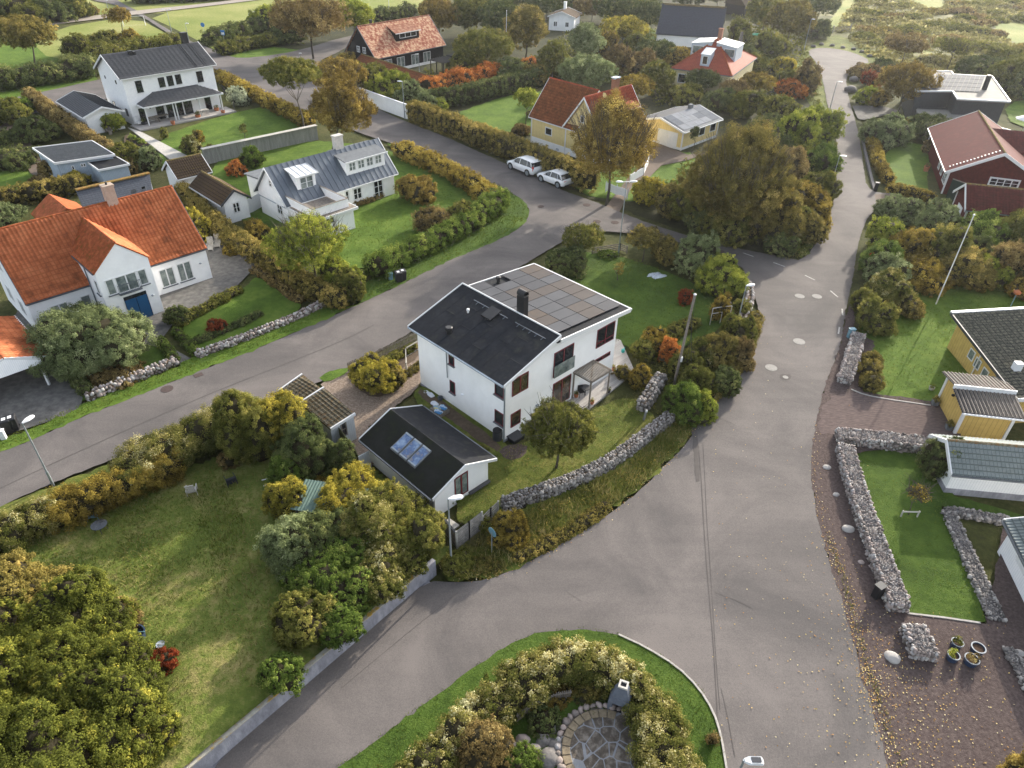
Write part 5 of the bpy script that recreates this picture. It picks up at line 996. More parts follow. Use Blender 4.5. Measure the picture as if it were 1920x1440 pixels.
# raised garden behind the retaining wall
def raised():
    g=np.random.default_rng(2); poly=[at(*p) for p in ((-150,1120),(0,1030),(150,960),(320,890),(470,840),(560,800),(640,815),(700,880),(800,960),(850,1050))]+[tuple(WB+_wd*.2)]+[tuple(np.array(WB)-np.array([0,0]))]
    poly=poly+[(WA[0]-_wd[0]*6,WA[1]-_wd[1]*6),(-32,8),(-36,24)]
    xs=np.arange(-38,2,.3); ys=np.arange(6,46,.3); X,Y=np.meshgrid(xs,ys)
    d=-(X-WA[0])*_wd[1]+(Y-WA[1])*_wd[0]
    # snap verts just beyond the wall face onto the wall
    m=(d<.35); X=np.where(m&(d>-.4),X-(d-.12)*-_wd[1],X); Y=np.where(m&(d>-.4),Y-(d-.12)*_wd[0],Y)
    d2=-(X-WA[0])*_wd[1]+(Y-WA[1])*_wd[0]
    Zz=hgt(X,Y)+.02+.03*np.sin(X*1.3+Y*.7)+.02*np.sin(Y*2.1-X)+RZ
    idx=np.arange(X.size).reshape(X.shape); Fq=np.stack([idx[:-1,:-1],idx[:-1,1:],idx[1:,1:],idx[1:,:-1]],-1).reshape(-1,4)
    V=np.stack([X,Y,Zz],-1).reshape(-1,3); c=V[Fq].mean(1); dd=d2.ravel()[Fq].min(1)
    k=inpoly(c[:,0],c[:,1],poly)&(dd>.05); o=npmesh('raised_lawn',V,Fq[k],MATS['lawn_dry'],smooth=True); o['kind']='structure'
raised()
# retaining wall
wl=empty('retaining_wall',(WA[0],WA[1],0),math.atan2(_wd[1],_wd[0]),'long low stained concrete retaining wall with lichen on its cap, beside the lower road','wall')
MB().box(-8,.02,-.2,_wl,.26,1.12).build('wall_face',MATS['concrete'],wl); MB().box(-8,-.14,-.2,_wl-.6,.02,.10).build('footing',MATS['concrete'],wl); MB().box(-8,-.015,1.12,_wl-1.,.33,1.19).build('capping',MATS['lichen_concrete'],wl)
# ================= stones
def stones(P,Rd,g,flat=.75,base=ICO1):
    V,Fq=base; n=len(P); q=g.normal(size=(n,3,3)); u,_,vt=np.linalg.svd(q); Rm=u@vt
    S_=Rd[:,None]*np.stack([g.uniform(.8,1.3,n),g.uniform(.75,1.15,n),g.uniform(.6,1,n)*flat/.75],1)
    base_=V[None]*(1+g.normal(0,.09,(n,len(V),1))); X=np.einsum('nij,nvj->nvi',Rm,base_*S_[:,None,:])
    X+=P[:,None,:]; return X.reshape(-1,3),(Fq[None]+(np.arange(n)*len(V))[:,None,None]).reshape(-1,3)
def stonemat(name,stops):
    m,n,p,ns,lk=nmat(name); p.inputs['Roughness'].default_value=.9; a=ns.new('ShaderNodeAttribute'); a.attribute_name='tint'; r=ramp(ns,stops); 
    tc=ns.new('ShaderNodeTexCoord'); nz=ns.new('ShaderNodeTexNoise'); nz.inputs['Scale'].default_value=9; nz.inputs['Detail'].default_value=6; lk.new(tc.outputs['Object'],nz.inputs[0])
    ad=ns.new('ShaderNodeMath'); ad.operation='MULTIPLY_ADD'; lk.new(nz.outputs[0],ad.inputs[0]); ad.inputs[1].default_value=.5; lk.new(a.outputs['Fac'],ad.inputs[2]); sb=ns.new('ShaderNodeMath'); sb.operation='SUBTRACT'; lk.new(ad.outputs[0],sb.inputs[0]); sb.inputs[1].default_value=.25
    lk.new(sb.outputs[0],r.inputs[0]); lk.new(r.outputs[0],p.inputs['Base Color']); bp=ns.new('ShaderNodeBump'); bp.inputs['Strength'].default_value=.4; bp.inputs['Distance'].default_value=.03; lk.new(nz.outputs[0],bp.inputs['Height']); lk.new(bp.outputs[0],p.inputs['Normal']); MATS[name]=m
stonemat('fieldstone',[(.1,(.08,.075,.07)),(.4,(.18,.165,.155)),(.6,(.24,.215,.20)),(.85,(.34,.32,.30))])
stonemat('fieldstone_warm',[(.1,(.11,.095,.085)),(.35,(.24,.20,.18)),(.55,(.33,.27,.245)),(.75,(.31,.30,.30)),(.95,(.50,.47,.43))])
def stonewall(px,w,h,rad,label,mat='fieldstone',name='stone_wall',fill=None,seed=1,world=False,z0=0.,cat='stone wall',group=None,closed_ends=True):
    P=[np.array(p if world else at(*p)) for p in px]; P=smooth(P,False,1) if len(P)>2 else P; g=np.random.default_rng(seed); pts=[];rs=[]; core=MB(); c0=np.array(P[0])
    for i in range(len(P)-1):
        a,b=P[i],P[i+1]; L=np.linalg.norm(b-a); d=(b-a)/L; n=np.array([-d[1],d[0]])
        ns_=max(1,int(L/(rad*1.55))); nh=max(1,int(h/(rad*1.35)))
        for s in (-1,1):
            for j in range(nh):
                for k in range(ns_):
                    t=(k+.5+g.uniform(-.25,.25)+(j%2)*.5)/ns_; z=(j+.5)*h/nh+g.uniform(-.1,.1)*rad; q=a+(b-a)*min(max(t,0),1)+n*s*(w/2-rad*.35+g.normal(0,.03)); pts.append((q[0],q[1],z));rs.append(rad*g.choice([.6,.85,1.,1.2,1.5])*g.uniform(.9,1.1))
        nt=max(1,int(w/(rad*1.5)))
        for k in range(ns_):
            for j in range(nt):
                if fill and 0<j<nt-1: continue
                t=(k+g.uniform(.2,.8))/ns_; q=a+(b-a)*t+n*(-w/2+rad*.5+(w-rad)*(j/(max(nt-1,1)))+g.normal(0,.03)); pts.append((q[0],q[1],h+g.uniform(-.3,.25)*rad));rs.append(rad*g.uniform(.7,1.25))
        if fill:
            for k in range(int(L*w*110)):
                t=g.random(); q=a+(b-a)*t+n*g.uniform(-.5,.5)*(w-rad*1.8); pts.append((q[0],q[1],h+.02+g.uniform(-.02,.02)));rs.append(g.uniform(.02,.045))
        if i in (0,len(P)-2) and closed_ends:
            e=a if i==0 else b
            for j in range(nh):
                for k in range(nt): q=e+n*(-w/2+w*(k+.5)/nt)-d*(rad*.2 if i==0 else -rad*.2); pts.append((q[0],q[1],(j+.5)*h/nh));rs.append(rad*g.uniform(.8,1.2))
        core.hexa([(*(a-n*w*.4-c0),-.1),(*(b-n*w*.4-c0),-.1),(*(b+n*w*.4-c0),-.1),(*(a+n*w*.4-c0),-.1)],[(*(a-n*w*.4-c0),h-rad*.3),(*(b-n*w*.4-c0),h-rad*.3),(*(b+n*w*.4-c0),h-rad*.3),(*(a+n*w*.4-c0),h-rad*.3)])
    pts=np.array(pts);rs=np.array(rs); pts[:,:2]-=c0; V,Fq=stones(pts,rs,g)
    t=np.repeat(g.uniform(.1,.95,len(pts)),len(ICO1[1])); CV=np.array(core.v); CF=np.array([ (f[0],f[1],f[2]) for f in core.f]+[(f[0],f[2],f[3]) for f in core.f])
    o=npmesh(name,np.concatenate([V,CV]),np.concatenate([Fq,CF+len(V)]),[MATS[mat],MATS['bare_earth' if not fill else 'pebbles']],tint=np.concatenate([t,np.full(len(CF),.2)]),mi=np.concatenate([np.zeros(len(Fq)),np.ones(len(CF))]),loc=(c0[0],c0[1],z0))
    return tag(o,label,cat,group)
stonewall([(944,957),(1000,938),(1060,918),(1120,890),(1168,860),(1207,830),(1238,805),(1256,792)],.62,.85,.095,'long grey fieldstone wall curving along the lawn in front of the white house',seed=1)
stonewall([(1202,772),(1218,748),(1238,716)],.75,.75,.16,'short thick mossy stone wall stub at the garden opening by the deck',seed=2)
stonewall([(1383,618),(1398,590),(1405,560),(1398,540)],.6,.7,.15,'pinkish stone wall at the garden corner beneath the round green shrub',seed=3,mat='fieldstone_warm')
stonewall([(372,672),(420,655),(470,636),(520,616),(570,594),(606,576)],.5,.55,.13,'pale pink fieldstone wall with flowers behind it, right of the villa path',seed=4,mat='fieldstone_warm')
stonewall([(168,752),(210,735),(250,717),(300,697),(330,684)],.5,.6,.14,'pinkish fieldstone wall in front of the big rounded shrub, left of the villa path',seed=5,mat='fieldstone_warm')
stonewall([(1606,640),(1596,672),(1588,700),(1580,722)],.95,.8,.12,'gravel-topped cobble wall between the road and the flagpole lawn',fill=True,seed=6,mat='fieldstone_warm')
stonewall([(1568,828),(1620,832),(1680,838),(1748,846)],1.1,.75,.10,'cobble wall along the gravel drive, the long arm running to the white garage',fill=True,seed=7,mat='fieldstone_warm')
stonewall([(1579,850),(1594,905),(1611,960),(1632,1020),(1653,1080),(1672,1130),(1680,1150)],.98,.8,.10,'long cobble wall with gravel top running down beside the small lawn',fill=True,seed=8,mat='fieldstone_warm')
stonewall([(1704,1188),(1716,1212),(1726,1240)],1.1,.75,.10,'free-standing block of cobbles with a gravel top near the blue pots',fill=True,seed=9,mat='fieldstone_warm')
stonewall([(1772,962),(1820,968),(1890,982)],.6,.3,.1,'low cobble border running right from the lawn corner below the white garage',fill=True,seed=10)
stonewall([(1776,965),(1800,1020),(1828,1080),(1850,1130),(1866,1166)],.75,.3,.1,'low cobble border sloping down the right side of the small lawn',fill=True,seed=11)
stonewall([(1886,1222),(1910,1262),(1940,1320)],.6,.35,.1,'low cobble border below the wooden steps at the right edge',fill=True,seed=12)
ribbon('edging_stones',[(1596,730),(1620,740),(1660,748),(1745,760)],RZ+.02,.1,'kerb',h=RZ+.05,kind=None,label='row of pale edging stones between the lawn and the gravel drive',cat='edging',sm=1)
ribbon('edging_stones',[(1702,1150),(1770,1158),(1838,1168)],RZ+.02,.1,'kerb',h=RZ+.05,kind=None,label='row of pale edging stones along the lower end of the small lawn',cat='edging',sm=0)
x,y=at(1868,1195); st=empty('garden_steps',(x,y,0),R(-65),'narrow wooden garden steps between two cobble borders','steps')
for k in range(4): MB().box(-.7,-.35+k*.2,0,.7,-.19+k*.2,.16-k*.03).build('tread',MATS['old_wood'],st)
# leaves on the ground
def litter():
    g=np.random.default_rng(9); P=[]
    def strip(path,n,sd,off=0):
        Q=[np.array(at(*p)) for p in path]; 
        for _ in range(n):
            i=g.integers(len(Q)-1); t=g.random(); p=Q[i]*(1-t)+Q[i+1]*t; d=Q[i+1]-Q[i]; d/=np.linalg.norm(d); nn=np.array([d[1],-d[0]]); P.append(p+nn*(off+g.normal(0,sd)))
    edge=[(1530,800),(1522,900),(1543,1000),(1580,1120),(1615,1250),(1640,1330),(1680,1480)]
    strip(edge[2:],380,.3,-.12); strip(edge[3:],300,1.,-.9); strip(edge,300,.2,-.1); strip(edge[2:],160,1.2,1.); strip([(850,1090),(940,1078),(1050,1022),(1150,958),(1250,870),(1310,795),(1380,690),(1424,600)],420,.22,.0)
    strip([(1600,1180),(1700,1500)],420,1.6,-1.6)
    a,b,c=at(1330,700),at(1560,1500),0
    for _ in range(260): p=at(g.uniform(1330,1640),g.uniform(620,1440)); P.append(np.array(p))
    for _ in range(120): P.append(np.array(at(g.uniform(1690,1900),g.uniform(1150,1440))))
    for _ in range(90): P.append(np.array(at(g.uniform(960,1200),g.uniform(800,950))))
    P=np.array(P); n=len(P); N=g.normal(0,.3,(n,3)); N[:,2]=1; N/=np.linalg.norm(N,axis=1)[:,None]
    C=np.concatenate([P,np.full((n,1),RZ+.035)],1); V,Fq=leafcards(C,N,.07,g,.75); o=npmesh('fallen_leaves',V,Fq,[leafmat('leaf_litter',[(0,(.28,.14,.06)),(.35,(.42,.26,.09)),(.7,(.55,.42,.16)),(1,(.62,.55,.36))],.1)],tint=g.random(n)); tag(o,'scattered yellow and tan autumn leaves along the road edge','leaves',kind='stuff')
litter()
# grass blades
def blades(name,poly,n,hh,kind,label,seed=1,world=False,wd=.03,raised_=False):
    g=np.random.default_rng(seed); Q=[p if world else at(*p) for p in poly]; xs=[p[0] for p in Q];ys=[p[1] for p in Q]
    A=.5*abs(sum(Q[i][0]*Q[(i+1)%len(Q)][1]-Q[(i+1)%len(Q)][0]*Q[i][1] for i in range(len(Q)))); m=int(n*A); bb=(max(xs)-min(xs))*(max(ys)-min(ys)); k=int(m*bb/max(A,1)); 
    X=g.uniform(min(xs),max(xs),k);Y=g.uniform(min(ys),max(ys),k); ins=inpoly(X,Y,Q); X=X[ins];Y=Y[ins]; k=len(X); Zb=hgt(X,Y) if raised_ else np.zeros(k)
    cl=.5+.5*vnoise(np.stack([X,Y,Y*0],1),seed,.55); cl2=vnoise(np.stack([X,Y,Y*0],1),seed+3,1.7); hgt_=hh*(.45+.9*np.clip(cl,0,1)*g.uniform(.5,1.3,k)); d=dist(np.mean(X),np.mean(Y)); w_=max(wd,d/710*.8)
    an=g.uniform(0,6.28,k); lx=g.normal(0,.45,k)*hgt_; ly=g.normal(0,.45,k)*hgt_; dx=np.cos(an)*w_/2;dy=np.sin(an)*w_/2; z0=Zb+RZ
    V=np.stack([np.stack([X-dx,Y-dy,z0],1),np.stack([X+dx,Y+dy,z0],1),np.stack([X+lx,Y+ly,z0+hgt_],1)],1).reshape(-1,3)
    o=npmesh(name,V,np.arange(3*k).reshape(k,3),[MATS[kind]],tint=np.clip(.5+.22*cl2+g.normal(0,.13,k),0,1)); tag(o,label,'grass',kind='stuff')
leafmat('g_green',[(0,(.055,.08,.014)),(.5,(.105,.145,.022)),(1,(.21,.22,.05))],.25,0)
leafmat('g_dry',[(0,(.06,.072,.016)),(.4,(.135,.145,.034)),(.68,(.25,.22,.08)),(1,(.40,.34,.17))],.25,0)
blades('lawn_grass',[(-60,1090),(60,1020),(200,950),(330,895),(470,850),(560,815),(640,830),(690,920),(800,1000),(820,1060),(640,1200),(480,1330),(400,1400),(300,1500),(-60,1500)],60,.2,'g_dry','long tufted meadow grass of the big lawn behind the retaining wall',1,raised_=True)
blades('green_lawn_grass',[(-60,1090),(60,1020),(200,950),(330,895),(420,900),(470,1000),(400,1130),(330,1150),(200,1090),(0,1180)],60,.16,'g_green','greener grass in the left half of the big lawn',21,raised_=True)
blades('verge_grass',[(1418,600),(1395,640),(1375,690),(1330,755),(1290,825),(1250,866),(1200,916),(1100,988),(1000,1046),(940,1075),(890,1088),(850,1090),(825,1070),(870,1040),(935,985),(1060,932),(1170,880),(1250,805),(1300,740),(1340,680),(1380,610)],120,.5,'g_dry','rough tufted verge grass outside the curving stone wall',2)
blades('garden_grass',[(940,850),(1100,770),(1190,740),(1215,770),(1240,795),(1180,850),(1100,895),(1020,925),(940,950),(860,985),(850,975),(880,900)],60,.09,'g_dry','mossy garden grass inside the curving stone wall',3)
blades('island_grass',ISL[1:17],60,.09,'g_green','short green grass on the road island',4)
blades('street_verge_grass',[(-100,890),(0,848),(60,825),(150,783),(232,752),(330,712),(480,655),(640,585),(640,562),(470,622),(345,680),(160,758),(50,808),(-100,860)],60,.12,'g_green','green verge grass along the left street',5)
blades('hedge_verge_grass',[(640,585),(760,530),(880,472),(930,452),(990,410),(993,395),(950,355),(880,325),(800,290),(760,290),(880,345),(945,395),(900,430),(780,490),(700,520),(640,560)],30,.14,'g_green','green verge grass round the street bend below the yellow hedge',6)
blades('lane_verge_grass',[(1508,485),(1532,455),(1548,420),(1562,380),(1568,330),(1570,270),(1562,262),(1556,330),(1548,380),(1530,420),(1508,455),(1470,492)],30,.3,'g_dry','strip of tall verge grass on the left of the lane',7)
blades('edge_weeds',[(1545,1000),(1582,1120),(1617,1250),(1642,1330),(1700,1500),(1715,1500),(1657,1330),(1630,1250),(1595,1120),(1556,1000)],70,.14,'g_dry','weeds and grass along the right edge of the road',8)
blades('small_lawn_grass',[(1600,850),(1720,840),(1790,935),(1760,950),(1780,985),(1820,1080),(1845,1165),(1700,1148),(1645,1000)],40,.07,'g_green','short grass of the small walled lawn at right',9)
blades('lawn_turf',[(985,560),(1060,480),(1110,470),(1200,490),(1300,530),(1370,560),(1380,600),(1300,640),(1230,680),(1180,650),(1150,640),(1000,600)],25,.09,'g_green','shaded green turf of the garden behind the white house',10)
blades('flagpole_lawn_turf',[(1620,560),(1700,520),(1960,510),(1960,600),(1790,590),(1850,740),(1770,768),(1690,753),(1625,745),(1600,700)],18,.09,'g_green','short turf of the lawn round the flagpole',11)
blades('cottage_lawn_turf',[(620,440),(740,370),(800,330),(900,400),(880,430),(700,500),(640,500)],14,.1,'g_green','bright turf of the white cottage lawn',12)
# ================= vegetation
KI={'olive':[(0,(.022,.026,.008)),(.4,(.055,.06,.014)),(.7,(.10,.10,.025)),(1,(.20,.17,.05))],
'green':[(0,(.016,.028,.008)),(.45,(.045,.072,.014)),(.75,(.09,.125,.025)),(1,(.18,.20,.05))],
'yellow':[(0,(.045,.045,.010)),(.4,(.13,.12,.018)),(.7,(.30,.24,.028)),(1,(.50,.38,.05))],
'gold':[(0,(.05,.038,.012)),(.4,(.15,.11,.022)),(.7,(.30,.22,.04)),(1,(.46,.37,.08))],'thicket':[(0,(.018,.022,.006)),(.4,(.050,.060,.012)),(.7,(.105,.115,.018)),(1,(.24,.21,.03))],'moorleaf':[(0,(.035,.034,.016)),(.4,(.085,.08,.033)),(.75,(.17,.155,.075)),(1,(.34,.31,.20))],
'rust':[(0,(.05,.018,.008)),(.4,(.20,.06,.015)),(.75,(.38,.13,.025)),(1,(.46,.24,.06))],
'red':[(0,(.06,.015,.008)),(.5,(.30,.045,.02)),(1,(.52,.16,.06))],
'brown':[(0,(.03,.022,.012)),(.45,(.085,.06,.028)),(.75,(.15,.11,.05)),(1,(.24,.19,.09))],
'brownolive':[(0,(.028,.024,.010)),(.4,(.075,.065,.02)),(.7,(.15,.12,.035)),(1,(.27,.20,.07))],
'autumn':[(0,(.04,.028,.010)),(.4,(.12,.085,.022)),(.7,(.22,.155,.04)),(1,(.38,.29,.08))],
'greygreen':[(0,(.03,.04,.022)),(.45,(.075,.095,.05)),(.75,(.14,.165,.095)),(1,(.26,.28,.19))],
'dark':[(0,(.010,.014,.007)),(.5,(.028,.036,.015)),(.8,(.055,.062,.024)),(1,(.10,.10,.04))],
'bloom':[(0,(.025,.032,.010)),(.4,(.075,.085,.020)),(.66,(.16,.15,.045)),(.8,(.26,.22,.09)),(.9,(.42,.38,.25)),(1,(.50,.46,.35))],
'lime':[(0,(.04,.05,.010)),(.4,(.11,.14,.02)),(.7,(.22,.24,.03)),(1,(.36,.34,.07))],
'silver':[(0,(.10,.12,.10)),(.5,(.22,.25,.22)),(1,(.42,.44,.38))]}
for k,v in KI.items():
    f=1.0 if k in('bloom','silver') else .5 if k=='red' else 1.15 if k=='rust' else .85 if k=='gold' else 1.1 if k in('autumn','yellow','lime') else 2.1 if k in('dark',) else 1.3 if k=='thicket' else 1.45
    v=[(p,tuple(min(.7,(c*.88+.12*(q[0]*.45+q[1]*.5+q[2]*.05))*f*(1.48,1.46,1.08)[i]) for i,c in enumerate(q))) for p,q in v]; leafmat(k,v,.42 if k not in('dark','silver') else .25)
FWD=lambda x,y:(x/math.hypot(x,y),y/math.hypot(x,y))
def frame_from_px(cx,top,bot,wpx,ter=True):
    x,y,z=ath(cx,bot) if ter else (*at(cx,bot),0.)
    d=dist(x,y,z); r=max(.15,wpx/F*d/2*1.0); fx,fy=FWD(x,y); X,Y=x+fx*r*.75,y+fy*r*.75; z=float(hgt(X,Y))
    h=.2
    lo,hi=.1,14.
    for _ in range(22):
        h=(lo+hi)/2
        if proj(X,Y,z+h)[1]>top+ (0): lo=h
        else: hi=h
    return X,Y,z,r,h
NP=[0]
def shrub(kind,cx,top,bot,wpx,label,name='shrub',cat='shrub',group=None,cover=1.35,lobes=None,sq=0,tz=.0,**kw):
    X,Y,z,r,h=frame_from_px(cx,top,bot,wpx); h=max(h,.25); NP[0]+=1; g=random.Random(NP[0]*7+1); bl=[]
    h=min(h,r*3.2)
    if r<.8 or sq: bl=[(0,0,h*.48,r,r,h*.52)]
    else:
        n=lobes or 6
        bl=[(0,0,h*.46,r*.66,r*.66,h*.44)]
        for i in range(n):
            a=6.283*(i+g.random()*.7)/n; rr=r*g.uniform(.32,.55); hh=h*g.uniform(.24,.42); bl.append((math.cos(a)*(r-rr)*g.uniform(.8,1.12),math.sin(a)*(r-rr)*g.uniform(.8,1.12),min(hh*g.uniform(.9,1.5),h-hh*.9),rr,rr,hh))
        for i in range(2): rr=r*g.uniform(.25,.4); a=g.uniform(0,6.28); bl.append((math.cos(a)*r*.35,math.sin(a)*r*.35,h*g.uniform(.66,.84),rr,rr,h*.22))
    o=plant_mesh(name,bl,kind,(X,Y,z),seed=NP[0]+11,cover=cover,tz=tz,sq=sq,**kw); tag(o,label,cat,group); return o
def hedge(kind,px,w,h,label,seed=1,sq=.6,cover=1.35,cat='hedge',name='hedge',group=None,tz=0.05,hs=None,**kw):
    kw.setdefault('rough',.10 if sq>=.4 else .22); cover*=.75
    P=[np.array(at(*p)) for p in px]; P=smooth(P,False,1) if len(P)>2 else P; bl=[]; g=random.Random(seed); o0=P[0]; tot=sum(np.linalg.norm(P[i+1]-P[i]) for i in range(len(P)-1)); acc=0
    for i in range(len(P)-1):
        a,b=P[i],P[i+1]; L=np.linalg.norm(b-a); n=max(1,int(L/(w*.42)))
        for k in range(n):
            t=(k+.5)/n; q=a+(b-a)*t-o0; hh=h*g.uniform(.9,1.1) if sq<.5 else h*g.uniform(.97,1.03); 
            if hs: hh*=hs[0]+(hs[1]-hs[0])*(acc+L*t)/tot
            ww=w*g.uniform(.9,1.1)/2*(1.05 if sq<.5 else .95); zz=float(hgt(*(q+o0))); bl.append((q[0],q[1],zz+hh*.5,ww*1.1,ww*1.1,hh*.5))
        acc+=L
    mean=sum(P)/len(P); o=plant_mesh(name,bl,kind,(o0[0],o0[1],0),seed=seed+50,ls=lsize(*mean),sq=sq,cover=cover,tz=tz,clump=.34,**kw); tag(o,label,cat,group); return o
def tree(kind,cx,top,bot,wpx,label,cb=None,cover=1.0,tr=None,cat='tree',name='tree',group=None,nb=9,flat=1.,twig=0,bark='bark',depth=3,ext=None,clump=.3,up=.25,taper=.15,bs=1.):
    """cb: pixel y of crown bottom (default half)"""
    x,y,z=ath(cx if not isinstance(cx,tuple) else cx[1],bot); d=dist(x,y,z); r=wpx/F*d/2
    lo,hi=.3,16.
    for _ in range(22):
        h=(lo+hi)/2
        if proj(x,y,z+h)[1]>top: lo=h
        else: hi=h
    cbh=.3*h if cb is None else 0
    if cb is not None:
        lo,hi=0.,h
        for _ in range(20):
            cbh=(lo+hi)/2
            if proj(x,y-r*.6,z+cbh)[1]>cb: lo=cbh
            else: hi=cbh
    NP[0]+=1; sd=NP[0]; g=random.Random(sd)
    e=empty(name,(x,y,z),0,label,cat,group); dx=0
    if isinstance(cx,tuple): # crown offset
        x2,y2=at(cx[0],bot,0); dx=(x2-x)
    tr=tr or max(.08,h*.022); mb,tips=limbs(h,tr,sd,depth,.65,start=max(.2,min(.5,(cbh/h)*.9+.08)),n=5)
    mxr=max([math.hypot(t.x,t.y) for t in tips]+[.1]); mz=max(t.z for t in tips); sc=r*.8/mxr; zb=min(t.z for t in tips)
    T=[]
    for i,v in enumerate(mb.v):
        f=max(0,min(1,v[2]/max(mz,.1))); k=f**.8; mb.v[i]=(v[0]*(1-k+k*sc)+dx*k,v[1]*(1-k+k*sc),v[2]*(1-k+k*(h*.93/mz)))
    mb.build('trunk',MATS[bark],e)
    bl=[]; hc=(h-cbh)/2; zc_=cbh+hc
    for i in range(nb):
        zf=1-2*(i+.5)/nb; q=math.sqrt(1-zf*zf)*g.uniform(.75,1.1)*(1-taper*max(0,zf+.2)); a=2.4*i+g.uniform(-.3,.3); rr=min(r*bs*g.uniform(.36,.5)*(1 if nb<14 else .82),hc*.9); rz=min(rr*.85*flat,hc*.8); zz=zc_+zf*max(.05,hc-rz)*g.uniform(.8,1.05)
        bl.append((dx+math.cos(a)*(r-rr)*q,math.sin(a)*(r-rr)*q,min(max(zz,cbh+rz*.6),h-rz*.95),rr,rr,rz))
    bl.append((dx,0,min(zc_+hc*.4,h-r*.4*flat),r*.5,r*.5,min(r*.5*flat,hc*.6)))
    plant_mesh('crown',bl,kind,(0,0,0),e,ls=lsize(x,y),seed=sd+5,cover=cover,core=False,clump=clump,rough=.25,up=up)
    if twig:
        tg=MB(); gg=random.Random(sd)
        for t in range(twig):
            a=gg.uniform(0,6.28); q=math.sqrt(gg.random())*.9; b=Vector((dx+math.cos(a)*r*q*.35,math.sin(a)*r*q*.35,cbh+hc*.5)); zt=zc_+hc*math.sqrt(max(.05,1-q*q))*gg.uniform(.75,1.05); c=Vector((dx+math.cos(a)*r*q,math.sin(a)*r*q,zt)); m=b.lerp(c,.5)+Vector((gg.gauss(0,.2),gg.gauss(0,.2),-.1*h*q)); tg.tube(b,m,.05,.035,3).tube(m,c,.035,.012,3)
            for _ in range(3): c2=c+Vector((gg.gauss(0,.35),gg.gauss(0,.35),gg.uniform(-.2,.5))); tg.tube(m.lerp(c,gg.uniform(.3,.9)),c2,.018,.008,3)
        tg.build('twigs',MATS[bark],e)
    return e
# --- hedges
hedge('bloom',[(-60,1062),(0,1032),(60,1003),(110,982)],1.9,1.7,'olive hedge with cream seed heads at the left edge below the lamp post',1,sq=.25,tz=.12,rough=.22)
hedge('gold',[(120,978),(170,958),(230,932),(290,905),(320,892)],2.0,1.6,'golden yellow part of the street hedge beside the turquoise chair',2,sq=.2,tz=.1,rough=.28,clump=.3) if 0 else hedge('gold',[(120,978),(170,958),(230,932),(290,905),(320,892)],2.0,1.6,'golden yellow part of the street hedge beside the turquoise chair',2,sq=.2,tz=.1,rough=.28)
hedge('bloom',[(265,905),(310,878),(360,852),(410,828),(460,806)],2.5,2.2,'green hedge crowned with cream blossom, between the street and the white garden chair',3,sq=.2,tz=.16,rough=.25)
shrub('olive',485,735,880,120,'tall rambling olive shrub at the corner of the big lawn, beside the dry bush',tz=.1)
shrub('yellow',540,740,860,110,'yellow-green rambling shrub against the mossy shed roof',tz=.05)
shrub('dark',585,790,915,110,'dark green shrub mass below the mossy shed',cover=1.4)
shrub('green',560,850,935,90,'dark green low shrub left of the board fence',)
shrub('dark',640,830,910,60,'dark climber massed on the board fence by the shed')
shrub('brown',433,850,885,32,'small dry tan bush at the edge of the big lawn')
shrub('yellow',555,905,985,80,'bright yellow climber at the corner of the green-roofed hutch',tz=.08)
shrub('gold',590,900,950,110,'tawny flowering climber spread over the hutch roof')
shrub('yellow',670,905,1010,150,'yellow-green shrub between the garage wall and the hutch',tz=.05)
shrub('olive',740,915,1010,120,'olive shrub under the garage eave',tz=.05)
shrub('olive',782,972,1068,120,'rounded olive shrub just left of the near lamp post',tz=.08)
shrub('bloom',700,950,1060,120,'cream-flecked shrub in the middle of the thicket below the garage',tz=.05)
shrub('greygreen',565,985,1085,125,'grey-green willow-leaved shrub at the lower left of the garage thicket')
for i,(k,cx,t,b,w_,l) in enumerate((('green',600,1040,1120,120,'green shrub at the upper left of the mass on the retaining wall'),('green',675,1012,1100,140,'bright green shrub at the top of the mass on the retaining wall'),('bloom',745,1012,1095,120,'pale flowered shrub spilling over the upper retaining wall'),('green',640,1085,1170,140,'green shrub in the middle of the mass on the retaining wall'),('bloom',715,1070,1140,100,'cream flecked shrub draping the retaining wall'),('olive',585,1130,1215,110,'olive shrub on the lawn side of the mass on the retaining wall'),('green',645,1150,1215,80,'leafy green climber on the retaining wall cap'))): shrub(k,cx,t,b,w_,l,group='shrubs massed on the retaining wall',tz=.1,lobes=8,clump=.22)
shrub('dark',620,970,1060,120,'dark shaded shrub behind the big bright green one')
shrub('green',540,1240,1300,70,'ivy hanging over the retaining wall top',tz=.05)
# big lower-left thicket
for i,(k,cx,t,b,w_,l) in enumerate((('brownolive',118,1080,1215,140,'rust tipped bushy maple crown at the top of the lower left thicket'),('thicket',60,1130,1270,150,'olive bush on the upper left flank of the lower left thicket'),('thicket',200,1120,1280,170,'yellow-green bush above the blue barrel in the lower left thicket'),('brown',240,1135,1200,70,'reddish brown bush right above the blue barrel'),('thicket',130,1210,1370,190,'green bush in the heart of the lower left thicket'),('thicket',30,1250,1440,170,'yellow-green bush at the left edge of the lower left thicket'),('thicket',262,1235,1380,150,'yellow bush left of the red leaved shrub'),('thicket',190,1310,1460,160,'light green bush low in the lower left thicket'),('thicket',90,1350,1520,190,'mid green bush near the bottom left corner'),('gold',85,1365,1470,100,'orange tinted bush near the bottom left corner'),('thicket',285,1300,1450,140,'olive bush on the lower right flank of the lower left thicket'),('thicket',190,1400,1600,220,'yellow-green bush cut by the bottom edge of the photo'),('thicket',20,1400,1600,170,'dense bush in the very bottom left corner'))):
    shrub(k,cx,t,b,w_,l,group='bushes of the lower left thicket',lobes=8,rough=.2,clump=.22)
shrub('red',322,1220,1268,36,'small red leaved shrub on the right flank of the lower left thicket')
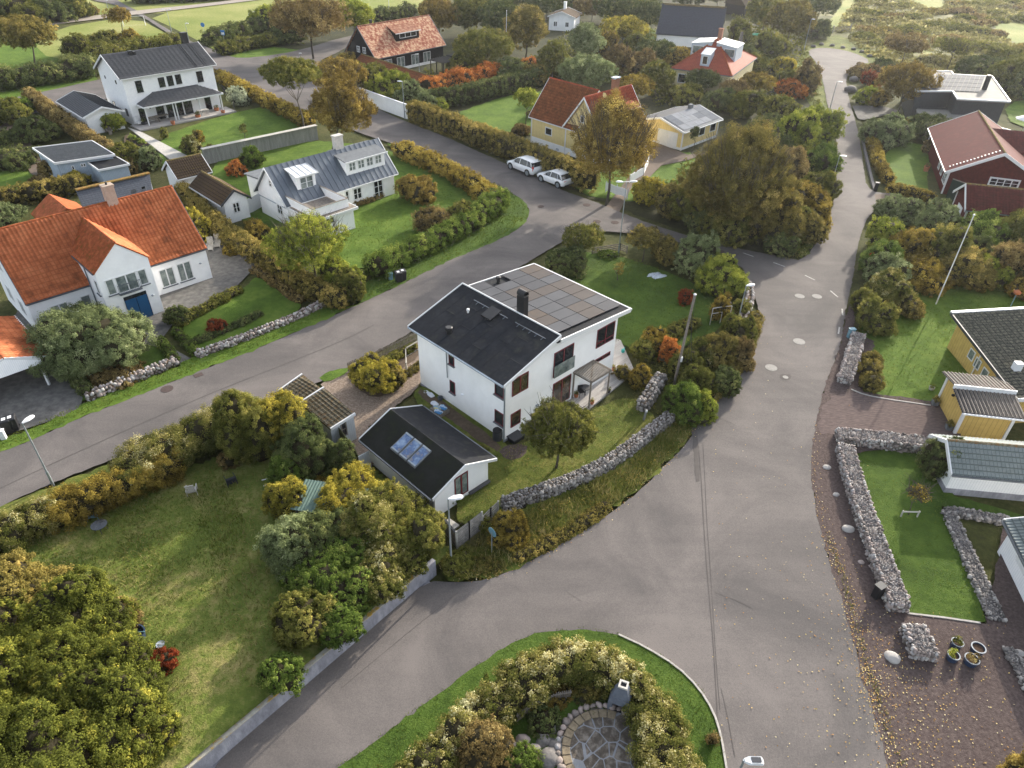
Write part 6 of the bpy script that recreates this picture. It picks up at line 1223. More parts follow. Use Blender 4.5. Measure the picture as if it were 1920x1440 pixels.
# villa garden
shrub('greygreen',200,588,712,178,'large rounded grey-green shrub in front of the villa entrance',lobes=7,cover=1.5)
shrub('dark',342,572,612,46,'clipped dark evergreen ball by the villa path'); shrub('red',411,600,628,36,'crimson flowering shrub on the villa lawn'); shrub('brown',230,690,725,90,'withered flower border behind the left villa wall')
hedge('olive',[(335,612),(370,592),(410,572),(450,548)],.9,.7,'flowering rose border between the villa paving and its lawn',11,sq=.3,tz=.1)
hedge('green',[(298,640),(318,662),(332,684)],.6,.45,'low clipped box hedge left of the villa path',12,sq=.8); hedge('green',[(330,625),(352,645),(372,668)],.6,.45,'low clipped box hedge right of the villa path',13,sq=.8); hedge('dark',[(345,652),(400,634),(450,612),(490,592)],.6,.5,'low dark perennials behind the pink stone wall',14,sq=.2)
hedge('dark',[(100,668),(130,700),(165,742)],.8,.7,'low hedge between the paved drive and the shrub garden',15,sq=.6)
hedge('brown',[(478,508),(510,528),(548,556),(565,568)],.9,.6,'strip of reddish perennials on the villa lawn',16,sq=.1)
hedge('brownolive',[(345,372),(385,415),(430,455),(490,495),(550,535),(600,565),(640,582)],1.5,1.9,'long brownish hedge between the villa and the white cottage garden',17,sq=.5,tz=.1)
hedge('gold',[(478,440),(498,462)],1.4,2.0,'golden tinted end of the hedge beside the cottage lawn',18,sq=.3)
shrub('yellow',378,395,460,46,'yellow-green bush by the two deck chairs'); shrub('gold',437,462,482,30,'small golden bush beside the deck chairs')
tree('lime',590,405,535,150,'loose yellow-green tree in front of the white cottage',cb=520,cover=.6,nb=22,twig=70,bs=.7); shrub('lime',640,490,560,90,'bright green shrub below the loose yellow-green tree'); shrub('olive',660,505,575,60,'rounded olive shrub beside the garden opening'); shrub('gold',625,495,530,40,'small shrub with pinkish leaves near the garden opening')
hedge('green',[(705,520),(760,492),(820,462),(880,432),(925,400),(935,385)],2.1,1.9,'dark green feathery hedge along the inside of the street bend',19,sq=.45,tz=.12)
hedge('gold',[(752,292),(800,312),(850,335),(895,362),(915,378)],2.3,1.8,'yellow autumn hedge running down beside the upper street',20,sq=.2,tz=.15)
shrub('autumn',785,330,385,72,'tawny round bush at the top of the cottage lawn'); shrub('brown',815,390,445,78,'bare pinkish brown bush near the feathery hedge',cover=.8); shrub('olive',862,378,430,48,'slim olive bush right of the bare brown one'); hedge('brown',[(655,390),(685,382),(715,370)],.7,.6,'rose bushes under the white cottage windows',21,sq=.1)
# upper left
hedge('brown',[(60,190),(95,218),(140,250),(185,285),(228,312),(250,325)],1.6,1.9,'brown hedge running down left of the small outbuilding',22,sq=.4,tz=.1)
shrub('olive',25,185,240,60,'round olive bush at the left edge above the garden path'); shrub('dark',75,218,272,72,'dark bush beside the garden path'); shrub('dark',10,245,280,34,'dark clipped bush at the left edge of the photo'); shrub('lime',218,208,248,38,'climber covered corner of the small outbuilding'); shrub('olive',245,268,325,56,'olive bush right of the blue grey shed'); shrub('greygreen',285,275,322,42,'grey-green bush right of the blue grey shed'); shrub('green',45,180,215,40,'small green bush in the upper left garden')
shrub('dark',34,284,318,62,'clipped box hedge block on the left lawn',sq=.8); shrub('brown',98,300,333,30,'small brown bush at the wall of the blue grey shed'); shrub('lime',152,312,340,40,'round clipped bright bush in front of the blue grey shed'); shrub('yellow',142,325,358,50,'yellow-green bush below the clipped round one'); shrub('brown',82,332,362,52,'reddish brown mound left of the yellow-green bush')
hedge('brownolive',[(-40,400),(30,385),(90,372),(150,362)],2.0,2.0,'clipped brown-olive hedge behind the orange roof',23,sq=.6,tz=.1); shrub('greygreen',15,380,430,60,'grey-green bush between the hedge and the villa roof')
shrub('bloom',362,257,292,36,'white flowered bush on the tall house lawn',tz=.15); shrub('gold',373,244,272,18,'small yellow shrub behind the white flowered bush'); shrub('olive',398,272,290,22,'little green mound on the tall house lawn'); tree('olive',460,230,264,16,'young sapling on the tall house lawn',cover=.7,nb=4); shrub('rust',446,302,334,36,'round rust coloured bush by the grey fence'); shrub('green',478,275,318,44,'green bush against the grey board fence'); shrub('silver',452,165,200,36,'round silver-grey bush at the corner of the veranda'); shrub('olive',310,240,262,12,'potted plant sized bush at the deck edge')
hedge('gold',[(412,152),(450,172),(500,200),(555,228),(580,240)],1.7,1.8,'yellow-brown hedge between the tall house lawn and the street',24,sq=.35,tz=.15)
hedge('dark',[(-60,175),(0,168),(60,158),(120,150),(170,142)],4.5,3.2,'dark hedge mass along the far side of the left street',25,sq=.1,tz=.1)
hedge('olive',[(190,118),(230,112),(280,104),(335,98)],4.0,3.0,'olive and yellow bushes behind the tall house roof',26,sq=.1,tz=.15)
tree('brownolive',65,32,120,96,'broad brown-olive tree in the upper left behind the hedge',cb=95,cover=1.1,nb=11); tree('autumn',230,14,60,42,'small rust tinted tree by the path junction',cb=45,cover=.7,twig=14)
shrub('olive',150,62,110,50,'grey bare bush on the field edge',cover=.7); shrub('gold',245,55,92,40,'yellow bush behind the tall house'); shrub('olive',205,58,96,50,'olive bush behind the tall house')
for i,(cx,t,b,w_,k) in enumerate(((-20,-20,55,110,'dark'),(40,-15,52,90,'olive'),(95,-8,45,80,'dark'),(140,-10,38,60,'olive'),(165,8,32,34,'brown'))): shrub(k,cx,t,b,w_,['dark bush cut by the top left corner','olive bush second in the row at the top left','dark bush third in the row at the top left','olive bush fourth in the row at the top left','small brown bush ending the row at the top left'][i],group='bushes beyond the pale path')
for i,(cx,t,b,w_) in enumerate(((290,-25,8,70),(340,-30,5,80),(400,-30,2,80))): shrub('dark',cx,t,b,w_,['dark bush at the top edge right of the path','dark bush at the top edge, middle of three','dark bush at the top edge, right of three'][i],group='dark bushes at the top edge')
# upper middle
tree('brown',(590,588),-8,112,130,'big bare brown tree beside the street branch',cb=75,cover=.55,nb=14,twig=110,bark='bark_dark',clump=.4)
hedge('dark',[(395,85),(440,70),(490,60),(540,55)],3.5,2.6,'dark bushes bordering the field by the blue sign',27,sq=.1,tz=.1)
hedge('olive',[(415,105),(450,95),(500,85),(550,80)],3,2.2,'olive bushes at the street corner behind the tall house',28,sq=.1)
tree('lime',662,-2,75,88,'bright yellow-green tree left of the black house',cb=60,cover=1.2); shrub('lime',508,10,60,70,'yellow-green bush on the field edge above the bare tree'); shrub('dark',545,30,85,60,'dark bush left of the bare brown tree'); 
hedge('dark',[(705,45),(740,38),(775,32)],3,3,'dark hedge behind the black house roof',29,sq=.3)
tree('olive',(562,572),108,250,112,'slender umbrella shaped tree with tall bare trunk',cb=170,flat=.6,cover=1.25,tr=.16,nb=11)
tree('autumn',(650,622),148,285,116,'large round golden-brown tree above the cottage chimney',cb=262,cover=1.0,nb=26,twig=40,bs=.75,taper=.3)
tree('autumn',(640,640),108,200,100,'ragged gold-olive tree behind the umbrella tree',cb=180,cover=.8,nb=14,twig=40,bs=.75)
for i,(cx,t,b,w_,k) in enumerate(((690,118,180,70,'olive'),(735,130,195,80,'lime'),(775,150,205,70,'greygreen'),(655,98,150,50,'gold'),(825,185,214,30,'lime'),(800,170,215,50,'greygreen'))): shrub(k,cx,t,b,w_,['olive shrub above the white street wall, left','yellow-green shrub above the middle of the white street wall','grey-green shrub above the right end of the white street wall','golden shrub beside the long shed roof','small lime shrub poking above the tall clipped hedge','pale shrub just right of the white street wall'][i],group='shrubs along the long shed')
hedge('rust',[(800,184),(840,176),(885,166),(935,152)],2.8,3.1,'blazing rust-orange hedge in front of the black pavilion',30,sq=.1,tz=.1)
hedge('dark',[(805,205),(850,200),(910,186),(965,172),(1020,158)],2.2,2.8,'dark clipped hedge below the rust-orange one',31,sq=.6)
hedge('brownolive',[(772,228),(820,245),(870,262),(930,288),(990,312),(1050,338),(1110,362)],1.7,2.9,'tall clipped hedge along the upper street behind the parked cars',32,sq=.7,tz=.1)
TM=[('autumn',825,-5,70,80,'orange tinged tree right of the black house roof'),('olive',880,-8,70,80,'olive tree behind the tall white flagpole, left of it'),('dark',935,0,75,90,'dark green tree right of the tall white flagpole'),('olive',905,55,135,110,'wide olive tree beside the black pavilion'),('brownolive',985,10,110,85,'brown-olive tree left of the small grey cottage'),('rust',990,105,145,50,'rust coloured bush at the end of the orange hedge'),('olive',1035,78,150,62,'olive tree with orange tips in front of the small cottage'),('greygreen',1095,45,118,66,'pale grey-green tree right of the small cottage'),('yellow',1165,32,85,84,'broad yellow crowned tree in the upper middle'),('greygreen',1098,106,178,112,'large grey-green willow behind the yellow house'),('brown',1158,86,150,62,'bare brownish tree right of the willow'),('gold',1188,142,190,70,'golden tree behind the yellow house chimney'),('olive',1228,116,180,66,'olive apple tree right of the golden tree'),('gold',1268,90,128,58,'golden bush left of the hipped house'),('dark',1228,74,118,66,'dark evergreen bush below the big slate roof'),('bloom',1260,158,184,36,'white flowered bush above the garage roof'),('dark',1310,130,180,62,'dark olive tree in front of the hipped house'),('brown',1372,150,200,60,'brownish tree between garage roof and lane gardens'),('gold',1412,134,185,60,'orange-gold tree left of the lane gardens'),('dark',1025,-10,35,80,'dark tree at the top edge above the small cottage'),('brown',1110,-10,40,70,'brown tree at the top edge right of the small cottage'),('dark',1150,-12,45,90,'dark tree at the top edge left of the slate roof'),('dark',1210,0,62,70,'dark tree touching the left end of the slate roof'),('olive',1385,35,85,44,'round olive tree right of the slate roof'),('dark',1290,-25,10,90,'dark tree at the top edge above the slate roof'),('dark',1345,-25,12,70,'dark tree at the top edge above the right end of the slate roof'),('olive',1430,-10,60,70,'olive tree right of the dark barn'),('brownolive',1475,0,80,84,'brown-olive tree left of the cul-de-sac lamp'),('dark',1530,-15,40,60,'dark tree at the top edge by the moor track'),('dark',1528,36,76,46,'round dark bush beside the cul-de-sac gate'),('dark',960,-20,20,80,'dark tree cut by the top edge in the middle'),('olive',890,-25,10,90,'olive tree cut by the top edge behind the flagpole')]
for k,cx,t,b,w_,l in TM: (shrub if w_<60 and k not in('brown',) else tree)(k,cx,t,b,w_,l,group='trees and bushes of the upper gardens',cover=1.2,**({} if w_<60 and k!='brown' else dict(twig=60 if k=='brown' else 12,bs=.8,nb=13,cb=b-8)))
for k,cx,t,b,w_,l in (('olive',870,100,150,70,'olive filler shrub behind the rust hedge'),('dark',950,110,160,70,'dark shrub between pavilion trees and rust hedge'),('brownolive',1000,120,165,60,'brown-olive shrub left of the yellow house roof'),('olive',1060,110,150,60,'olive shrub left of the grey-green willow'),('gold',1125,60,110,60,'golden shrub beside the pale grey-green tree'),('olive',1140,110,150,60,'olive shrub behind the willow'),('brown',1195,95,140,60,'brown shrub below the dark evergreen'),('olive',1190,60,105,50,'olive shrub under the yellow crowned tree'),('olive',1280,160,200,70,'olive shrub behind the garage roof'),('dark',1345,165,215,60,'dark shrub right of the garage roof'),('olive',1395,170,225,60,'olive shrub below the orange-gold tree'),('dark',1075,-5,30,60,'dark shrub above the small cottage chimney'),('olive',1440,60,110,60,'olive shrub in the lane gardens, topmost'),('dark',1400,85,130,40,'dark bush right of the hipped house'),('olive',1415,100,140,44,'olive bush right of the hipped house')): shrub(k,cx,t,b,w_,l,group='undergrowth of the upper gardens')
tree('lime',985,165,236,50,'small fruit tree on the pale green lawn',cb=205,cover=.8); shrub('brown',978,232,256,38,'brown bush at the lawn edge behind the clipped hedge'); shrub('brownolive',1000,205,225,24,'low bush behind the yellow house corner')
tree('autumn',1137,182,385,172,'large autumn brown tree in front of the yellow house',cb=356,cover=.5,nb=40,tr=.22,twig=150,clump=.4,taper=.45,bs=.62)
tree('brownolive',1365,240,446,192,'very large dense brown-olive tree at the street junction',cb=440,cover=.95,nb=44,tr=.3,twig=120,taper=.35,bs=.7,clump=.35)
for k,cx,t,b,w_,l in (('olive',1290,330,430,90,'olive bush at the left foot of the dense junction tree'),('yellow',1215,335,388,64,'yellow-green bush beside the white board sign'),('brownolive',1260,350,415,80,'brownish bush between the board sign and the dense junction tree'),('olive',1360,380,462,120,'olive bush under the dense junction tree'),('brownolive',1440,360,470,110,'brown-olive bush at the right foot of the dense junction tree'),('dark',1320,385,448,80,'dark bush on the street side of the dense junction tree')): shrub(k,cx,t,b,w_,l,group='bushes round the junction tree')
tree('dark',1297,238,285,18,'narrow clipped tree at the garage corner',cb=262,cover=1.5,nb=5)
LN=[('yellow',1462,106,142,46,'yellow bush at the top of the lane gardens'),('olive',1475,128,172,48,'olive bush below the yellow one in the lane gardens'),('rust',1478,150,188,58,'orange leaved shrub in the lane gardens'),('brown',1508,112,182,40,'bare brown shrub beside the lane verge'),('olive',1450,178,240,70,'olive bush right of the garage'),('dark',1430,210,265,70,'dark bush beside the garage wall corner'),('lime',1485,210,300,80,'light olive bush in the lane thicket'),('green',1535,268,332,66,'bright dark green bush touching the lane'),('lime',1525,205,280,76,'yellow-olive bush touching the lane, above the green one'),('brown',1470,280,350,80,'brownish bush in the middle of the lane thicket'),('olive',1525,320,385,70,'olive bush touching the lane, below the green one'),('gold',1500,345,420,80,'golden bush low in the lane thicket'),('olive',1480,390,455,80,'olive bush near the street name sign'),('gold',1525,385,440,50,'tawny bush at the lane verge near its foot'),('dark',1455,430,485,60,'dark low bush left of the street name sign'),('olive',1405,250,300,60,'olive bush behind the dense junction tree'),('dark',1450,250,320,60,'dark bush right behind the dense junction tree'),('brownolive',1510,400,462,60,'brown-olive bush above the verge corner')]
for k,cx,t,b,w_,l in LN: shrub(k,cx,t,b,w_,l,group='shrubs left of the lane')
for k,cx,t,b,w_,l in (('brown',1618,122,150,56,'reddish ornamental grass clump at the turning circle'),('red',1632,134,165,34,'bright scarlet shrub beside the boulders'),('lime',1622,165,198,40,'yellow-green shrub right of the lane boulders'),('gold',1640,172,202,34,'golden shrub behind the forecourt'),('dark',1655,112,135,40,'dark evergreen mound by the turning circle'),('greygreen',1652,216,280,76,'blue-green spreading shrub right of the lane'),('gold',1690,222,256,44,'yellow-orange shrub behind the blue-green one'),('dark',1728,212,268,72,'dark green hedge bush in front of the modern house'),('brown',1735,262,290,20,'dry ornamental bush at the red house corner')): shrub(k,cx,t,b,w_,l)
tree('autumn',1680,118,216,100,'large brown autumn tree in front of the modern house',cb=195,cover=.8,nb=14,twig=60); tree('brown',1688,62,122,84,'brown branching tree on the moor edge',cb=105,cover=.7,twig=50); tree('olive',1775,70,130,64,'half bare tree behind the modern house',cb=110,cover=.4,twig=70); 
for k,cx,t,b,w_,l in (('dark',1840,105,150,80,'dark bush behind the modern house roof'),('olive',1900,100,180,90,'olive bush right of the modern house roof'),('dark',1915,130,190,60,'dark bush at the right edge beyond the modern house'),('olive',1870,90,130,60,'olive bush above the modern house roof')): shrub(k,cx,t,b,w_,l)
hedge('gold',[(1630,262),(1640,300),(1652,330),(1665,348)],1.3,1.3,'golden brown clipped hedge along the right of the lane',33,sq=.5,tz=.1); hedge('gold',[(1668,362),(1700,368),(1745,382)],1.2,1.2,'golden brown clipped hedge below the red house lawn',34,sq=.5,tz=.1); ribbon('lane_edging',[(1618,262),(1628,310),(1640,355)],RZ+.02,.3,'pebbles',h=RZ+.08,kind=None,label='narrow pebble edging beside the golden hedge on the lane',cat='edging')
TH_=[('greygreen',1680,376,425,90,'grey-green bush at the top left of the big right thicket'),('greygreen',1745,385,450,80,'grey-green bush at the top of the big right thicket'),('lime',1645,408,475,62,'yellow-green bush at the lane side of the big right thicket'),('gold',1698,432,505,80,'orange-gold bush in the big right thicket'),('olive',1755,425,510,90,'olive bush left of the flagpole in the big right thicket'),('green',1825,400,475,90,'green bush at the flagpole top in the big right thicket'),('olive',1890,395,480,90,'olive bush at the right edge, upper, of the big right thicket'),('green',1640,450,522,64,'green bush behind the orange road sign'),('greygreen',1650,478,545,70,'grey-green bush just below the orange road sign'),('gold',1715,490,550,100,'golden bush at the lawn edge of the big right thicket'),('brownolive',1795,470,545,90,'brown-olive bush crossed by the flagpole'),('lime',1840,480,540,70,'lime bush right of the flagpole'),('brown',1885,455,540,80,'brownish bush at the right edge of the big right thicket'),('dark',1790,440,500,80,'dark bush in the middle of the big right thicket'),('olive',1610,540,590,40,'small olive bush where the right road narrows'),('gold',1905,525,565,44,'golden bush by the garden lamp at the right edge'),('dark',1940,470,560,80,'dark bush cut by the right edge')]
for k,cx,t,b,w_,l in TH_: shrub(k,cx,t,b,w_,l,group='bushes of the big right thicket',tz=.05)
shrub('bloom',1655,520,590,82,'arching bush with pale plumes beside the flagpole lawn',tz=.15); shrub('olive',1632,568,632,70,'olive bush beside the utility box'); shrub('brownolive',1690,560,600,60,'brown-olive bush on the flagpole lawn edge')
for i,(cx,t,b) in enumerate(((1630,662,690),(1625,680,712),(1630,705,738))): shrub('brownolive',cx,t,b,36,['topmost of three dry bushes behind the gravel-topped wall','middle one of three dry bushes behind the gravel-topped wall','lowest of three dry bushes behind the gravel-topped wall'][i],group='dry bushes behind the gravel-topped wall')
shrub('dark',1745,822,902,62,'dark evergreen bush against the white garage'); tree('gold',1703,915,968,38,'young sparse tree tied to a wooden frame',cb=945,cover=.25,nb=6,twig=24,tr=.04)
# central garden
shrub('dark',1058,466,528,80,'glossy dark laurel behind the solar roof',cover=1.5,name='laurel_bush') ; tree('olive',1090,424,492,84,'olive small tree behind the laurel',cb=475,cover=.8,twig=30); tree('brownolive',1205,428,490,76,'brownish small tree near the lamp in the garden',cb=470,cover=1.,twig=20); shrub('brownolive',1245,450,500,56,'brown bush left of the ornamental grass'); shrub('green',1140,472,488,40,'low green plants along the garden fence'); shrub('greygreen',1295,440,528,74,'tall arching ornamental grass clump',name='pampas_clump',cat='ornamental grass',cover=1.6); shrub('lime',1345,487,562,96,'round bright green shrub at the road corner',cover=1.5,tz=.2); shrub('red',1282,545,577,26,'small scarlet bush beside the round green shrub'); tree('autumn',1158,490,528,26,'tiny sapling on the shaded lawn',cover=.4,nb=4)
CG=[('gold',1345,552,608,36,'yellow bush at the trellis'),('olive',1375,590,665,70,'olive bush spilling to the road by the lamp'),('brownolive',1345,630,700,80,'brown-olive bush right of the utility pole'),('bloom',1310,640,700,60,'greyish seedy bush beside the utility pole'),('brown',1385,640,700,50,'brownish verge bush at the road'),('gold',1225,618,668,60,'pale golden perennials at the deck corner'),('rust',1252,640,690,50,'pink and rust sedum clump by the wall stub'),('olive',1205,640,680,50,'olive perennials along the deck'),('olive',1280,660,720,60,'olive shrub left of the utility pole'),('dark',1350,690,750,60,'dark shrub at the foot of the road bank'),('green',1275,725,800,76,'green shrub beside the house number sign'),('lime',1310,740,800,56,'lime shrub at the road edge by the wall end'),('olive',1300,690,755,70,'olive shrub behind the boulder'),('brownolive',1165,690,715,30,'dry grasses at the deck edge'),('gold',1195,690,730,50,'tawny grasses beside the wall stub'),('olive',1385,560,600,30,'small shrub at the garden corner wall')]
for k,cx,t,b,w_,l in CG: shrub(k,cx,t,b,w_,l,group='shrubs along the garden edge of the main road')
tree('olive',1042,768,880,142,'rounded small tree in front of the white house',cb=864,cover=1.5,nb=30,tr=.1,flat=.9,twig=50,bs=.7) 
shrub('yellow',712,675,745,90,'flowering yellow-green shrub in the gravel yard'); hedge('brownolive',[(752,712),(775,698),(790,688)],.6,.4,'low planting beside the gravel yard path',35,sq=.1); shrub('gold',955,965,1035,80,'yellow-orange bush beside the round road sign'); shrub('olive',925,975,1010,50,'small olive bush between sign and stone wall'); shrub('olive',858,1040,1085,60,'tangle of weeds at the foot of the near lamp'); shrub('brownolive',915,1060,1085,60,'dry grass tuft by the round sign')
shrub('green',852,925,945,22,'small plants under the garage gable'); shrub('brown',845,985,1000,0+24,'dry leaves heap beside the low fence') if 0 else None; shrub('olive',905,835,860,24,'tuft beside the rain barrel'); hedge('olive',[(950,855),(1000,905)],.4,.3,'rough tuft row below the small tree',36,sq=0) if 0 else None
# island hedge and garden
hedge('bloom',[(730,1520),(800,1450),(860,1395),(915,1350)],1.5,1.5,'flowering hedge on the left side of the road island',40,sq=.2,tz=.18,rough=.25)
hedge('bloom',[(925,1345),(965,1308),(1010,1278),(1060,1262),(1110,1262),(1145,1275)],1.6,1.6,'flowering hedge round the top of the road island',41,sq=.2,tz=.18,rough=.25)
hedge('bloom',[(1158,1282),(1185,1300),(1212,1335)],1.2,1.5,'flowering hedge behind the outdoor fireplace',42,sq=.2,tz=.2,rough=.2)
hedge('bloom',[(1218,1350),(1240,1400),(1250,1460),(1250,1540)],1.8,1.6,'flowering hedge on the right side of the road island',43,sq=.2,tz=.18,rough=.25)
shrub('rust',1000,1245,1335,150,'russet inner side of the island hedge',cover=1.2) if 0 else shrub('autumn',1020,1285,1335,90,'russet bush on the inner side of the island hedge',cover=1.2)
shrub('brown',905,1370,1470,110,'withered brown bush with bare branches in the island garden',cover=.8); shrub('brownolive',1090,1275,1318,80,'brownish bush between wattle fence and fireplace')
shrub('dark',1020,1345,1385,60,'dark ground plants in the island garden'); shrub('dark',1110,1310,1345,80,'dark low plants beside the fireplace'); shrub('green',975,1415,1470,70,'low green rockery plants'); shrub('brown',1331,1375,1402,16,'small withered shrub on the island grass')
shrub('autumn',1890,1422,1500,60,'golden shrub cut by the bottom right corner')
# moor scrub: individual mounds where one can tell them apart, plus ground cover
g=random.Random(77); n=0
mk=['olive','brown','olive','brownolive','moorleaf','brownolive','moorleaf']
MO=[]
for _ in range(1500):
    x,y=g.uniform(1590,1940),g.uniform(0,118); st=(15+y*.22)*g.uniform(.8,1.5)
    if y>92 and x<1745 or y>70 and x<1625 or abs(x-1590)<22 and y<70: continue
    if 1712<x<1752 and 50<y<108 or 1700<x<1775 and y<22 or x>1850 and 40<y<95 and x-1850>(y-45)*1.1: continue
    if all(abs(x-m[0])>(st+m[2])*.55 or abs(y-m[1])>(st+m[2])*.26 for m in MO): MO.append((x,y,st))
    if len(MO)>62: break
rown=['topmost','second','third','fourth','fifth','lowest']
rows={}
for m in MO: rows.setdefault(min(5,int((m[1]+8)//19)),[]).append(m)
orde=['first','second','third','fourth','fifth','sixth','seventh','eighth','ninth','tenth','eleventh','twelfth','thirteenth','fourteenth','fifteenth','sixteenth']
for rk,ms in rows.items():
    for i,m in enumerate(sorted(ms)):
        shrub(mk[g.randrange(7)],m[0],m[1]-m[2]*g.uniform(.16,.3),m[1]+m[2]*.2,m[2]*g.uniform(1.2,1.9),'%s scrub mound from the left in the %s row on the moor'%(orde[min(i,15)],rown[rk]),name='scrub_mound',cat='scrub',group='scrub mounds on the moor',cover=.9,rough=.3)
def ground_scrub(name,poly,n,kind,label,hh=.5,seed=1,avoid=()):
    g=np.random.default_rng(seed); Q=[at(*p) for p in poly]; xs=[p[0] for p in Q];ys=[p[1] for p in Q]; X=g.uniform(min(xs),max(xs),n*3);Y=g.uniform(min(ys),max(ys),n*3); k=inpoly(X,Y,Q)
    for a in avoid: k&=~inpoly(X,Y,[at(*p) for p in a])
    X=X[k];Y=Y[k]; m=8; nn=len(X); s=.3
    D=np.sqrt(X*X+Y*Y+900); ls=D/710*1.9; cl=vnoise(np.stack([X,Y,X*0],1),seed,.18); kk=cl>-.45; X=X[kk];Y=Y[kk];ls=ls[kk];cl=cl[kk]; nn=len(X)
    C=np.stack([X,Y,np.full(nn,.15)],1)[:,None,:]+g.normal(size=(nn,m,3))*np.array([.55,.55,hh*.45])[None,None]*(.6+.5*np.clip(cl,0,1)[:,None,None]); C[...,2]=np.abs(C[...,2])+.03; C=C.reshape(-1,3)
    N=g.normal(size=C.shape)+np.array([0,0,.8]); N/=np.linalg.norm(N,axis=1)[:,None]; V,Fq=leafcards(C,N,np.repeat(ls,m)[:,None].ravel() if 0 else float(ls.mean()),g)
    o=npmesh(name,V,Fq,[MATS[kind]],tint=np.clip(np.repeat(.45+.2*vnoise(np.stack([X,Y,X*0],1),seed+1,.5),m)+g.normal(0,.13,len(C)),0,1)); tag(o,label,'ground cover',kind='stuff')
AV=([(1545,60),(1570,55),(1590,20),(1640,-20),(1600,-25),(1575,10),(1560,35)],[(1700,0),(1760,25),(1780,0),(1740,-20)],[(1850,45),(1920,95),(1990,110),(1990,60),(1900,30)],[(1715,45),(1750,90),(1735,105),(1715,80),(1700,60)])
ground_scrub('moor_heather',[(1580,-30),(1990,-60),(1990,180),(1900,190),(1700,128),(1640,112),(1565,60)],9000,'moorleaf','low heather and grass covering the moor',.7,3,AV)
ground_scrub('garden_undergrowth',[(640,110),(780,150),(800,130),(880,140),(1030,100),(1100,10),(1000,-10),(1500,-10),(1510,90),(1540,215),(1560,260),(1560,380),(1500,470),(1300,430),(1230,370),(1300,290),(1230,190),(1180,150),(1020,140),(980,160),(800,200),(660,150)],6000,'olive','low undergrowth between the upper gardens',.6,4,([(1228,0),(1365,0),(1400,110),(1375,165),(1260,150),(1228,90)],[(1200,200),(1360,200),(1350,300),(1200,300)]))

def tufts(poly,n,kind,label,seed,hh=.3,name='rough_grass'):
    g=np.random.default_rng(seed); Q=[at(*p) for p in poly]; xs=[p[0] for p in Q];ys=[p[1] for p in Q]; X=g.uniform(min(xs),max(xs),n*6);Y=g.uniform(min(ys),max(ys),n*6); k=inpoly(X,Y,Q); X=X[k][:n];Y=Y[k][:n]; n=len(X); m=26
    R_=g.uniform(.15,.42,n); C=np.stack([X,Y,np.zeros(n)],1)[:,None,:]+g.normal(size=(n,m,3))*np.stack([R_,R_,R_*hh/.3],1)[:,None,:]*.6; C[...,2]=np.abs(C[...,2])+.04; C=C.reshape(-1,3); N=g.normal(size=C.shape); N/=np.linalg.norm(N,axis=1)[:,None]
    V,Fq=leafcards(C,N,lsize(float(np.mean(X)),float(np.mean(Y)))*1.2,g,.4); o=npmesh(name,V,Fq,[MATS[kind]],tint=np.clip(np.repeat(g.normal(.5,.18,n),m)+g.normal(0,.1,len(C)),0,1)); tag(o,label,'grass',kind='stuff')
VG=[(1416,605),(1395,640),(1375,690),(1328,755),(1288,825),(1246,866),(1196,912),(1100,984),(1000,1042),(940,1072),(890,1085),(850,1085),(825,1068),(870,1035),(935,990),(1060,940),(1170,890),(1240,825),(1280,760),(1340,680),(1380,610)]
tufts(VG,420,'brownolive','coarse olive weeds on the bank outside the curving stone wall',1,.35); tufts(VG,260,'gold','yellowing weeds on the bank outside the curving stone wall',2,.3)
tufts([(1205,660),(1300,640),(1390,620),(1390,690),(1330,760),(1270,820),(1240,780),(1190,740)],260,'olive','weeds filling the shrub bank beside the main road',3,.4)
tufts([(380,880),(560,830),(620,960),(540,1000),(420,940)],160,'brown','dry tufts at the upper end of the big lawn',4,.12); tufts([(420,1000),(560,1080),(560,1250),(400,1330),(330,1380),(340,1220)],260,'brownolive','rank grass tufts along the retaining wall side of the big lawn',5,.16)

hedge('brownolive',[(1417,600),(1400,640),(1378,688),(1350,728),(1330,750)],1.2,.9,'low weedy shrub bank spilling onto the edge of the main road',60,sq=0)
hedge('olive',[(1196,668),(1225,655),(1260,630),(1300,612)],1.3,.8,'low perennial border between the shaded lawn and the road bank',61,sq=0)
hedge('brownolive',[(965,1052),(1030,1020),(1090,985),(1140,950)],.8,.45,'low weedy strip half way along the bank below the stone wall',62,sq=0,cover=.9)

hedge('olive',[(668,712),(700,694),(745,672),(778,655)],.7,.5,'low plants in the bed behind the picket fence',63,sq=0)
shrub('brownolive',742,690,735,50,'brownish bushy part of the planting in the gravel yard')
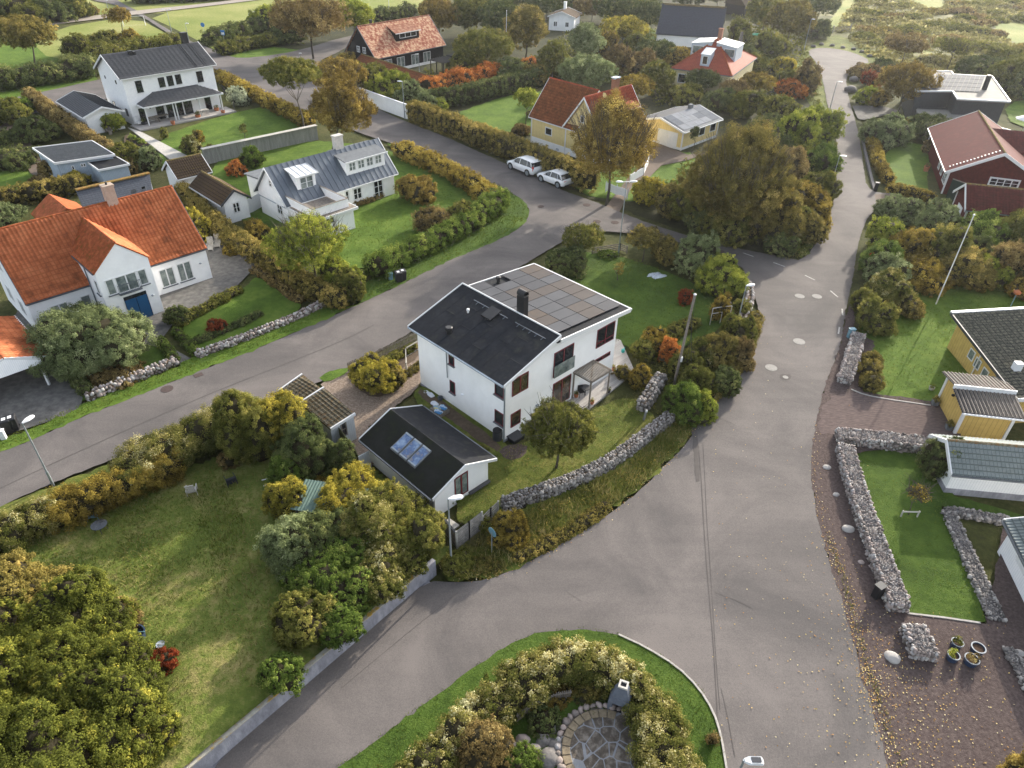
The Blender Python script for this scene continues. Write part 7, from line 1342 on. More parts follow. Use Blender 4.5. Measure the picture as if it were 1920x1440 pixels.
# ================= objects
def lamp(base,top,label,kind='single',hd=(1,0),ter=False,s=1.):
    x,y=at(*base); lo,hi=1.,12.
    for _ in range(24):
        h=(lo+hi)/2
        if proj(x,y,h)[1]>top[1]: lo=h
        else: hi=h
    lx=0
    e=empty('street_lamp',(x,y,0),0,label,'street lamp','street lamps')
    MB().tube((0,0,-.1),(0,0,1.1),.085*s,.075*s,10).tube((0,0,1.1),(0,0,h),.055*s,.035*s,10).build('pole',MATS['steel'],e)
    dirs=[hd] if kind=='single' else [hd,(-hd[0],-hd[1])]
    for d in dirs:
        v=Vector((d[0],d[1],0)).normalized(); u=Vector((-v.y,v.x,0)); c=Vector((0,0,h))
        r=MB(); prof=[(.0,.05,.05),(.12,.10,.07),(.3,.17,.09),(.62,.16,.08),(.74,.08,.05)] if kind=='single' else [(.0,.03,.03),(.35,.035,.03),(.42,.12,.09),(.8,.15,.12),(.98,.06,.06)]
        for (a,wa,ta),(b,wb,tb) in zip(prof,prof[1:]): r.hexa([c+v*a*s-u*wa*s,c+v*a*s+u*wa*s,c+v*b*s+u*wb*s,c+v*b*s-u*wb*s],[c+v*a*s-u*wa*.7*s+Vector((0,0,ta)),c+v*a*s+u*wa*.7*s+Vector((0,0,ta)),c+v*b*s+u*wb*.7*s+Vector((0,0,tb)),c+v*b*s-u*wb*.7*s+Vector((0,0,tb))])
        hdn=r.build('lamp_head',MATS['steel_white'],e); MB().hexa([c+v*.3*s-u*.13*s-Vector((0,0,.03)),c+v*.3*s+u*.13*s-Vector((0,0,.03)),c+v*.6*s+u*.12*s-Vector((0,0,.03)),c+v*.6*s-u*.12*s-Vector((0,0,.03))],[c+v*.3*s-u*.13*s,c+v*.3*s+u*.13*s,c+v*.6*s+u*.12*s,c+v*.6*s-u*.12*s]).build('lens',MATS['glass_curtain'],hdn)
    return e
lamp((100,910),(38,794),'steel street lamp with white head on the left street beside the golden hedge',hd=(.3,.9)); lamp((847,1070),(850,936),'steel street lamp beside the small round road sign and the garage',hd=(.9,.25)); lamp((1159,480),(1172,341),'double headed street lamp in front of the white board sign','double',hd=(1,.1)); lamp((1380,617),(1402,536),'street lamp leaning among shrubs beside the road junction garden',hd=(.9,.3)); lamp((759,222),(754,153),'street lamp at the right end of the white street wall',hd=(-1,.2)); lamp((1555,208),(1568,153),'thin street lamp at the left edge of the lane',hd=(.8,-.3)); lamp((1507,96),(1521,36),'street lamp beside the turning circle',hd=(.8,-.2)); lamp((1556,356),(1574,292),'street lamp hidden to its head in the lane thicket',hd=(.8,-.2)); lamp((787,143),(783,102),'lamp post behind the long shed of the black house',hd=(-1,0),s=.8); lamp((323,64),(313,18),'double armed lamp on the playing field','double',hd=(1,.3)); lamp((563,118),(563,100),'short lamp behind the umbrella tree',s=.7,hd=(1,0)); lamp((354,75),(352,44),'lamp post just above the tall house chimney',hd=(.8,0)); lamp((202,15),(201,1),'lamp beside the path at the top left',s=.8); lamp((1837,220),(1840,188),'double headed lamp in front of the modern house','double',hd=(1,0),s=.9)
# near lamp at the bottom
x,y=at(1404,1424,5.6); lo=None
e=empty('street_lamp',(x-.15,y-.0,0),0,'street lamp head rising from the bottom edge of the photo','street lamp','street lamps'); h=5.6
MB().tube((0,-.0,-.1),(0,0,1.2),.085,.075,12).tube((0,0,1.2),(0,0,h-.05),.055,.04,12).build('pole',MATS['steel'],e)
hd=MB(); z=h-.1
hd.hexa([(.0,-.07,z),(.18,-.15,z),(.62,-.15,z),(.68,-.08,z),(.68,.08,z),(.62,.15,z),(.18,.15,z),(.0,.07,z)],[(.02,-.05,z+.07),(.2,-.12,z+.09),(.6,-.12,z+.09),(.65,-.06,z+.07),(.65,.06,z+.07),(.6,.12,z+.09),(.2,.12,z+.09),(.02,.05,z+.07)]); hh=hd.build('lamp_head',MATS['steel_white'],e); MB().box(.25,-.09,z+.085,.58,.09,z+.1).build('sensor_panel',MATS['panel_c'],hh)
def pole(name,base,top,r,mat,label,cat,r2=None,extra=None):
    x,y=at(*base); lo,hi=1.,14.
    for _ in range(24):
        h=(lo+hi)/2
        if proj(x,y,h)[1]>top[1]: lo=h
        else: hi=h
    # lateral lean so the top meets the pixel
    X2,Y2=at(top[0],top[1],h); e=empty(name,(x,y,0),0,label,cat); t=Vector((X2-x,Y2-y,h)); 
    MB().tube((0,0,-.1),t,r,r2 or r*.7,12).build('shaft',MATS[mat],e); return e,t
e,t=pole('flagpole',(1754,572),(1826,404),.055,'steel_white','tall white flagpole on the lawn at right','flagpole'); MB().lathe([(.08,0),(.1,.06),(.03,.12)],tuple(t),10).build('finial',MATS['steel_white'],e)
e,t=pole('flagpole',(948,118),(950,20),.06,'steel_white','distant white flagpole among the trees at the top','flagpole'); MB().lathe([(.09,0),(.03,.1)],tuple(t),8).build('finial',MATS['steel_white'],e)
e,t=pole('flagpole',(730,40),(728,-20),.05,'steel_white','thin mast behind the black house roof','mast'); MB().lathe([(.08,0),(.03,.1)],tuple(t),8).build('finial',MATS['steel_white'],e)
e,t=pole('utility_pole',(1264,720),(1303,553),.10,'old_wood','grey wooden utility pole with wires clamped on it, in the shrubs','utility pole',.08); MB().lathe([(.1,0),(.1,.06),(.02,.1)],tuple(t),10).build('cap',MATS['steel_white'],e); MB().box(.1,-.12,2.0,.24,.02,2.4).build('number_plate',MATS['steel_white'],e)
MB().tube(t+Vector((.1,0,-.3)),(.9,.6,.1),.012,n=4).tube(t+Vector((0,0,-1.4)),(1.1,.3,1.2),.02,n=4).build('stay_wire',MATS['dark_grey'],e)
# round blue sign seen from behind
x,y=at(922,1040); e=empty('road_sign',(x,y,0),R(0),'small round blue road sign on a steel post near the stone wall','road sign'); MB().tube((0,0,-.1),(0,0,1.75),.03,n=8).build('post',MATS['steel'],e)
def disc(par,c,r,nrm,mf,mb_,name='sign_face'):
    n=Vector(nrm).normalized(); d=MB().tube(Vector(c)-n*.012,Vector(c),r,n=24).build(name,MATS[mb_],par); f=MB().tube(Vector(c)+n*.001,Vector(c)+n*.008,r*.97,n=24).build('sign_print',MATS[mf],d); return d
M('sign_blue',(.02,.16,.45),(.02,.14,.40),3,.4); M('sign_teal',(.16,.30,.36),(.12,.24,.30),3,.5); M('sign_yellow',(.75,.42,.02),None,3,.5); M('sign_red',(.5,.03,.02),None,3,.5)
disc(e,(.03,.05,1.72),.3,(.72,.69,.05),'sign_blue','sign_teal')
# orange prohibition sign with plate
x,y=at(1626,512); e=empty('road_sign',(x,y,0),R(-25),'orange and red round warning sign with a yellow plate, by the big right thicket','road sign'); MB().tube((0,0,-.1),(0,0,2.1),.035,n=8).build('post',MATS['steel'],e)
d=MB().tube((0,-.06,1.75),(0,-.04,1.75),.36,n=24).build('sign_disc',MATS['sign_red'],e); MB().tube((0,-.068,1.75),(0,-.061,1.75),.28,n=24).build('sign_face',MATS['sign_yellow'],d); s=MB().beam((-.12,-.075,1.66),(.12,-.075,1.86),.01,.05).beam((-.16,-.075,1.74),(.02,-.075,1.60),.01,.05).box(-.03,-.08,1.75,.03,-.07,1.93).box(-.15,-.08,1.80,-.06,-.07,1.88); s.build('symbol',MATS['black_metal'],d)
p=MB().box(-.3,-.06,.98,.3,-.04,1.34).build('sign_plate',MATS['sign_yellow'],e); MB().box(-.22,-.07,1.22,.22,-.06,1.26).box(-.18,-.07,1.12,.2,-.06,1.16).box(-.1,-.07,1.03,.12,-.06,1.06).build('plate_text',MATS['sign_red'],p)
# street name signs
x,y=at(1480,462); e=empty('street_sign',(x,y,0),R(25),'street name sign with two white blades and a yellow hydrant plate in the thicket corner','road sign'); MB().tube((0,0,-.1),(0,0,1.7),.03,n=8).build('post',MATS['steel'],e); MB().box(.05,-.02,1.5,1.0,.0,1.7).build('name_blade',MATS['steel_white'],e); b=MB().box(-.75,-.06,1.15,.1,-.04,1.33).build('name_blade',MATS['steel_white'],e); MB().box(-.35,-.08,.95,.1,-.062,1.3).build('yellow_plate',MATS['sign_yellow'],e)
x,y=at(1301,757); e=empty('street_sign',(x,y,0),R(-10),'small blue-grey street name sign on a thin post in front of a boulder','road sign'); MB().tube((0,0,-.1),(0,0,.95),.02,n=6).build('post',MATS['steel'],e); MB().box(-.75,-.02,.85,.1,.0,1.0).build('name_blade',MATS['sign_teal'],e)
for (px,py,tp,l) in ((385,70,45,'round blue path sign on a post at the playing field'),(422,84,66,'square blue sign in the hedge by the field')):
    x,y=at(px,py); e=empty('road_sign',(x,y,0),0,l,'road sign'); MB().tube((0,0,-.1),(0,0,2.6),.04,n=6).build('post',MATS['steel'],e)
    if 'round' in l: MB().tube((0,-.07,2.4),(0,-.04,2.4),.42,n=20).build('sign_face',MATS['sign_blue'],e)
    else: MB().box(-.4,-.07,1.8,.4,-.04,2.7).build('sign_face',MATS['sign_blue'],e); MB().box(-.3,-.085,1.9,.3,-.072,2.3).build('symbol',MATS['steel_white'],e)
# white board banner by the junction
a=at(1134,362);b=at(1174,376); e=empty('white_banner',(*a,0),math.atan2(b[1]-a[1],b[0]-a[0]),'long white banner board stretched between posts at the junction','banner'); L_=math.hypot(b[0]-a[0],b[1]-a[1])
q=MB(); q.add([(L_*i/8,.1*math.sin(i*1.3),z) for z in (.35,1.25) for i in range(9)],[(i,i+1,i+10,i+9) for i in range(8)]); o=q.build('board',MATS['white_paint'],e); so_=o.modifiers.new('t','SOLIDIFY'); so_.thickness=.02
for u in (0,L_/2,L_): MB().box(u-.04,-.04+.14,0,u+.04,.18,1.4).build('post',MATS['grey_paint'],e)
# fences
def fence(px,h,mat,label,name='fence',gap=0,post=None,t=.05,cap=None,step=2.,z0=0.,slats=None,rails=None,panel='panel'):
    P=[Vector((*at(*p),0)) for p in px]; o0=P[0].copy(); e=empty(name,tuple(o0),0,label,'fence')
    mb=MB(); pm=MB(); cm=MB()
    for a,b in zip(P,P[1:]):
        a=a-o0;b=b-o0; L=(b-a).length; d=(b-a)/L
        if slats:
            n=int(L/slats[0])
            for i in range(n): q=a+d*(i+.5)*slats[0]; mb.beam(q+Vector((0,0,.05)),q+Vector((0,0,h*rnd.uniform(.94,1.03))),slats[1],.025,up=tuple(d.cross(Vector((0,0,1)))) )
            for zz in (h*.3,h*.8): mb.beam(a+Vector((0,0,zz)),b+Vector((0,0,zz)),.05,.07)
        elif rails:
            for k in range(rails): zz=.15+(h-.15)*k/(rails-1) if rails>1 else h; mb.beam(a+Vector((0,0,zz)),b+Vector((0,0,zz)),.04,.09 if rails<6 else (h/rails*.85))
        else: mb.beam(a+Vector((0,0,h/2)),b+Vector((0,0,h/2)),t,h)
        if cap: cm.beam(a+Vector((0,0,h+.03)),b+Vector((0,0,h+.03)),cap[1],.06)
        k=max(1,int(L/step))
        for i in range(k+1 if post else 0): q=a+d*L*i/k; MB().box(q.x-.05,q.y-.05,0,q.x+.05,q.y+.05,h+.08).build('post',MATS[post],e)
    mb.build(panel,MATS[mat],e)
    if cap: cm.build('capping',MATS[cap[0]],e)
    return e
fence([(385,309),(597,262)],1.9,'grey_wood','tall grey board fence with a wide top board, behind the brown roofed sheds',cap=('pale_wood',.7),t=.08)
fence([(653,700),(700,680),(745,658),(785,638)],.95,'old_wood','weathered picket fence between the street and the gravel yard',slats=(.14,.07))
a=at(785,648); fence([(763,700),(762,672),(790,655)],.9,'pale_wood','light wooden rail fence at the back corner of the white house',rails=2,post='pale_wood',step=1.5)
fence([(618,812),(645,845),(672,882),(676,892)],1.7,'green_moss' if 'green_moss' in MATS else M('green_moss',(.12,.12,.06),(.07,.07,.04),4,.9,.3,10,pat=('boards',.14,.12,(.03,.03,.02))).name,'mossy board fence between the small shed and the garage')
fence([(677,893),(697,882)],1.6,'grey_wood_w','pale grey gate between the board fence and the garage',name='garden_gate',rails=None)
fence([(857,1030),(880,1012),(904,993)],1.35,'plank_wood','horizontal grey plank fence beside the near lamp, tall part',rails=8,post='pale_wood',step=4)
fence([(905,990),(920,975),(934,962)],.9,'plank_wood','horizontal grey plank fence running up to the stone wall, low part',rails=5,post='pale_wood',step=4)
fence([(775,955),(800,975),(835,1000),(857,1028)],1.1,'old_wood','dark board fence behind the near lamp, below the garage',cap=('dark_grey',.12))
fence([(798,955),(815,970)],1.7,'grey_wood','upright grey slat screen at the garage corner',slats=(.12,.08))
fence([(1110,478),(1162,470),(1175,475)],.7,'old_wood','low wooden planter fence at the back of the garden',rails=4,post='old_wood')
# white wall at the upper street
a=at(696,198);b=at(763,223); e=empty('white_wall',(*a,0),math.atan2(b[1]-a[1],b[0]-a[0]),'white rendered garden wall beside the upper street','wall'); L_=math.hypot(b[0]-a[0],b[1]-a[1]); MB().box(-3,0,-.1,L_,.22,2.0).build('wall_body',MATS['plaster'],e); MB().box(-3,-.04,2.0,L_,.26,2.06).build('coping',MATS['white_paint'],e)
# white fence at yellow house
fence([(1180,345),(1206,330),(1215,310)],1.1,'white_boards','white board garden fence at the yellow house corner',post='white_paint',step=2)
fence([(447,408),(475,398),(492,388)],1.6,'white_boards','white board fence linking the gable shed to the white cottage')
fence([(418,172),(440,195),(441,213)],1.2,'black_metal','black metal fence beside the veranda',slats=(.2,.03))
# terrace deck + boardwalk of tall house
f=f_; 
dk=MB().box(-.6,-3.2,0,13.6,-.02,.2).build('veranda_deck',MATS['deck_wood'],f.e)
a=at(240,240);b=at(268,250);c=at(356,296);d=at(318,300); bw_=MB(); bw_.hexa([(*p,0) for p in (a,d,c,b)],[(*p,.12) for p in (a,d,c,b)]); o=bw_.build('boardwalk',MATS['pale_wood']); tag(o,'pale plank walkway leading from the veranda to the fence','walkway')
# deck of the white house
W0=h_main=None
h=[o for o in COL.objects if o.name=='white_house'][0]; ca,sa=math.cos(R(45)),math.sin(R(45))
def wl_(u,v,z=0): return (-.44+u*ca-v*sa,34.94+u*sa+v*ca,z)
dk=MB(); poly=[(4.3,-.03),(4.3,-1.75),(5.4,-1.75),(12.4,-1.0),(15.0,2.4),(14.6,3.6),(10.95,3.6),(10.95,-.03)]
dk.hexa([(u,v,0) for u,v in poly],[(u,v,.16) for u,v in poly]); o=dk.build('deck',MATS['deck_wood']); o.location=wl_(0,0); o.rotation_euler=(0,0,R(45)); uv=o.data.uv_layers.new(name='m')
for p in o.data.polygons:
    for li in p.loop_indices: c=o.data.vertices[o.data.loops[li].vertex_index].co; uv.data[li].uv=(c.y,c.x)
tag(o,'angular weathered plank deck beside the white house','deck')
pe=empty('pergola',wl_(6.55,-1.55,.16),R(45),'small wooden pergola with slatted roof over the deck','pergola')
for u in (0,1.95):
    for v in (0,1.5): MB().box(u-.04,v-.04,0,u+.04,v+.04,2.15).build('post',MATS['old_wood'],pe)
MB().box(-.1,-.1,2.15,2.1,-.02,2.25).box(-.1,1.5,2.15,2.1,1.58,2.25).box(-.1,-.02,2.15,-.03,1.5,2.25).box(2.03,-.02,2.15,2.1,1.5,2.25).build('beam',MATS['old_wood'],pe); s=MB()
for i in range(15): s.box(-.02+i*.14,-.1,2.26,.04+i*.14,1.6,2.31)
s.build('slat',MATS['old_wood'],pe)
def atw(px,py,z): x,y=at(px,py,z); return x,y,z
e=empty('bistro_table',atw(1097,741,.16),0,'round dark bistro table under the pergola','table'); MB().lathe([(.36,.66),(.36,.7)],n=20).build('table_top',MATS['dark_grey'],e); MB().tube((0,0,0),(0,0,.68),.03,n=8).build('leg',MATS['black_metal'],e)
e=empty('bistro_chair',atw(1089,743,.16),R(20),'dark bistro chair tucked behind the round table','chair'); MB().box(-.2,-.2,.42,.2,.2,.45).build('seat',MATS['black_metal'],e); MB().box(-.2,.18,.45,.2,.21,.85).build('backrest',MATS['black_metal'],e)
for u in (-.18,.18):
    for v in (-.18,.18): MB().tube((u,v,0),(u,v,.44),.015,n=6).build('leg',MATS['black_metal'],e)
def pot(px,py,r,h,mat,label,plant='olive',z=0,name='flower_pot',ph=None):
    e=empty(name,atw(px,py,z),0,label,'flower pot'); MB().lathe([(r*.75,0),(r,h),(r,h+.01),(r*.86,h+.01),(r*.82,h-.06)],n=18).build('pot',MATS[mat],e); MB().lathe([(r*.84,h-.07),(r*.84,h-.05)],n=14).build('soil',MATS['soil'],e)
    if plant: plant_mesh('foliage',[(0,0,h+(ph or r)*.55,r*.75,r*.75,(ph or r)*.6)],plant,(0,0,0),e,ls=.07,seed=int(px),core=False,cover=.8)
    return e
pot(1080,744,.17,.28,'terracotta','terracotta pot beside the bistro table',z=.16); pot(1110,757,.15,.26,'terracotta','terracotta pot at the left pergola post',z=.16); pot(1149,694,.15,.28,'terracotta','terracotta pot against the far wall end of the deck',z=.16); pot(1141,736,.14,.25,'panel_a','dark blue glazed pot at the right pergola post',z=.16)
e=empty('watering_can',atw(1168,660,.16),R(60),'turquoise watering can on the deck','watering can'); M('turquoise',(.03,.32,.30),None,3,.4); MB().lathe([(.13,0),(.14,.22),(.1,.26)],n=14).build('body',MATS['turquoise'],e); MB().tube((.1,0,.06),(.3,0,.28),.025,.02).build('spout',MATS['turquoise'],e); MB().tube((-.13,0,.08),(-.22,0,.2),.012).tube((-.22,0,.2),(-.08,0,.3),.012).build('handle',MATS['turquoise'],e)
M('glaze_blue',(.035,.055,.10),(.028,.045,.085),3,.3); M('glaze_rim',(.30,.33,.36),None,3,.4)
for px,py,r,l,pl in ((1788,1216,.27,'blue glazed pot with bushy plant, upper left of the four','olive'),(1827,1226,.32,'large blue glazed pot with little growth, upper right of the four',None),(1781,1240,.27,'blue glazed pot with a low green plant, lower left of the four','lime'),(1815,1247,.32,'large blue glazed pot with dry brown plants, lower right of the four','brown')):
    e=pot(px,py,r,.5,'glaze_blue',l,pl,ph=.22); e['group']='blue glazed pots on the gravel'; MB().lathe([(r,.50),(r+.015,.515),(r+.01,.53),(r*.87,.53),(r*.86,.505)],n=20,caps=False).build('rim',MATS['glaze_rim'],e)
for px,py,l in ((1750,762,'grey square planter at the back corner of the ochre shed'),(1776,808,'grey square planter at the front corner of the ochre shed')):
    e=empty('planter',atw(px,py,0),R(-9),l,'flower pot','planters beside the ochre shed'); MB().hexa([(-.17,-.17,0),(.17,-.17,0),(.17,.17,0),(-.17,.17,0)],[(-.2,-.2,.5),(.2,-.2,.5),(.2,.2,.5),(-.2,.2,.5)]).build('box',MATS['metal_light'],e); plant_mesh('foliage',[(0,0,.62,.2,.2,.2)],'brownolive',(0,0,0),e,ls=.07,seed=3,core=False)
pot(1745,732,.2,.3,'pale_wood','small basket pot on the gravel patch above the ochre shed','lime')
pot(407,210,.35,.6,'terracotta','terracotta pot with plant on the right end of the veranda'); pot(419,214,.3,.5,'terracotta','second terracotta pot past the last veranda post',None); pot(325,234,.3,.5,'terracotta','small terracotta pot at the veranda edge',None); pot(372,222,.4,.5,'terracotta','terracotta pot under the veranda table'); pot(271,236,.4,.6,'dark_grey','dark pot beside the wicker chair on the veranda','dark'); pot(1735,322,.35,.7,'terracotta','tall terracotta pot at the corner of the red house','brown')
# bins, boxes
def bin_(px,py,label,ang,n=2):
    e=empty('wheelie_bin',atw(px,py,0),R(ang),label,'bin'); b=MB().hexa([(-.24,-.28,.05),(.24,-.28,.05),(.24,.28,.05),(-.24,.28,.05)],[(-.28,-.34,1.0),(.28,-.34,1.0),(.28,.34,1.0),(-.28,.34,1.0)]).build('body',MATS['black_metal'],e,bevel=.03); MB().hexa([(-.3,-.37,1.0),(.3,-.37,1.0),(.3,.37,1.0),(-.3,.37,1.0)],[(-.27,-.33,1.07),(.27,-.33,1.07),(.27,.3,1.1),(-.27,.3,1.1)]).build('lid',MATS['black_metal'],e,bevel=.02)
    MB().box(-.12,-.2,1.1,.1,.1,1.115).build('sticker',MATS['steel_white'],e)
    for u in (-.26,.26): MB().tube((u-.02,.3,.1),(u+.02,.3,.1),.1,n=12).build('wheel',MATS['black_metal'],e)
bin_(748,530,'black wheelie bin left of the pair at the garden opening',25); bin_(756,527,'black wheelie bin right of the pair at the garden opening',25); bin_(19,810,'black wheelie bin left of the pair by the paved drive',30); bin_(30,806,'black wheelie bin right of the pair by the paved drive',30)
def box_(name,px,py,w_,d,h,mat,label,cat,ang=0,topm=None):
    e=empty(name,atw(px,py,0),R(ang),label,cat); MB().box(-w_/2,-d/2,-.02,w_/2,d/2,h).build('body',MATS[mat],e,bevel=.02); MB().box(-w_/2-.03,-d/2-.03,h,w_/2+.03,d/2+.03,h+.05).build('lid',MATS[topm or mat],e); return e
box_('mailbox',733,527,.35,.3,.75,'sign_teal','green mailbox on a post with white label beside the feathery hedge','mailbox',25); box_('utility_cabinet',10,826,.3,.3,.8,'steel_white','white utility cabinet at the left street verge','cabinet',20); box_('post_box',1640,360,.4,.35,1.1,'black_metal','dark post box on the corner of the lane pavement','post box',-20,'panel_c'); box_('utility_cabinet',1592,636,.45,.3,.95,'sign_teal','blue-green utility cabinet at the head of the gravel-topped wall','cabinet',10); box_('utility_cabinet',1604,642,.15,.12,.6,'steel_white','slim white marker post beside the utility cabinet','marker'); box_('post_box',1640,1122,.42,.35,1.0,'black_metal','black post box leaning against the long cobble wall','post box',30,'dark_grey'); box_('post_box',1606,193,.3,.3,.9,'black_metal','dark post box at the forecourt by the lane','post box',0,'sign_teal'); box_('utility_cabinet',1595,150,.3,.3,.4,'steel_white','small pale box on the turning circle edge','cabinet') if 0 else None
e=empty('rain_barrel',atw(932.5,826,0),0,'dark grey rain barrel at the corner of the white house','barrel'); MB().lathe([(.28,0),(.31,.25),(.31,.65),(.29,.85)],n=20).build('body',MATS['dark_grey'],e,smooth=False); MB().lathe([(.31,.85),(.3,.9),(.1,.93)],n=20).build('lid',MATS['black_metal'],e)
e=empty('bucket',atw(826,752,0),0,'grey zinc bucket beside the soil bags','bucket'); MB().lathe([(.14,0),(.19,.36),(.17,.36),(.15,.2)],n=16).build('body',MATS['metal_grey'],e); MB().tube((-.19,0,.36),(0,-.1,.45),.01,n=5).tube((0,-.1,.45),(.19,0,.36),.01,n=5).build('handle',MATS['steel'],e)
e=empty('cellar_box',atw(967,824,0),R(45),'low black box beside the white house corner','box'); MB().box(-.45,-.3,0,.45,.3,.3).build('body',MATS['black_metal'],e); MB().box(-.5,-.35,.3,.5,.35,.35).build('lid',MATS['dark_grey'],e)
e=empty('compost_box',atw(896,917,0),R(45),'low black sloping lid against the garage gable','box'); MB().hexa([(-.75,-.2,0),(.75,-.2,0),(.75,.2,0),(-.75,.2,0)],[(-.75,-.2,.25),(.75,-.2,.25),(.75,.2,.4),(-.75,.2,.4)]).build('body',MATS['old_wood'],e); MB().slab([(-.8,-.28,.27),(.8,-.28,.27),(.8,.22,.45),(-.8,.22,.45)],.03).build('lid',MATS['dark_grey'],e)
# planter box with soil bags
e=empty('planter_box',atw(825,775,0),R(-45),'grey wooden raised planter standing by the white house','planter'); MB().box(-.55,-.4,0,.55,.4,.4).build('frame',MATS['old_wood'],e)
M('bag_white',(.7,.72,.76),(.55,.58,.66),6,.5); M('bag_blue',(.06,.20,.42),(.5,.6,.7),3,.45,lo=.45,hi=.5); M('bag_yellow',(.55,.50,.25),(.2,.35,.5),3,.45,lo=.45,hi=.52)
def bag(px,py,z,ang,mat,label,L_=.6,W_=.38):
    V,Fq=ICO3; q=V.copy(); s=np.sign(q)*np.abs(q)**.55; s*=np.array([L_/2,W_/2,.075]); s[:,2]+=.03*np.sin(q[:,0]*5)*np.cos(q[:,1]*4)*(q[:,2]>0); o=npmesh('soil_bag',s,Fq,[MATS[mat]],smooth=True,loc=atw(px,py,z)); o.rotation_euler=(0,0,R(ang)); tag(o,label,'bag','bags of soil beside the white house')
bag(801,737,.08,-30,'bag_white','white and navy soil bag lying on the grass, upper'); bag(808,741,.14,-50,'bag_white','white and navy soil bag lying on the grass, lower'); bag(815,757,.47,-40,'bag_white','white soil bag on the planter, topmost'); bag(820,765,.47,-45,'bag_yellow','yellow and blue soil bag in the middle of the planter'); bag(831,764,.47,-45,'bag_blue','blue and white soil bag at the right end of the planter'); bag(822,772,.47,-35,'bag_blue','blue soil bag at the near edge of the planter')
# boulders
def boulder(px,py,r,label,mat='fieldstone',fl=.7,z=0.,seed=0,t=.9,cat='boulder',group=None):
    g=np.random.default_rng(int(px*3+py)+seed); V,Fq=ICO3; q=V*(1+.16*vnoise(V,int(px),1.6)[:,None]+g.normal(0,.012,(len(V),1))); q=np.round(q*3.2)/3.2*.35+q*.65; q=q*np.array([r*g.uniform(.9,1.15),r*g.uniform(.85,1.1),r*fl]); q[:,2]+=r*fl*.6
    o=npmesh('boulder',q,Fq,[MATS[mat]],tint=np.full(len(Fq),t),loc=atw(px,py,z)); tag(o,label,cat,group)
boulder(1549,880,.26,'white rounded stone on the gravel margin, uppermost'); boulder(1566,931,.24,'small white stone on the gravel margin, second from top'); boulder(1588,996,.32,'angular pale stone on the gravel margin beside the long cobble wall'); boulder(1613,1058,.2,'small pink stone with weeds beside the long cobble wall','fieldstone_warm',t=.5); boulder(1670,1236,.33,'large white quartz stone left of the cobble block'); boulder(1293,760,.55,'rounded pinkish boulder behind the small street sign','fieldstone_warm',t=.55); boulder(1600,152,.75,'grey boulder beside the lane, upper of two','fieldstone',t=.3); boulder(1592,172,.9,'grey boulder beside the lane, lower of two','fieldstone',t=.25); boulder(1364,570,.3,'blue-grey stone under the trellis','fieldstone',t=.4); boulder(1400,535,.3,'dark stone on the corner wall','fieldstone',z=.6,t=.2)
for i,(px,py) in enumerate(((1525,92),(1540,88),(1560,90),(1580,94),(1600,97),(1615,102),(1630,110))): boulder(px,py-3,.5,'%s of the dark boulders ringing the turning circle, counted from the left'%orde[i],t=.15,group='boulders round the turning circle')
for i,(px,py,r,t,m,l) in enumerate(((980,1390,.3,.5,'fieldstone_warm','round pink rock in the island rockery'),(960,1402,.26,.4,'fieldstone_warm','brown rock left in the island rockery'),(1035,1368,.34,.35,'fieldstone','grey speckled rock nearest the stone ring'),(1018,1392,.32,.3,'fieldstone','tall dark rock in the island rockery'),(1002,1410,.3,.6,'fieldstone_warm','flat orange rock in the island rockery'),(982,1416,.2,.85,'fieldstone_warm','small yellow rock in the island rockery'),(1038,1400,.3,.25,'fieldstone','dark grey rock touching the ring'),(1028,1425,.4,.3,'fieldstone','slate-like rock at the bottom of the rockery'),(968,1428,.24,.5,'fieldstone_warm','low reddish rock at the bottom of the rockery'))): boulder(px,py,r,l,m,t=t,group='rocks of the island rockery')
# patio with stone ring in the island
c=at(1135,1415); pt=MB().lathe([(2.0,0),(2.0,.05)],n=40).build('patio',MATS['flagstone'],loc=(c[0],c[1],RZ+.012)); pt['kind']='structure'
rg=empty('stone_ring',(c[0],c[1],RZ+.03),0,'ring of sandstone slabs and cobbles edging the circular patio','edging'); s=MB()
for i in range(16):
    a0=R(70+i*13);a1=R(70+i*13+12); s.hexa([(1.85*math.cos(a),1.85*math.sin(a),0) for a in (a0,a1)]+[(1.5*math.cos(a),1.5*math.sin(a),0) for a in (a1,a0)],[(1.85*math.cos(a),1.85*math.sin(a),.09) for a in (a0,a1)]+[(1.5*math.cos(a),1.5*math.sin(a),.09) for a in (a1,a0)])
s.build('slab',MATS['flag_edge'],rg,bevel=.02); g=np.random.default_rng(4); n=24; an=np.radians(np.linspace(60,250,n)); P=np.stack([2.02*np.cos(an),2.02*np.sin(an),np.full(n,.08)],1); V,Fq=stones(P,g.uniform(.12,.18,n),g,base=ICO2); npmesh('cobble',V,Fq,[MATS['fieldstone_warm']],rg,tint=np.repeat(g.uniform(.2,.8,n),len(ICO2[1])))
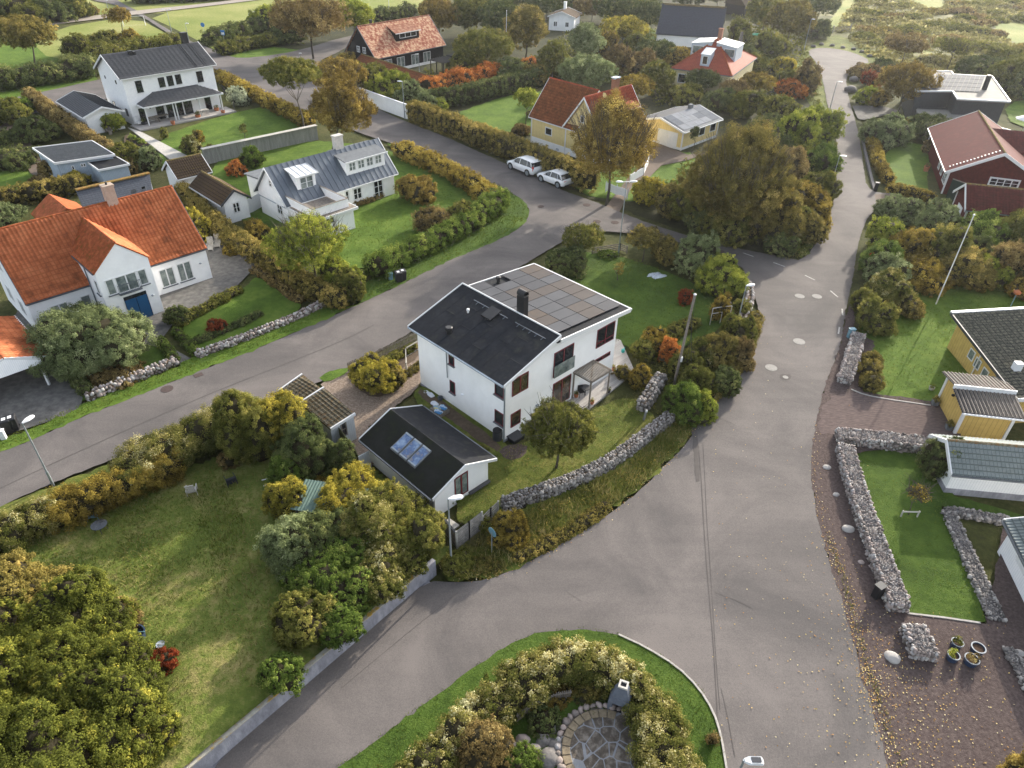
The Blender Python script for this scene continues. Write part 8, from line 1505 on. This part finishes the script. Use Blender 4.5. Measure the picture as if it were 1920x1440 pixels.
# outdoor fireplace
x,y=at(1160,1330); e=empty('outdoor_fireplace',(x,y,0),R(-20),'grey rendered outdoor fireplace with tapering hood and square flue','fireplace')
M('render_grey',(.13,.145,.17),(.10,.11,.135),4,.9,.4,25)
fp=MB(); fp.hexa([(-.5,-.3,0),(-.28,-.3,0),(-.28,.35,0),(-.5,.35,0)],[(-.5,-.3,.8),(-.28,-.3,.8),(-.28,.35,.8),(-.5,.35,.8)]); fp.hexa([(.28,-.3,0),(.5,-.3,0),(.5,.35,0),(.28,.35,0)],[(.28,-.3,.8),(.5,-.3,.8),(.5,.35,.8),(.28,.35,.8)]); fp.box(-.28,.22,0,.28,.35,.8); fp.hexa([(-.5,-.34,.8),(.5,-.34,.8),(.5,.35,.8),(-.5,.35,.8)],[(-.42,-.25,1.15),(.42,-.25,1.15),(.4,.33,1.15),(-.4,.33,1.15)]); fp.hexa([(-.42,-.25,1.15),(.42,-.25,1.15),(.4,.33,1.15),(-.4,.33,1.15)],[(-.18,-.08,1.75),(.18,-.08,1.75),(.18,.26,1.75),(-.18,.26,1.75)]); b=fp.build('hood',MATS['render_grey'],e,bevel=.03)
MB().box(-.2,-.1,1.75,.2,-.02,1.85).box(-.2,.2,1.75,.2,.28,1.85).box(-.2,-.02,1.75,-.12,.2,1.85).box(.12,-.02,1.75,.2,.2,1.85).build('flue',MATS['pale_wood'],b); MB().box(-.12,-.02,1.7,.12,.2,1.76).build('flue_opening',MATS['black_metal'],b); MB().box(-.27,-.28,0,.27,.2,.25).build('hearth',MATS['black_metal'],e)
stonewall([(1187,1290),(1196,1320),(1200,1350)],.28,.9,.13,'narrow sandstone wall beside the outdoor fireplace','fieldstone_warm',seed=31)
fence([(968,1358),(1000,1335),(1040,1318),(1070,1312)],.8,'old_wood','rustic wattle fence inside the island hedge',slats=(.09,.05))
br=MB(); gg=random.Random(4)
for i in range(26):
    a=gg.uniform(0,6.28); p=Vector((gg.gauss(0,.2),gg.gauss(0,.2),.8)); q=p+Vector((math.cos(a)*.9,math.sin(a)*.6,gg.uniform(-.1,.5))); br.tube(p,q,.022,.008,5); br.tube(p.lerp(q,.6),q+Vector((gg.gauss(0,.3),gg.gauss(0,.3),.1)),.012,.005,4)
o=br.build('dead_branches',MATS['pale_wood'],loc=atw(885,1425,0)); tag(o,'bleached bare branches on top of the withered island bush','branches')
# garden chairs
def gchair(px,py,label,mat,ang,kind='slat',s=1.):
    x,y,z=ath(px,py); e=empty('garden_chair',(x,y,z),R(ang),label,'chair'); st=MB()
    if kind=='slat':
        for i in range(6): st.box(-.24*s,-.24*s+i*.08*s,.40*s,.24*s,-.18*s+i*.08*s,.425*s)
        st.build('seat',MATS[mat],e); b=MB()
        for i in range(6): b.hexa([(-.22*s+i*.08*s,.24*s,.42*s),(-.17*s+i*.08*s,.24*s,.42*s),(-.17*s+i*.08*s,.27*s,.42*s),(-.22*s+i*.08*s,.27*s,.42*s)],[(-.22*s+i*.08*s,.42*s,1.08*s),(-.17*s+i*.08*s,.42*s,1.08*s),(-.17*s+i*.08*s,.45*s,1.08*s),(-.22*s+i*.08*s,.45*s,1.08*s)])
        b.box(-.24*s,.41*s,1.08*s,.26*s,.46*s,1.13*s); b.build('backrest',MATS[mat],e)
    else:
        st.box(-.26,-.26,.40,.26,.26,.43).build('seat',MATS[mat],e); MB().hexa([(-.26,.24,.43),(.26,.24,.43),(.26,.27,.43),(-.26,.27,.43)],[(-.24,.36,.85),(.24,.36,.85),(.24,.39,.85),(-.24,.39,.85)]).build('backrest',MATS[mat],e)
    for u in (-.27*s,.27*s):
        MB().box(u-.03*s,-.26*s,.60*s,u+.03*s,.34*s,.635*s).build('armrest',MATS[mat],e)
        for v in (-.24*s,.26*s): MB().tube((u,v*1.1,0),(u,v,.62*s),.022*s,n=6).build('leg',MATS[mat],e)
    return e
gchair(363,928,'white slatted garden chair on the big lawn','pale_wood',-160); gchair(178,975,'turquoise plastic chair in the shade of the golden hedge','sign_teal',20,'plastic'); e=gchair(432,903,'dark blue plastic chair tipped over on the big lawn','panel_a',40,'plastic'); e.rotation_euler=(R(80),0,R(35)); e.location.z+=.28
x,y,z=ath(193,1000); e=empty('garden_table',(x,y,z),0,'round glass garden table beside the turquoise chair','table'); MB().lathe([(.42,.68),(.42,.7)],n=24).build('table_top',MATS['glass'],e)
for k in range(4): a=k*1.57+.5; MB().tube((.15*math.cos(a),.15*math.sin(a),.68),(.42*math.cos(a),.42*math.sin(a),0),.018,n=6).build('leg',MATS['dark_grey'],e)
# lounge chairs on villa paving
for px,py,l in ((396,466,'left one of two wooden deck chairs on the villa paving'),(409,460,'right one of two wooden deck chairs on the villa paving')):
    x,y=at(px,py); e=empty('deck_chair',(x,y,0),R(15),l,'chair','deck chairs on the villa paving'); s=MB()
    for i in range(12): s.box(-.28,-.9+i*.09,.28,.28,-.84+i*.09,.31)
    s.build('seat',MATS['pale_wood'],e); b=MB()
    for i in range(8): z=.3+i*.09; b.box(-.28,.16+i*.045,z,.28,.19+i*.045,z+.07)
    b.build('backrest',MATS['pale_wood'],e)
    for u in (-.27,.27):
        MB().box(u-.02,-.9,0,u+.02,-.86,.3).build('leg',MATS['pale_wood'],e); MB().box(u-.02,.1,0,u+.02,.14,.5).build('leg',MATS['pale_wood'],e); MB().box(u-.03,-.3,.5,u+.03,.3,.53).build('armrest',MATS['pale_wood'],e)
# drying frame on the lawn
x,y,z=ath(512,912); o=MB().beam((-.7,.25,.25),(.2,.35,.45),.04,.04).beam((-.5,-.25,.2),(.45,.4,.5),.04,.04).beam((-.35,-.45,.12),(.5,.2,.35),.04,.04).beam((-.3,-.2,.02),(-.2,.3,.4),.03,.03).beam((.1,0,.02),(.15,.35,.45),.03,.03).build('drying_rack',MATS['steel_white'],loc=(x,y,z)); tag(o,'collapsed white drying rack lying on the big lawn','drying rack')
# green hutch
x,y,z=ath(620,990); e=empty('garden_hutch',(x,y,z),R(-10),'overgrown dark hutch with pale green corrugated roof','hutch'); M('green_sheet',(.14,.20,.17),(.10,.15,.13),5,.7); MB().box(-1.8,-.2,0,1.6,1.4,1.5).build('wall',MATS['green_dark'],e); r=MB()
for i in range(22): u=-1.9+i*.17; r.slab([(u,-.45,1.5),(u+.085,-.45,1.54),(u+.085,1.6,1.84),(u,1.6,1.8)],.02).slab([(u+.085,-.45,1.54),(u+.17,-.45,1.5),(u+.17,1.6,1.8),(u+.085,1.6,1.84)],.02)
r.build('roof',MATS['green_sheet'],e)
# blue barrels in thicket
x,y,z=ath(256,1202); e=empty('water_tub',(x,y,z),0,'open blue tub half hidden in the lower left thicket','tub'); t=MB(); t.lathe([(.42,0),(.5,.55),(.52,.57),(.46,.57),(.44,.35)],n=24); t.build('tub',MATS['glaze_blue'],e); MB().tube((-.5,0,.6),(.5,.1,.6),.02).build('handle',MATS['sign_teal'],e)
x,y,z=ath(303,1213); e=empty('enamel_pot',(x,y,z),0,'small round grey pot on the grass beside the blue tub','pot'); MB().lathe([(.15,0),(.18,.2),(.2,.22),(.15,.2)],n=16).build('pot',MATS['steel'],e); MB().tube((-.2,0,.23),(.2,0,.23),.012,n=5).build('handle',MATS['steel_white'],e)
x,y,z=ath(275,1222); o=MB().lathe([(.2,0),(.25,.3),(.22,.3),(.2,.15)],n=16).build('bucket',MATS['dark_grey'],loc=(x,y,z)); tag(o,'dark bucket between the blue tub and the small pot','bucket')
# molehills
for i,(px,py) in enumerate(((333,1126),(300,1136),(378,1126),(226,1004),(415,1100),(285,1105))):
    x,y,z=ath(px,py); V,Fq=ICO2; o=npmesh('molehill',V*np.array([.2,.18,.1])*(1+.15*vnoise(V,i,3)[:,None]),Fq,[MATS['soil']],loc=(x,y,z+.02)); tag(o,['molehill of dark soil nearest the thicket, right','molehill of dark soil above the lower left thicket','rightmost dark molehill on the big lawn','molehill beside the round glass table','small molehill in the long grass','small molehill above the thicket crown'][i],'molehill','molehills on the big lawn')
# tarp, pond-like silver sheet on shaded lawn
V,Fq=ICO3; x,y=at(1230,519); q=V*np.array([.95,.75,.16])*(1+.22*vnoise(V,3,2.2)[:,None]); q[:,2]+=.04+.05*vnoise(V,9,5); o=npmesh('crumpled_sheet',q,Fq,[M('foil',(.55,.60,.66),(.32,.36,.42),5,.35,.5,8)],loc=(x,y,.02)); tag(o,'crumpled silvery sheet lying on the shaded lawn','sheet')
x,y=at(1286,612); o=MB().lathe([(.25,0),(.25,.04)],n=20).build('frisbee',MATS['terracotta'],loc=(x,y,.5)); tag(o,'pink round bird bath dish by the utility pole','dish'); 
e=empty('trellis',atw(1330,612,0),0,'white wooden trellis frame in the yellow bush','trellis')
for a_,b_ in (((0,0,0),(0,0,1.7)),((.9,.3,0),(.9,.3,1.7)),((1.5,.1,0),(1.5,.1,1.9)),((0,0,1.7),(.9,.3,1.7)),((.9,.3,1.7),(1.5,.1,1.9)),((0,0,1.2),(.9,.3,1.2))): MB().beam(a_,b_,.05,.05).build('bar',MATS['pale_wood'],e)
e=empty('marker_post',atw(1206,790,0),0,'grey wooden gate post with pale top at the wall opening','post'); MB().beam((0,0,0),(.1,0,1.0),.13,.13,up=(0,1,0)).build('post',MATS['grey_wood'],e); MB().box(.03,-.09,.85,.17,-.06,1.0).build('notice',MATS['steel_white'],e)
o=MB().box(-.4,-.25,.0,.4,.25,.12).build('paving_slab',MATS['pale_wood'],loc=atw(846,985,0)); o.rotation_euler[2]=R(-40); tag(o,'pale timber plank lying behind the plank fence','plank')
# trees' wooden frame
e=empty('tree_stake',atw(1703,972,0),0,'small wooden stake frame holding the young tree','tree stake'); MB().box(-.5,0,0,-.44,.06,.6).build('stake',MATS['pale_wood'],e); MB().box(.44,0,0,.5,.06,.6).build('stake',MATS['pale_wood'],e); MB().box(-.5,-.03,.5,.5,0,.6).build('crossbar',MATS['pale_wood'],e)
# tables and benches on the veranda, boxes in garden
def gtable(px,py,label,ang,mat='old_wood',L_=1.8,W_=.8):
    x,y=at(px,py,.2); e=empty('garden_table',(x,y,.2),R(ang),label,'table'); MB().box(-L_/2,-W_/2,.7,L_/2,W_/2,.75).build('table_top',MATS[mat],e)
    for u in (-L_/2+.1,L_/2-.1):
        for v in (-W_/2+.1,W_/2-.1): MB().box(u-.03,v-.03,0,u+.03,v+.03,.7).build('leg',MATS[mat],e)
def bench(px,py,label,ang,mat='old_wood',L_=1.6,z=.0):
    x,y=at(px,py,z); e=empty('bench',(x,y,z),R(ang),label,'bench'); MB().box(-L_/2,-.2,.42,L_/2,.2,.46).build('seat',MATS[mat],e); MB().box(-L_/2,.2,.5,L_/2,.24,.85).build('backrest',MATS[mat],e)
    for u in (-L_/2+.1,L_/2-.1): MB().box(u-.04,-.18,0,u+.04,.22,.5).build('leg',MATS[mat],e)
gtable(305,226,'long dark table under the veranda roof',46); bench(290,230,'grey bench at the left of the veranda',46,z=.2); gtable(382,216,'pale table at the right of the veranda',46,'pale_wood',1.6); bench(204,250,'grey bench with flower pots before the small outbuilding',-45); bench(658,392,'white garden bench beside the cottage extension',46,'white_paint',1.2)
e=empty('wicker_chair',atw(261,234,.2),R(60),'white wicker chair at the left end of the veranda','chair'); MB().box(-.35,-.35,.2,.35,.35,.45).build('seat',MATS['white_paint'],e); MB().box(-.35,.3,.45,.35,.38,1.1).build('backrest',MATS['white_paint'],e)
for i,(px,py) in enumerate(((250,268),(268,276))): e=box_('raised_bed',px,py,1.6,1.0,.5,'dark_grey',['upper of two dark raised beds beside the boardwalk','lower of two dark raised beds beside the boardwalk'][i],'planter',-45,'soil'); plant_mesh('foliage',[(0,0,.7,.7,.4,.25)],'green',(0,0,0),e,ls=.2,seed=i,core=False)
# solar meter / goal frames on field
for i,(px,py) in enumerate(((470,42),(232,50))):
    x,y=at(px,py); e=empty('football_goal',(x,y,0),R(65 if i==0 else 20),['white football goal on the pale field','white football goal behind the rust tinted tree'][i],'goal'); MB().tube((0,0,0),(0,0,2),.05).tube((4.5,0,0),(4.5,0,2),.05).tube((0,0,2),(4.5,0,2),.05).build('frame',MATS['steel_white'],e); MB().tube((0,0,2),(0,1.4,0),.03,n=5).tube((4.5,0,2),(4.5,1.4,0),.03,n=5).tube((0,1.4,0),(4.5,1.4,0),.03,n=5).build('net_frame',MATS['steel_white'],e)
# moor gate
a=at(1560,62);b=at(1592,60); e=empty('field_gate',(*a,0),math.atan2(b[1]-a[1],b[0]-a[0]),'grey wooden field gate at the start of the moor track','gate'); L_=math.hypot(b[0]-a[0],b[1]-a[1]); MB().box(0,-.1,0,.2,.1,1.6).box(L_,-.1,0,L_+.2,.1,1.6).build('gate_post',MATS['grey_wood'],e); g_2=MB()
for k in range(4): g_2.beam((.2,0,.35+k*.28),(L_,0,.35+k*.28),.05,.1)
g_2.beam((.2,0,.3),(L_/2,0,1.25),.05,.1).beam((L_/2,0,.3),(L_,0,1.25),.05,.1).build('bars',MATS['old_wood'],e)
# white terrace beyond red house
X,Y=at(1880,262); e=empty('white_fence',(X,Y,0),R(-62),'white board windbreak fence behind the red house','fence'); MB().box(-7,-.05,0,3,.05,1.5).build('panel',MATS['white_paint'],e); MB().box(-7,2.5,0,-4,2.6,1.2).box(-7,.05,1.1,-6.9,2.6,1.2).build('frame',MATS['white_paint'],e)
X,Y=at(1915,252); e=empty('parasol',(X,Y,0),0,'white garden parasol at the right edge beyond the red house','parasol'); MB().tube((0,0,0),(0,0,2.5),.03).build('pole',MATS['steel'],e); MB().lathe([(1.6,2.1),(1.5,2.2),(.8,2.5),(.05,2.7)],n=8).build('canopy',MATS['white_paint'],e)
# garden lamp, birdhouse things at right
e=empty('bird_feeder',atw(1893,578,0),0,'green post with small bird feeder at the right edge','bird feeder'); MB().tube((0,0,0),(0,0,1.4),.04).build('post',MATS['sign_teal'],e); MB().box(-.2,-.2,1.4,.2,.2,1.6).hexa([(-.26,-.26,1.6),(.26,-.26,1.6),(.26,.26,1.6),(-.26,.26,1.6)],[(-.02,-.02,1.8),(.02,-.02,1.8),(.02,.02,1.8),(-.02,.02,1.8)]).build('house',MATS['terracotta'],e)
X,Y=at(1418,74); o=MB().lathe([(1.4,1.0),(1.45,1.05),(.1,1.3)],n=10).tube((0,0,0),(0,0,1.1),.04).build('clothes_airer',[M('green_cloth',(.02,.30,.16),None,3,.6)],loc=(X,Y,0)); tag(o,'bright green rotary airer cover on the far lawn','airer')
X,Y=at(1384,100); e=empty('pizza_oven_stack',(X,Y,0),0,'slim tapered chimney standing beside the hipped house','chimney'); MB().hexa([(-.5,-.5,0),(.5,-.5,0),(.5,.5,0),(-.5,.5,0)],[(-.2,-.2,4),(.2,-.2,4),(.2,.2,4),(-.2,.2,4)]).build('stack',MATS['old_wood'],e)
X,Y=at(1908,1292+0); 
X,Y=at(1908,1225); o=MB().box(-.35,-.25,0,.35,.25,.3).build('stone_block',MATS['fieldstone'],loc=(X,Y,0)); bpy.data.objects.remove(o); boulder(1908,1228,.25,'white smooth stone beside the wooden steps')
# ---- cars
def car(px,py,px2,py2,label,suv,paint):
    a=at(px,py);b=at(px2,py2)   # front wheel & rear wheel ground contact (near side)
    ang=math.atan2(a[1]-b[1],a[0]-b[0]); wb=math.hypot(a[0]-b[0],a[1]-b[1]); sc=wb/(2.7 if suv else 2.47); ux,uy=math.cos(ang),math.sin(ang); nx,ny=-uy,ux
    # near side is right-hand or left-hand? pick side away from camera for body centre
    mx,my=(a[0]+b[0])/2,(a[1]+b[1])/2; s=1 if (mx*nx+my*ny)>0 else -1; hw=.88*sc
    e=empty('parked_car',(mx+nx*s*(hw-.1),my+ny*s*(hw-.1),RZ),ang,label,'car','cars parked along the street'); e.scale=(sc,sc,sc)
    w2=wb/sc/2; Lf,Lr=w2+.82,-w2-(.78 if not suv else .85); H_=1.55 if suv else 1.43; bl=.98 if suv else .92
    # body: stations x, half width, top z
    st=[(Lf,.55,.42,.50),(Lf-.06,.76,.30,.66),(Lf-.35,.86,.22,.78),(w2+.1,.89,.20,.86),(w2-.35,.90,.20,bl-.02),(0,.90,.20,bl+.01),(-w2+.2,.90,.20,bl+.05),(Lr+.5,.89,.22,bl+.08),(Lr+.12,.84,.28,bl+.04),(Lr,.74,.38,bl-.12)]
    V=[];n=10
    for x,hw_,z0,z1 in st:
        zm=z0+(z1-z0)*.55
        ring=[(-hw_*.86,z0),(-hw_*.98,z0+.12),(-hw_,zm),(-hw_*.96,z1-.08),(-hw_*.84,z1),(hw_*.84,z1),(hw_*.96,z1-.08),(hw_,zm),(hw_*.98,z0+.12),(hw_*.86,z0)]
        V+=[(x,y_,z_) for y_,z_ in ring]
    fs=[(i*n+j,i*n+(j+1)%n,(i+1)*n+(j+1)%n,(i+1)*n+j) for i in range(len(st)-1) for j in range(n)]+[tuple(range(n-1,-1,-1)),tuple((len(st)-1)*n+j for j in range(n))]
    bd=MB().add(V,fs).build('body',MATS[paint],e,smooth=True)
    # glasshouse
    cz=[(w2-.25,.78,bl-.03,bl),(w2-1.0,.70,bl-.03,H_-.08),(w2-1.3,.68,bl-.03,H_-.01),(-w2+.35,.68,bl,H_),(Lr+(.55 if suv else .72),.66,bl+.02,H_-.08),(Lr+.16,.74,bl+.0,bl+.06)]
    V=[];n=4
    for x,wt,z0,z1 in cz: wb_=.83; V+=[(x,-wb_,z0),(x,-(wb_ if z1-z0<.1 else wt*.93),z1),(x,(wb_ if z1-z0<.1 else wt*.93),z1),(x,wb_,z0)]
    fs=[(i*4+j,i*4+j+1,(i+1)*4+j+1,(i+1)*4+j) for i in range(len(cz)-1) for j in range(3)]; MB().add(V,fs).build('windows',MATS['glass'],e)
    # roof and pillars
    r=[(w2-.95,.66,H_-.07),(w2-1.25,.665,H_+.0),(0,.67,H_+.03),(-w2+.35,.665,H_+.015),(Lr+.50,.64,H_-.06)]
    if suv: r[-1]=(Lr+.35,.62,H_-.06)
    else: r[-1]=(Lr+.66,.62,H_-.07)
    V=[];fs=[]
    for x,wt,z in r: V+=[(x,-wt,z-.02),(x,-wt*.8,z+.025),(x,wt*.8,z+.025),(x,wt,z-.02),(x,wt,z-.05),(x,-wt,z-.05)]
    fs=[(i*6+j,i*6+(j+1)%6,(i+1)*6+(j+1)%6,(i+1)*6+j) for i in range(len(r)-1) for j in range(6)]+[(5,4,3,2,1,0),tuple((len(r)-1)*6+j for j in range(6))]; MB().add(V,fs).build('roof',MATS[paint],e,smooth=False)
    p=MB()
    for s_ in (-1,1):
        p.beam((w2-.25,s_*.82,bl),(w2-.97,s_*.645,H_-.05),.05,.05); p.beam((-.05,s_*.84,bl),(-.1,s_*.64,H_),.06,.03,up=(0,1,0)); p.beam((Lr+.3,s_*.78,bl+.02),(Lr+(.6 if suv else .76),s_*.64,H_-.05),.08,.12); p.beam((-w2+.1,s_*.835,bl),(-w2+.25,s_*.65,H_),.03,.03,up=(0,1,0))
    p.build('pillar',MATS[paint],e)
    for x in (w2,-w2):
        for s_ in (-1,1):
            MB().tube((x,s_*.70,.33),(x,s_*.905,.33),.41,n=24).build('wheel_arch',MATS['black_metal'],e)
            w_=empty('wheel',(0,0,0)); bpy.data.objects.remove(w_)
            w_=MB().tube((x,s_*.68,.33),(x,s_*.915,.33),.325,n=24).build('wheel',MATS['black_metal'],e); rm=MB().tube((x,s_*.91,.33),(x,s_*.93,.33),.10,n=10)
            for k in range(5): a_=k*1.2566; rm.beam((x,s_*.925,.33),(x+.22*math.cos(a_),s_*.925,.33+.22*math.sin(a_)),.05,.02)
            rm.tube((x,s_*.915,.33),(x,s_*.92,.33),.24,n=20); rm.build('rim',MATS['steel'],w_)
    for s_ in (-1,1):
        MB().box(Lr+.02,s_*.52-.16,bl-.28,Lr+.13,s_*.52+.2*1,bl-.06).build('tail_light',MATS['sign_red'],e) if not suv else MB().box(Lr+.05,s_*.72-.08,bl-.3,Lr+.2,s_*.72+.09,bl+.15).build('tail_light',MATS['sign_red'],e)
        MB().box(Lf-.22,s_*.62-.16,.60,Lf-.06,s_*.62+.16,.72).build('headlight',MATS['glass_curtain'],e)
        MB().box(w2-.62,s_*.93-.1,bl,w2-.48,s_*.93+.1,bl+.13).build('mirror',MATS[paint],e)
    MB().box(Lr-.015,-.26,.62 if suv else .66,Lr+.03,.26,.74 if suv else .78).build('number_plate',MATS['steel_white'],e); MB().box(Lr-.01,-.6,.30,Lr+.05,.6,.42).build('bumper',MATS['black_metal'],e)
    if suv: MB().box(-w2+.45,-.915,.2,w2-.45,.915,.30).build('sill',MATS['black_metal'],e); MB().box(Lr+.2,-.6,H_-.05,Lr+.45,.6,H_-.01).build('spoiler',MATS[paint],e)
M('car_white',(.78,.79,.80),(.76,.77,.78),1,.22,spec=.6)
car(958,319.5,989,332.5,'white crossover car parked in front, dark lower sill','suv','car_white'); car(1015,343,1046,355,'small white hatchback parked behind the crossover','', 'car_white')
# ================= thin autumn haze
hz=MB().box(-420,-30,-1.2,520,420,45).build('haze',bpy.data.materials.new('haze')); hz['kind']='stuff'; hz['label']='thin pale haze filling the air over the village'; hm=hz.data.materials[0]; hm.use_nodes=True; n=hm.node_tree; n.nodes.remove(n.nodes['Principled BSDF']); pv=n.nodes.new('ShaderNodeVolumePrincipled'); pv.inputs['Color'].default_value=(.93,.96,1,1); pv.inputs['Density'].default_value=.00012; pv.inputs['Anisotropy'].default_value=.55; n.links.new(pv.outputs[0],n.nodes['Material Output'].inputs['Volume'])
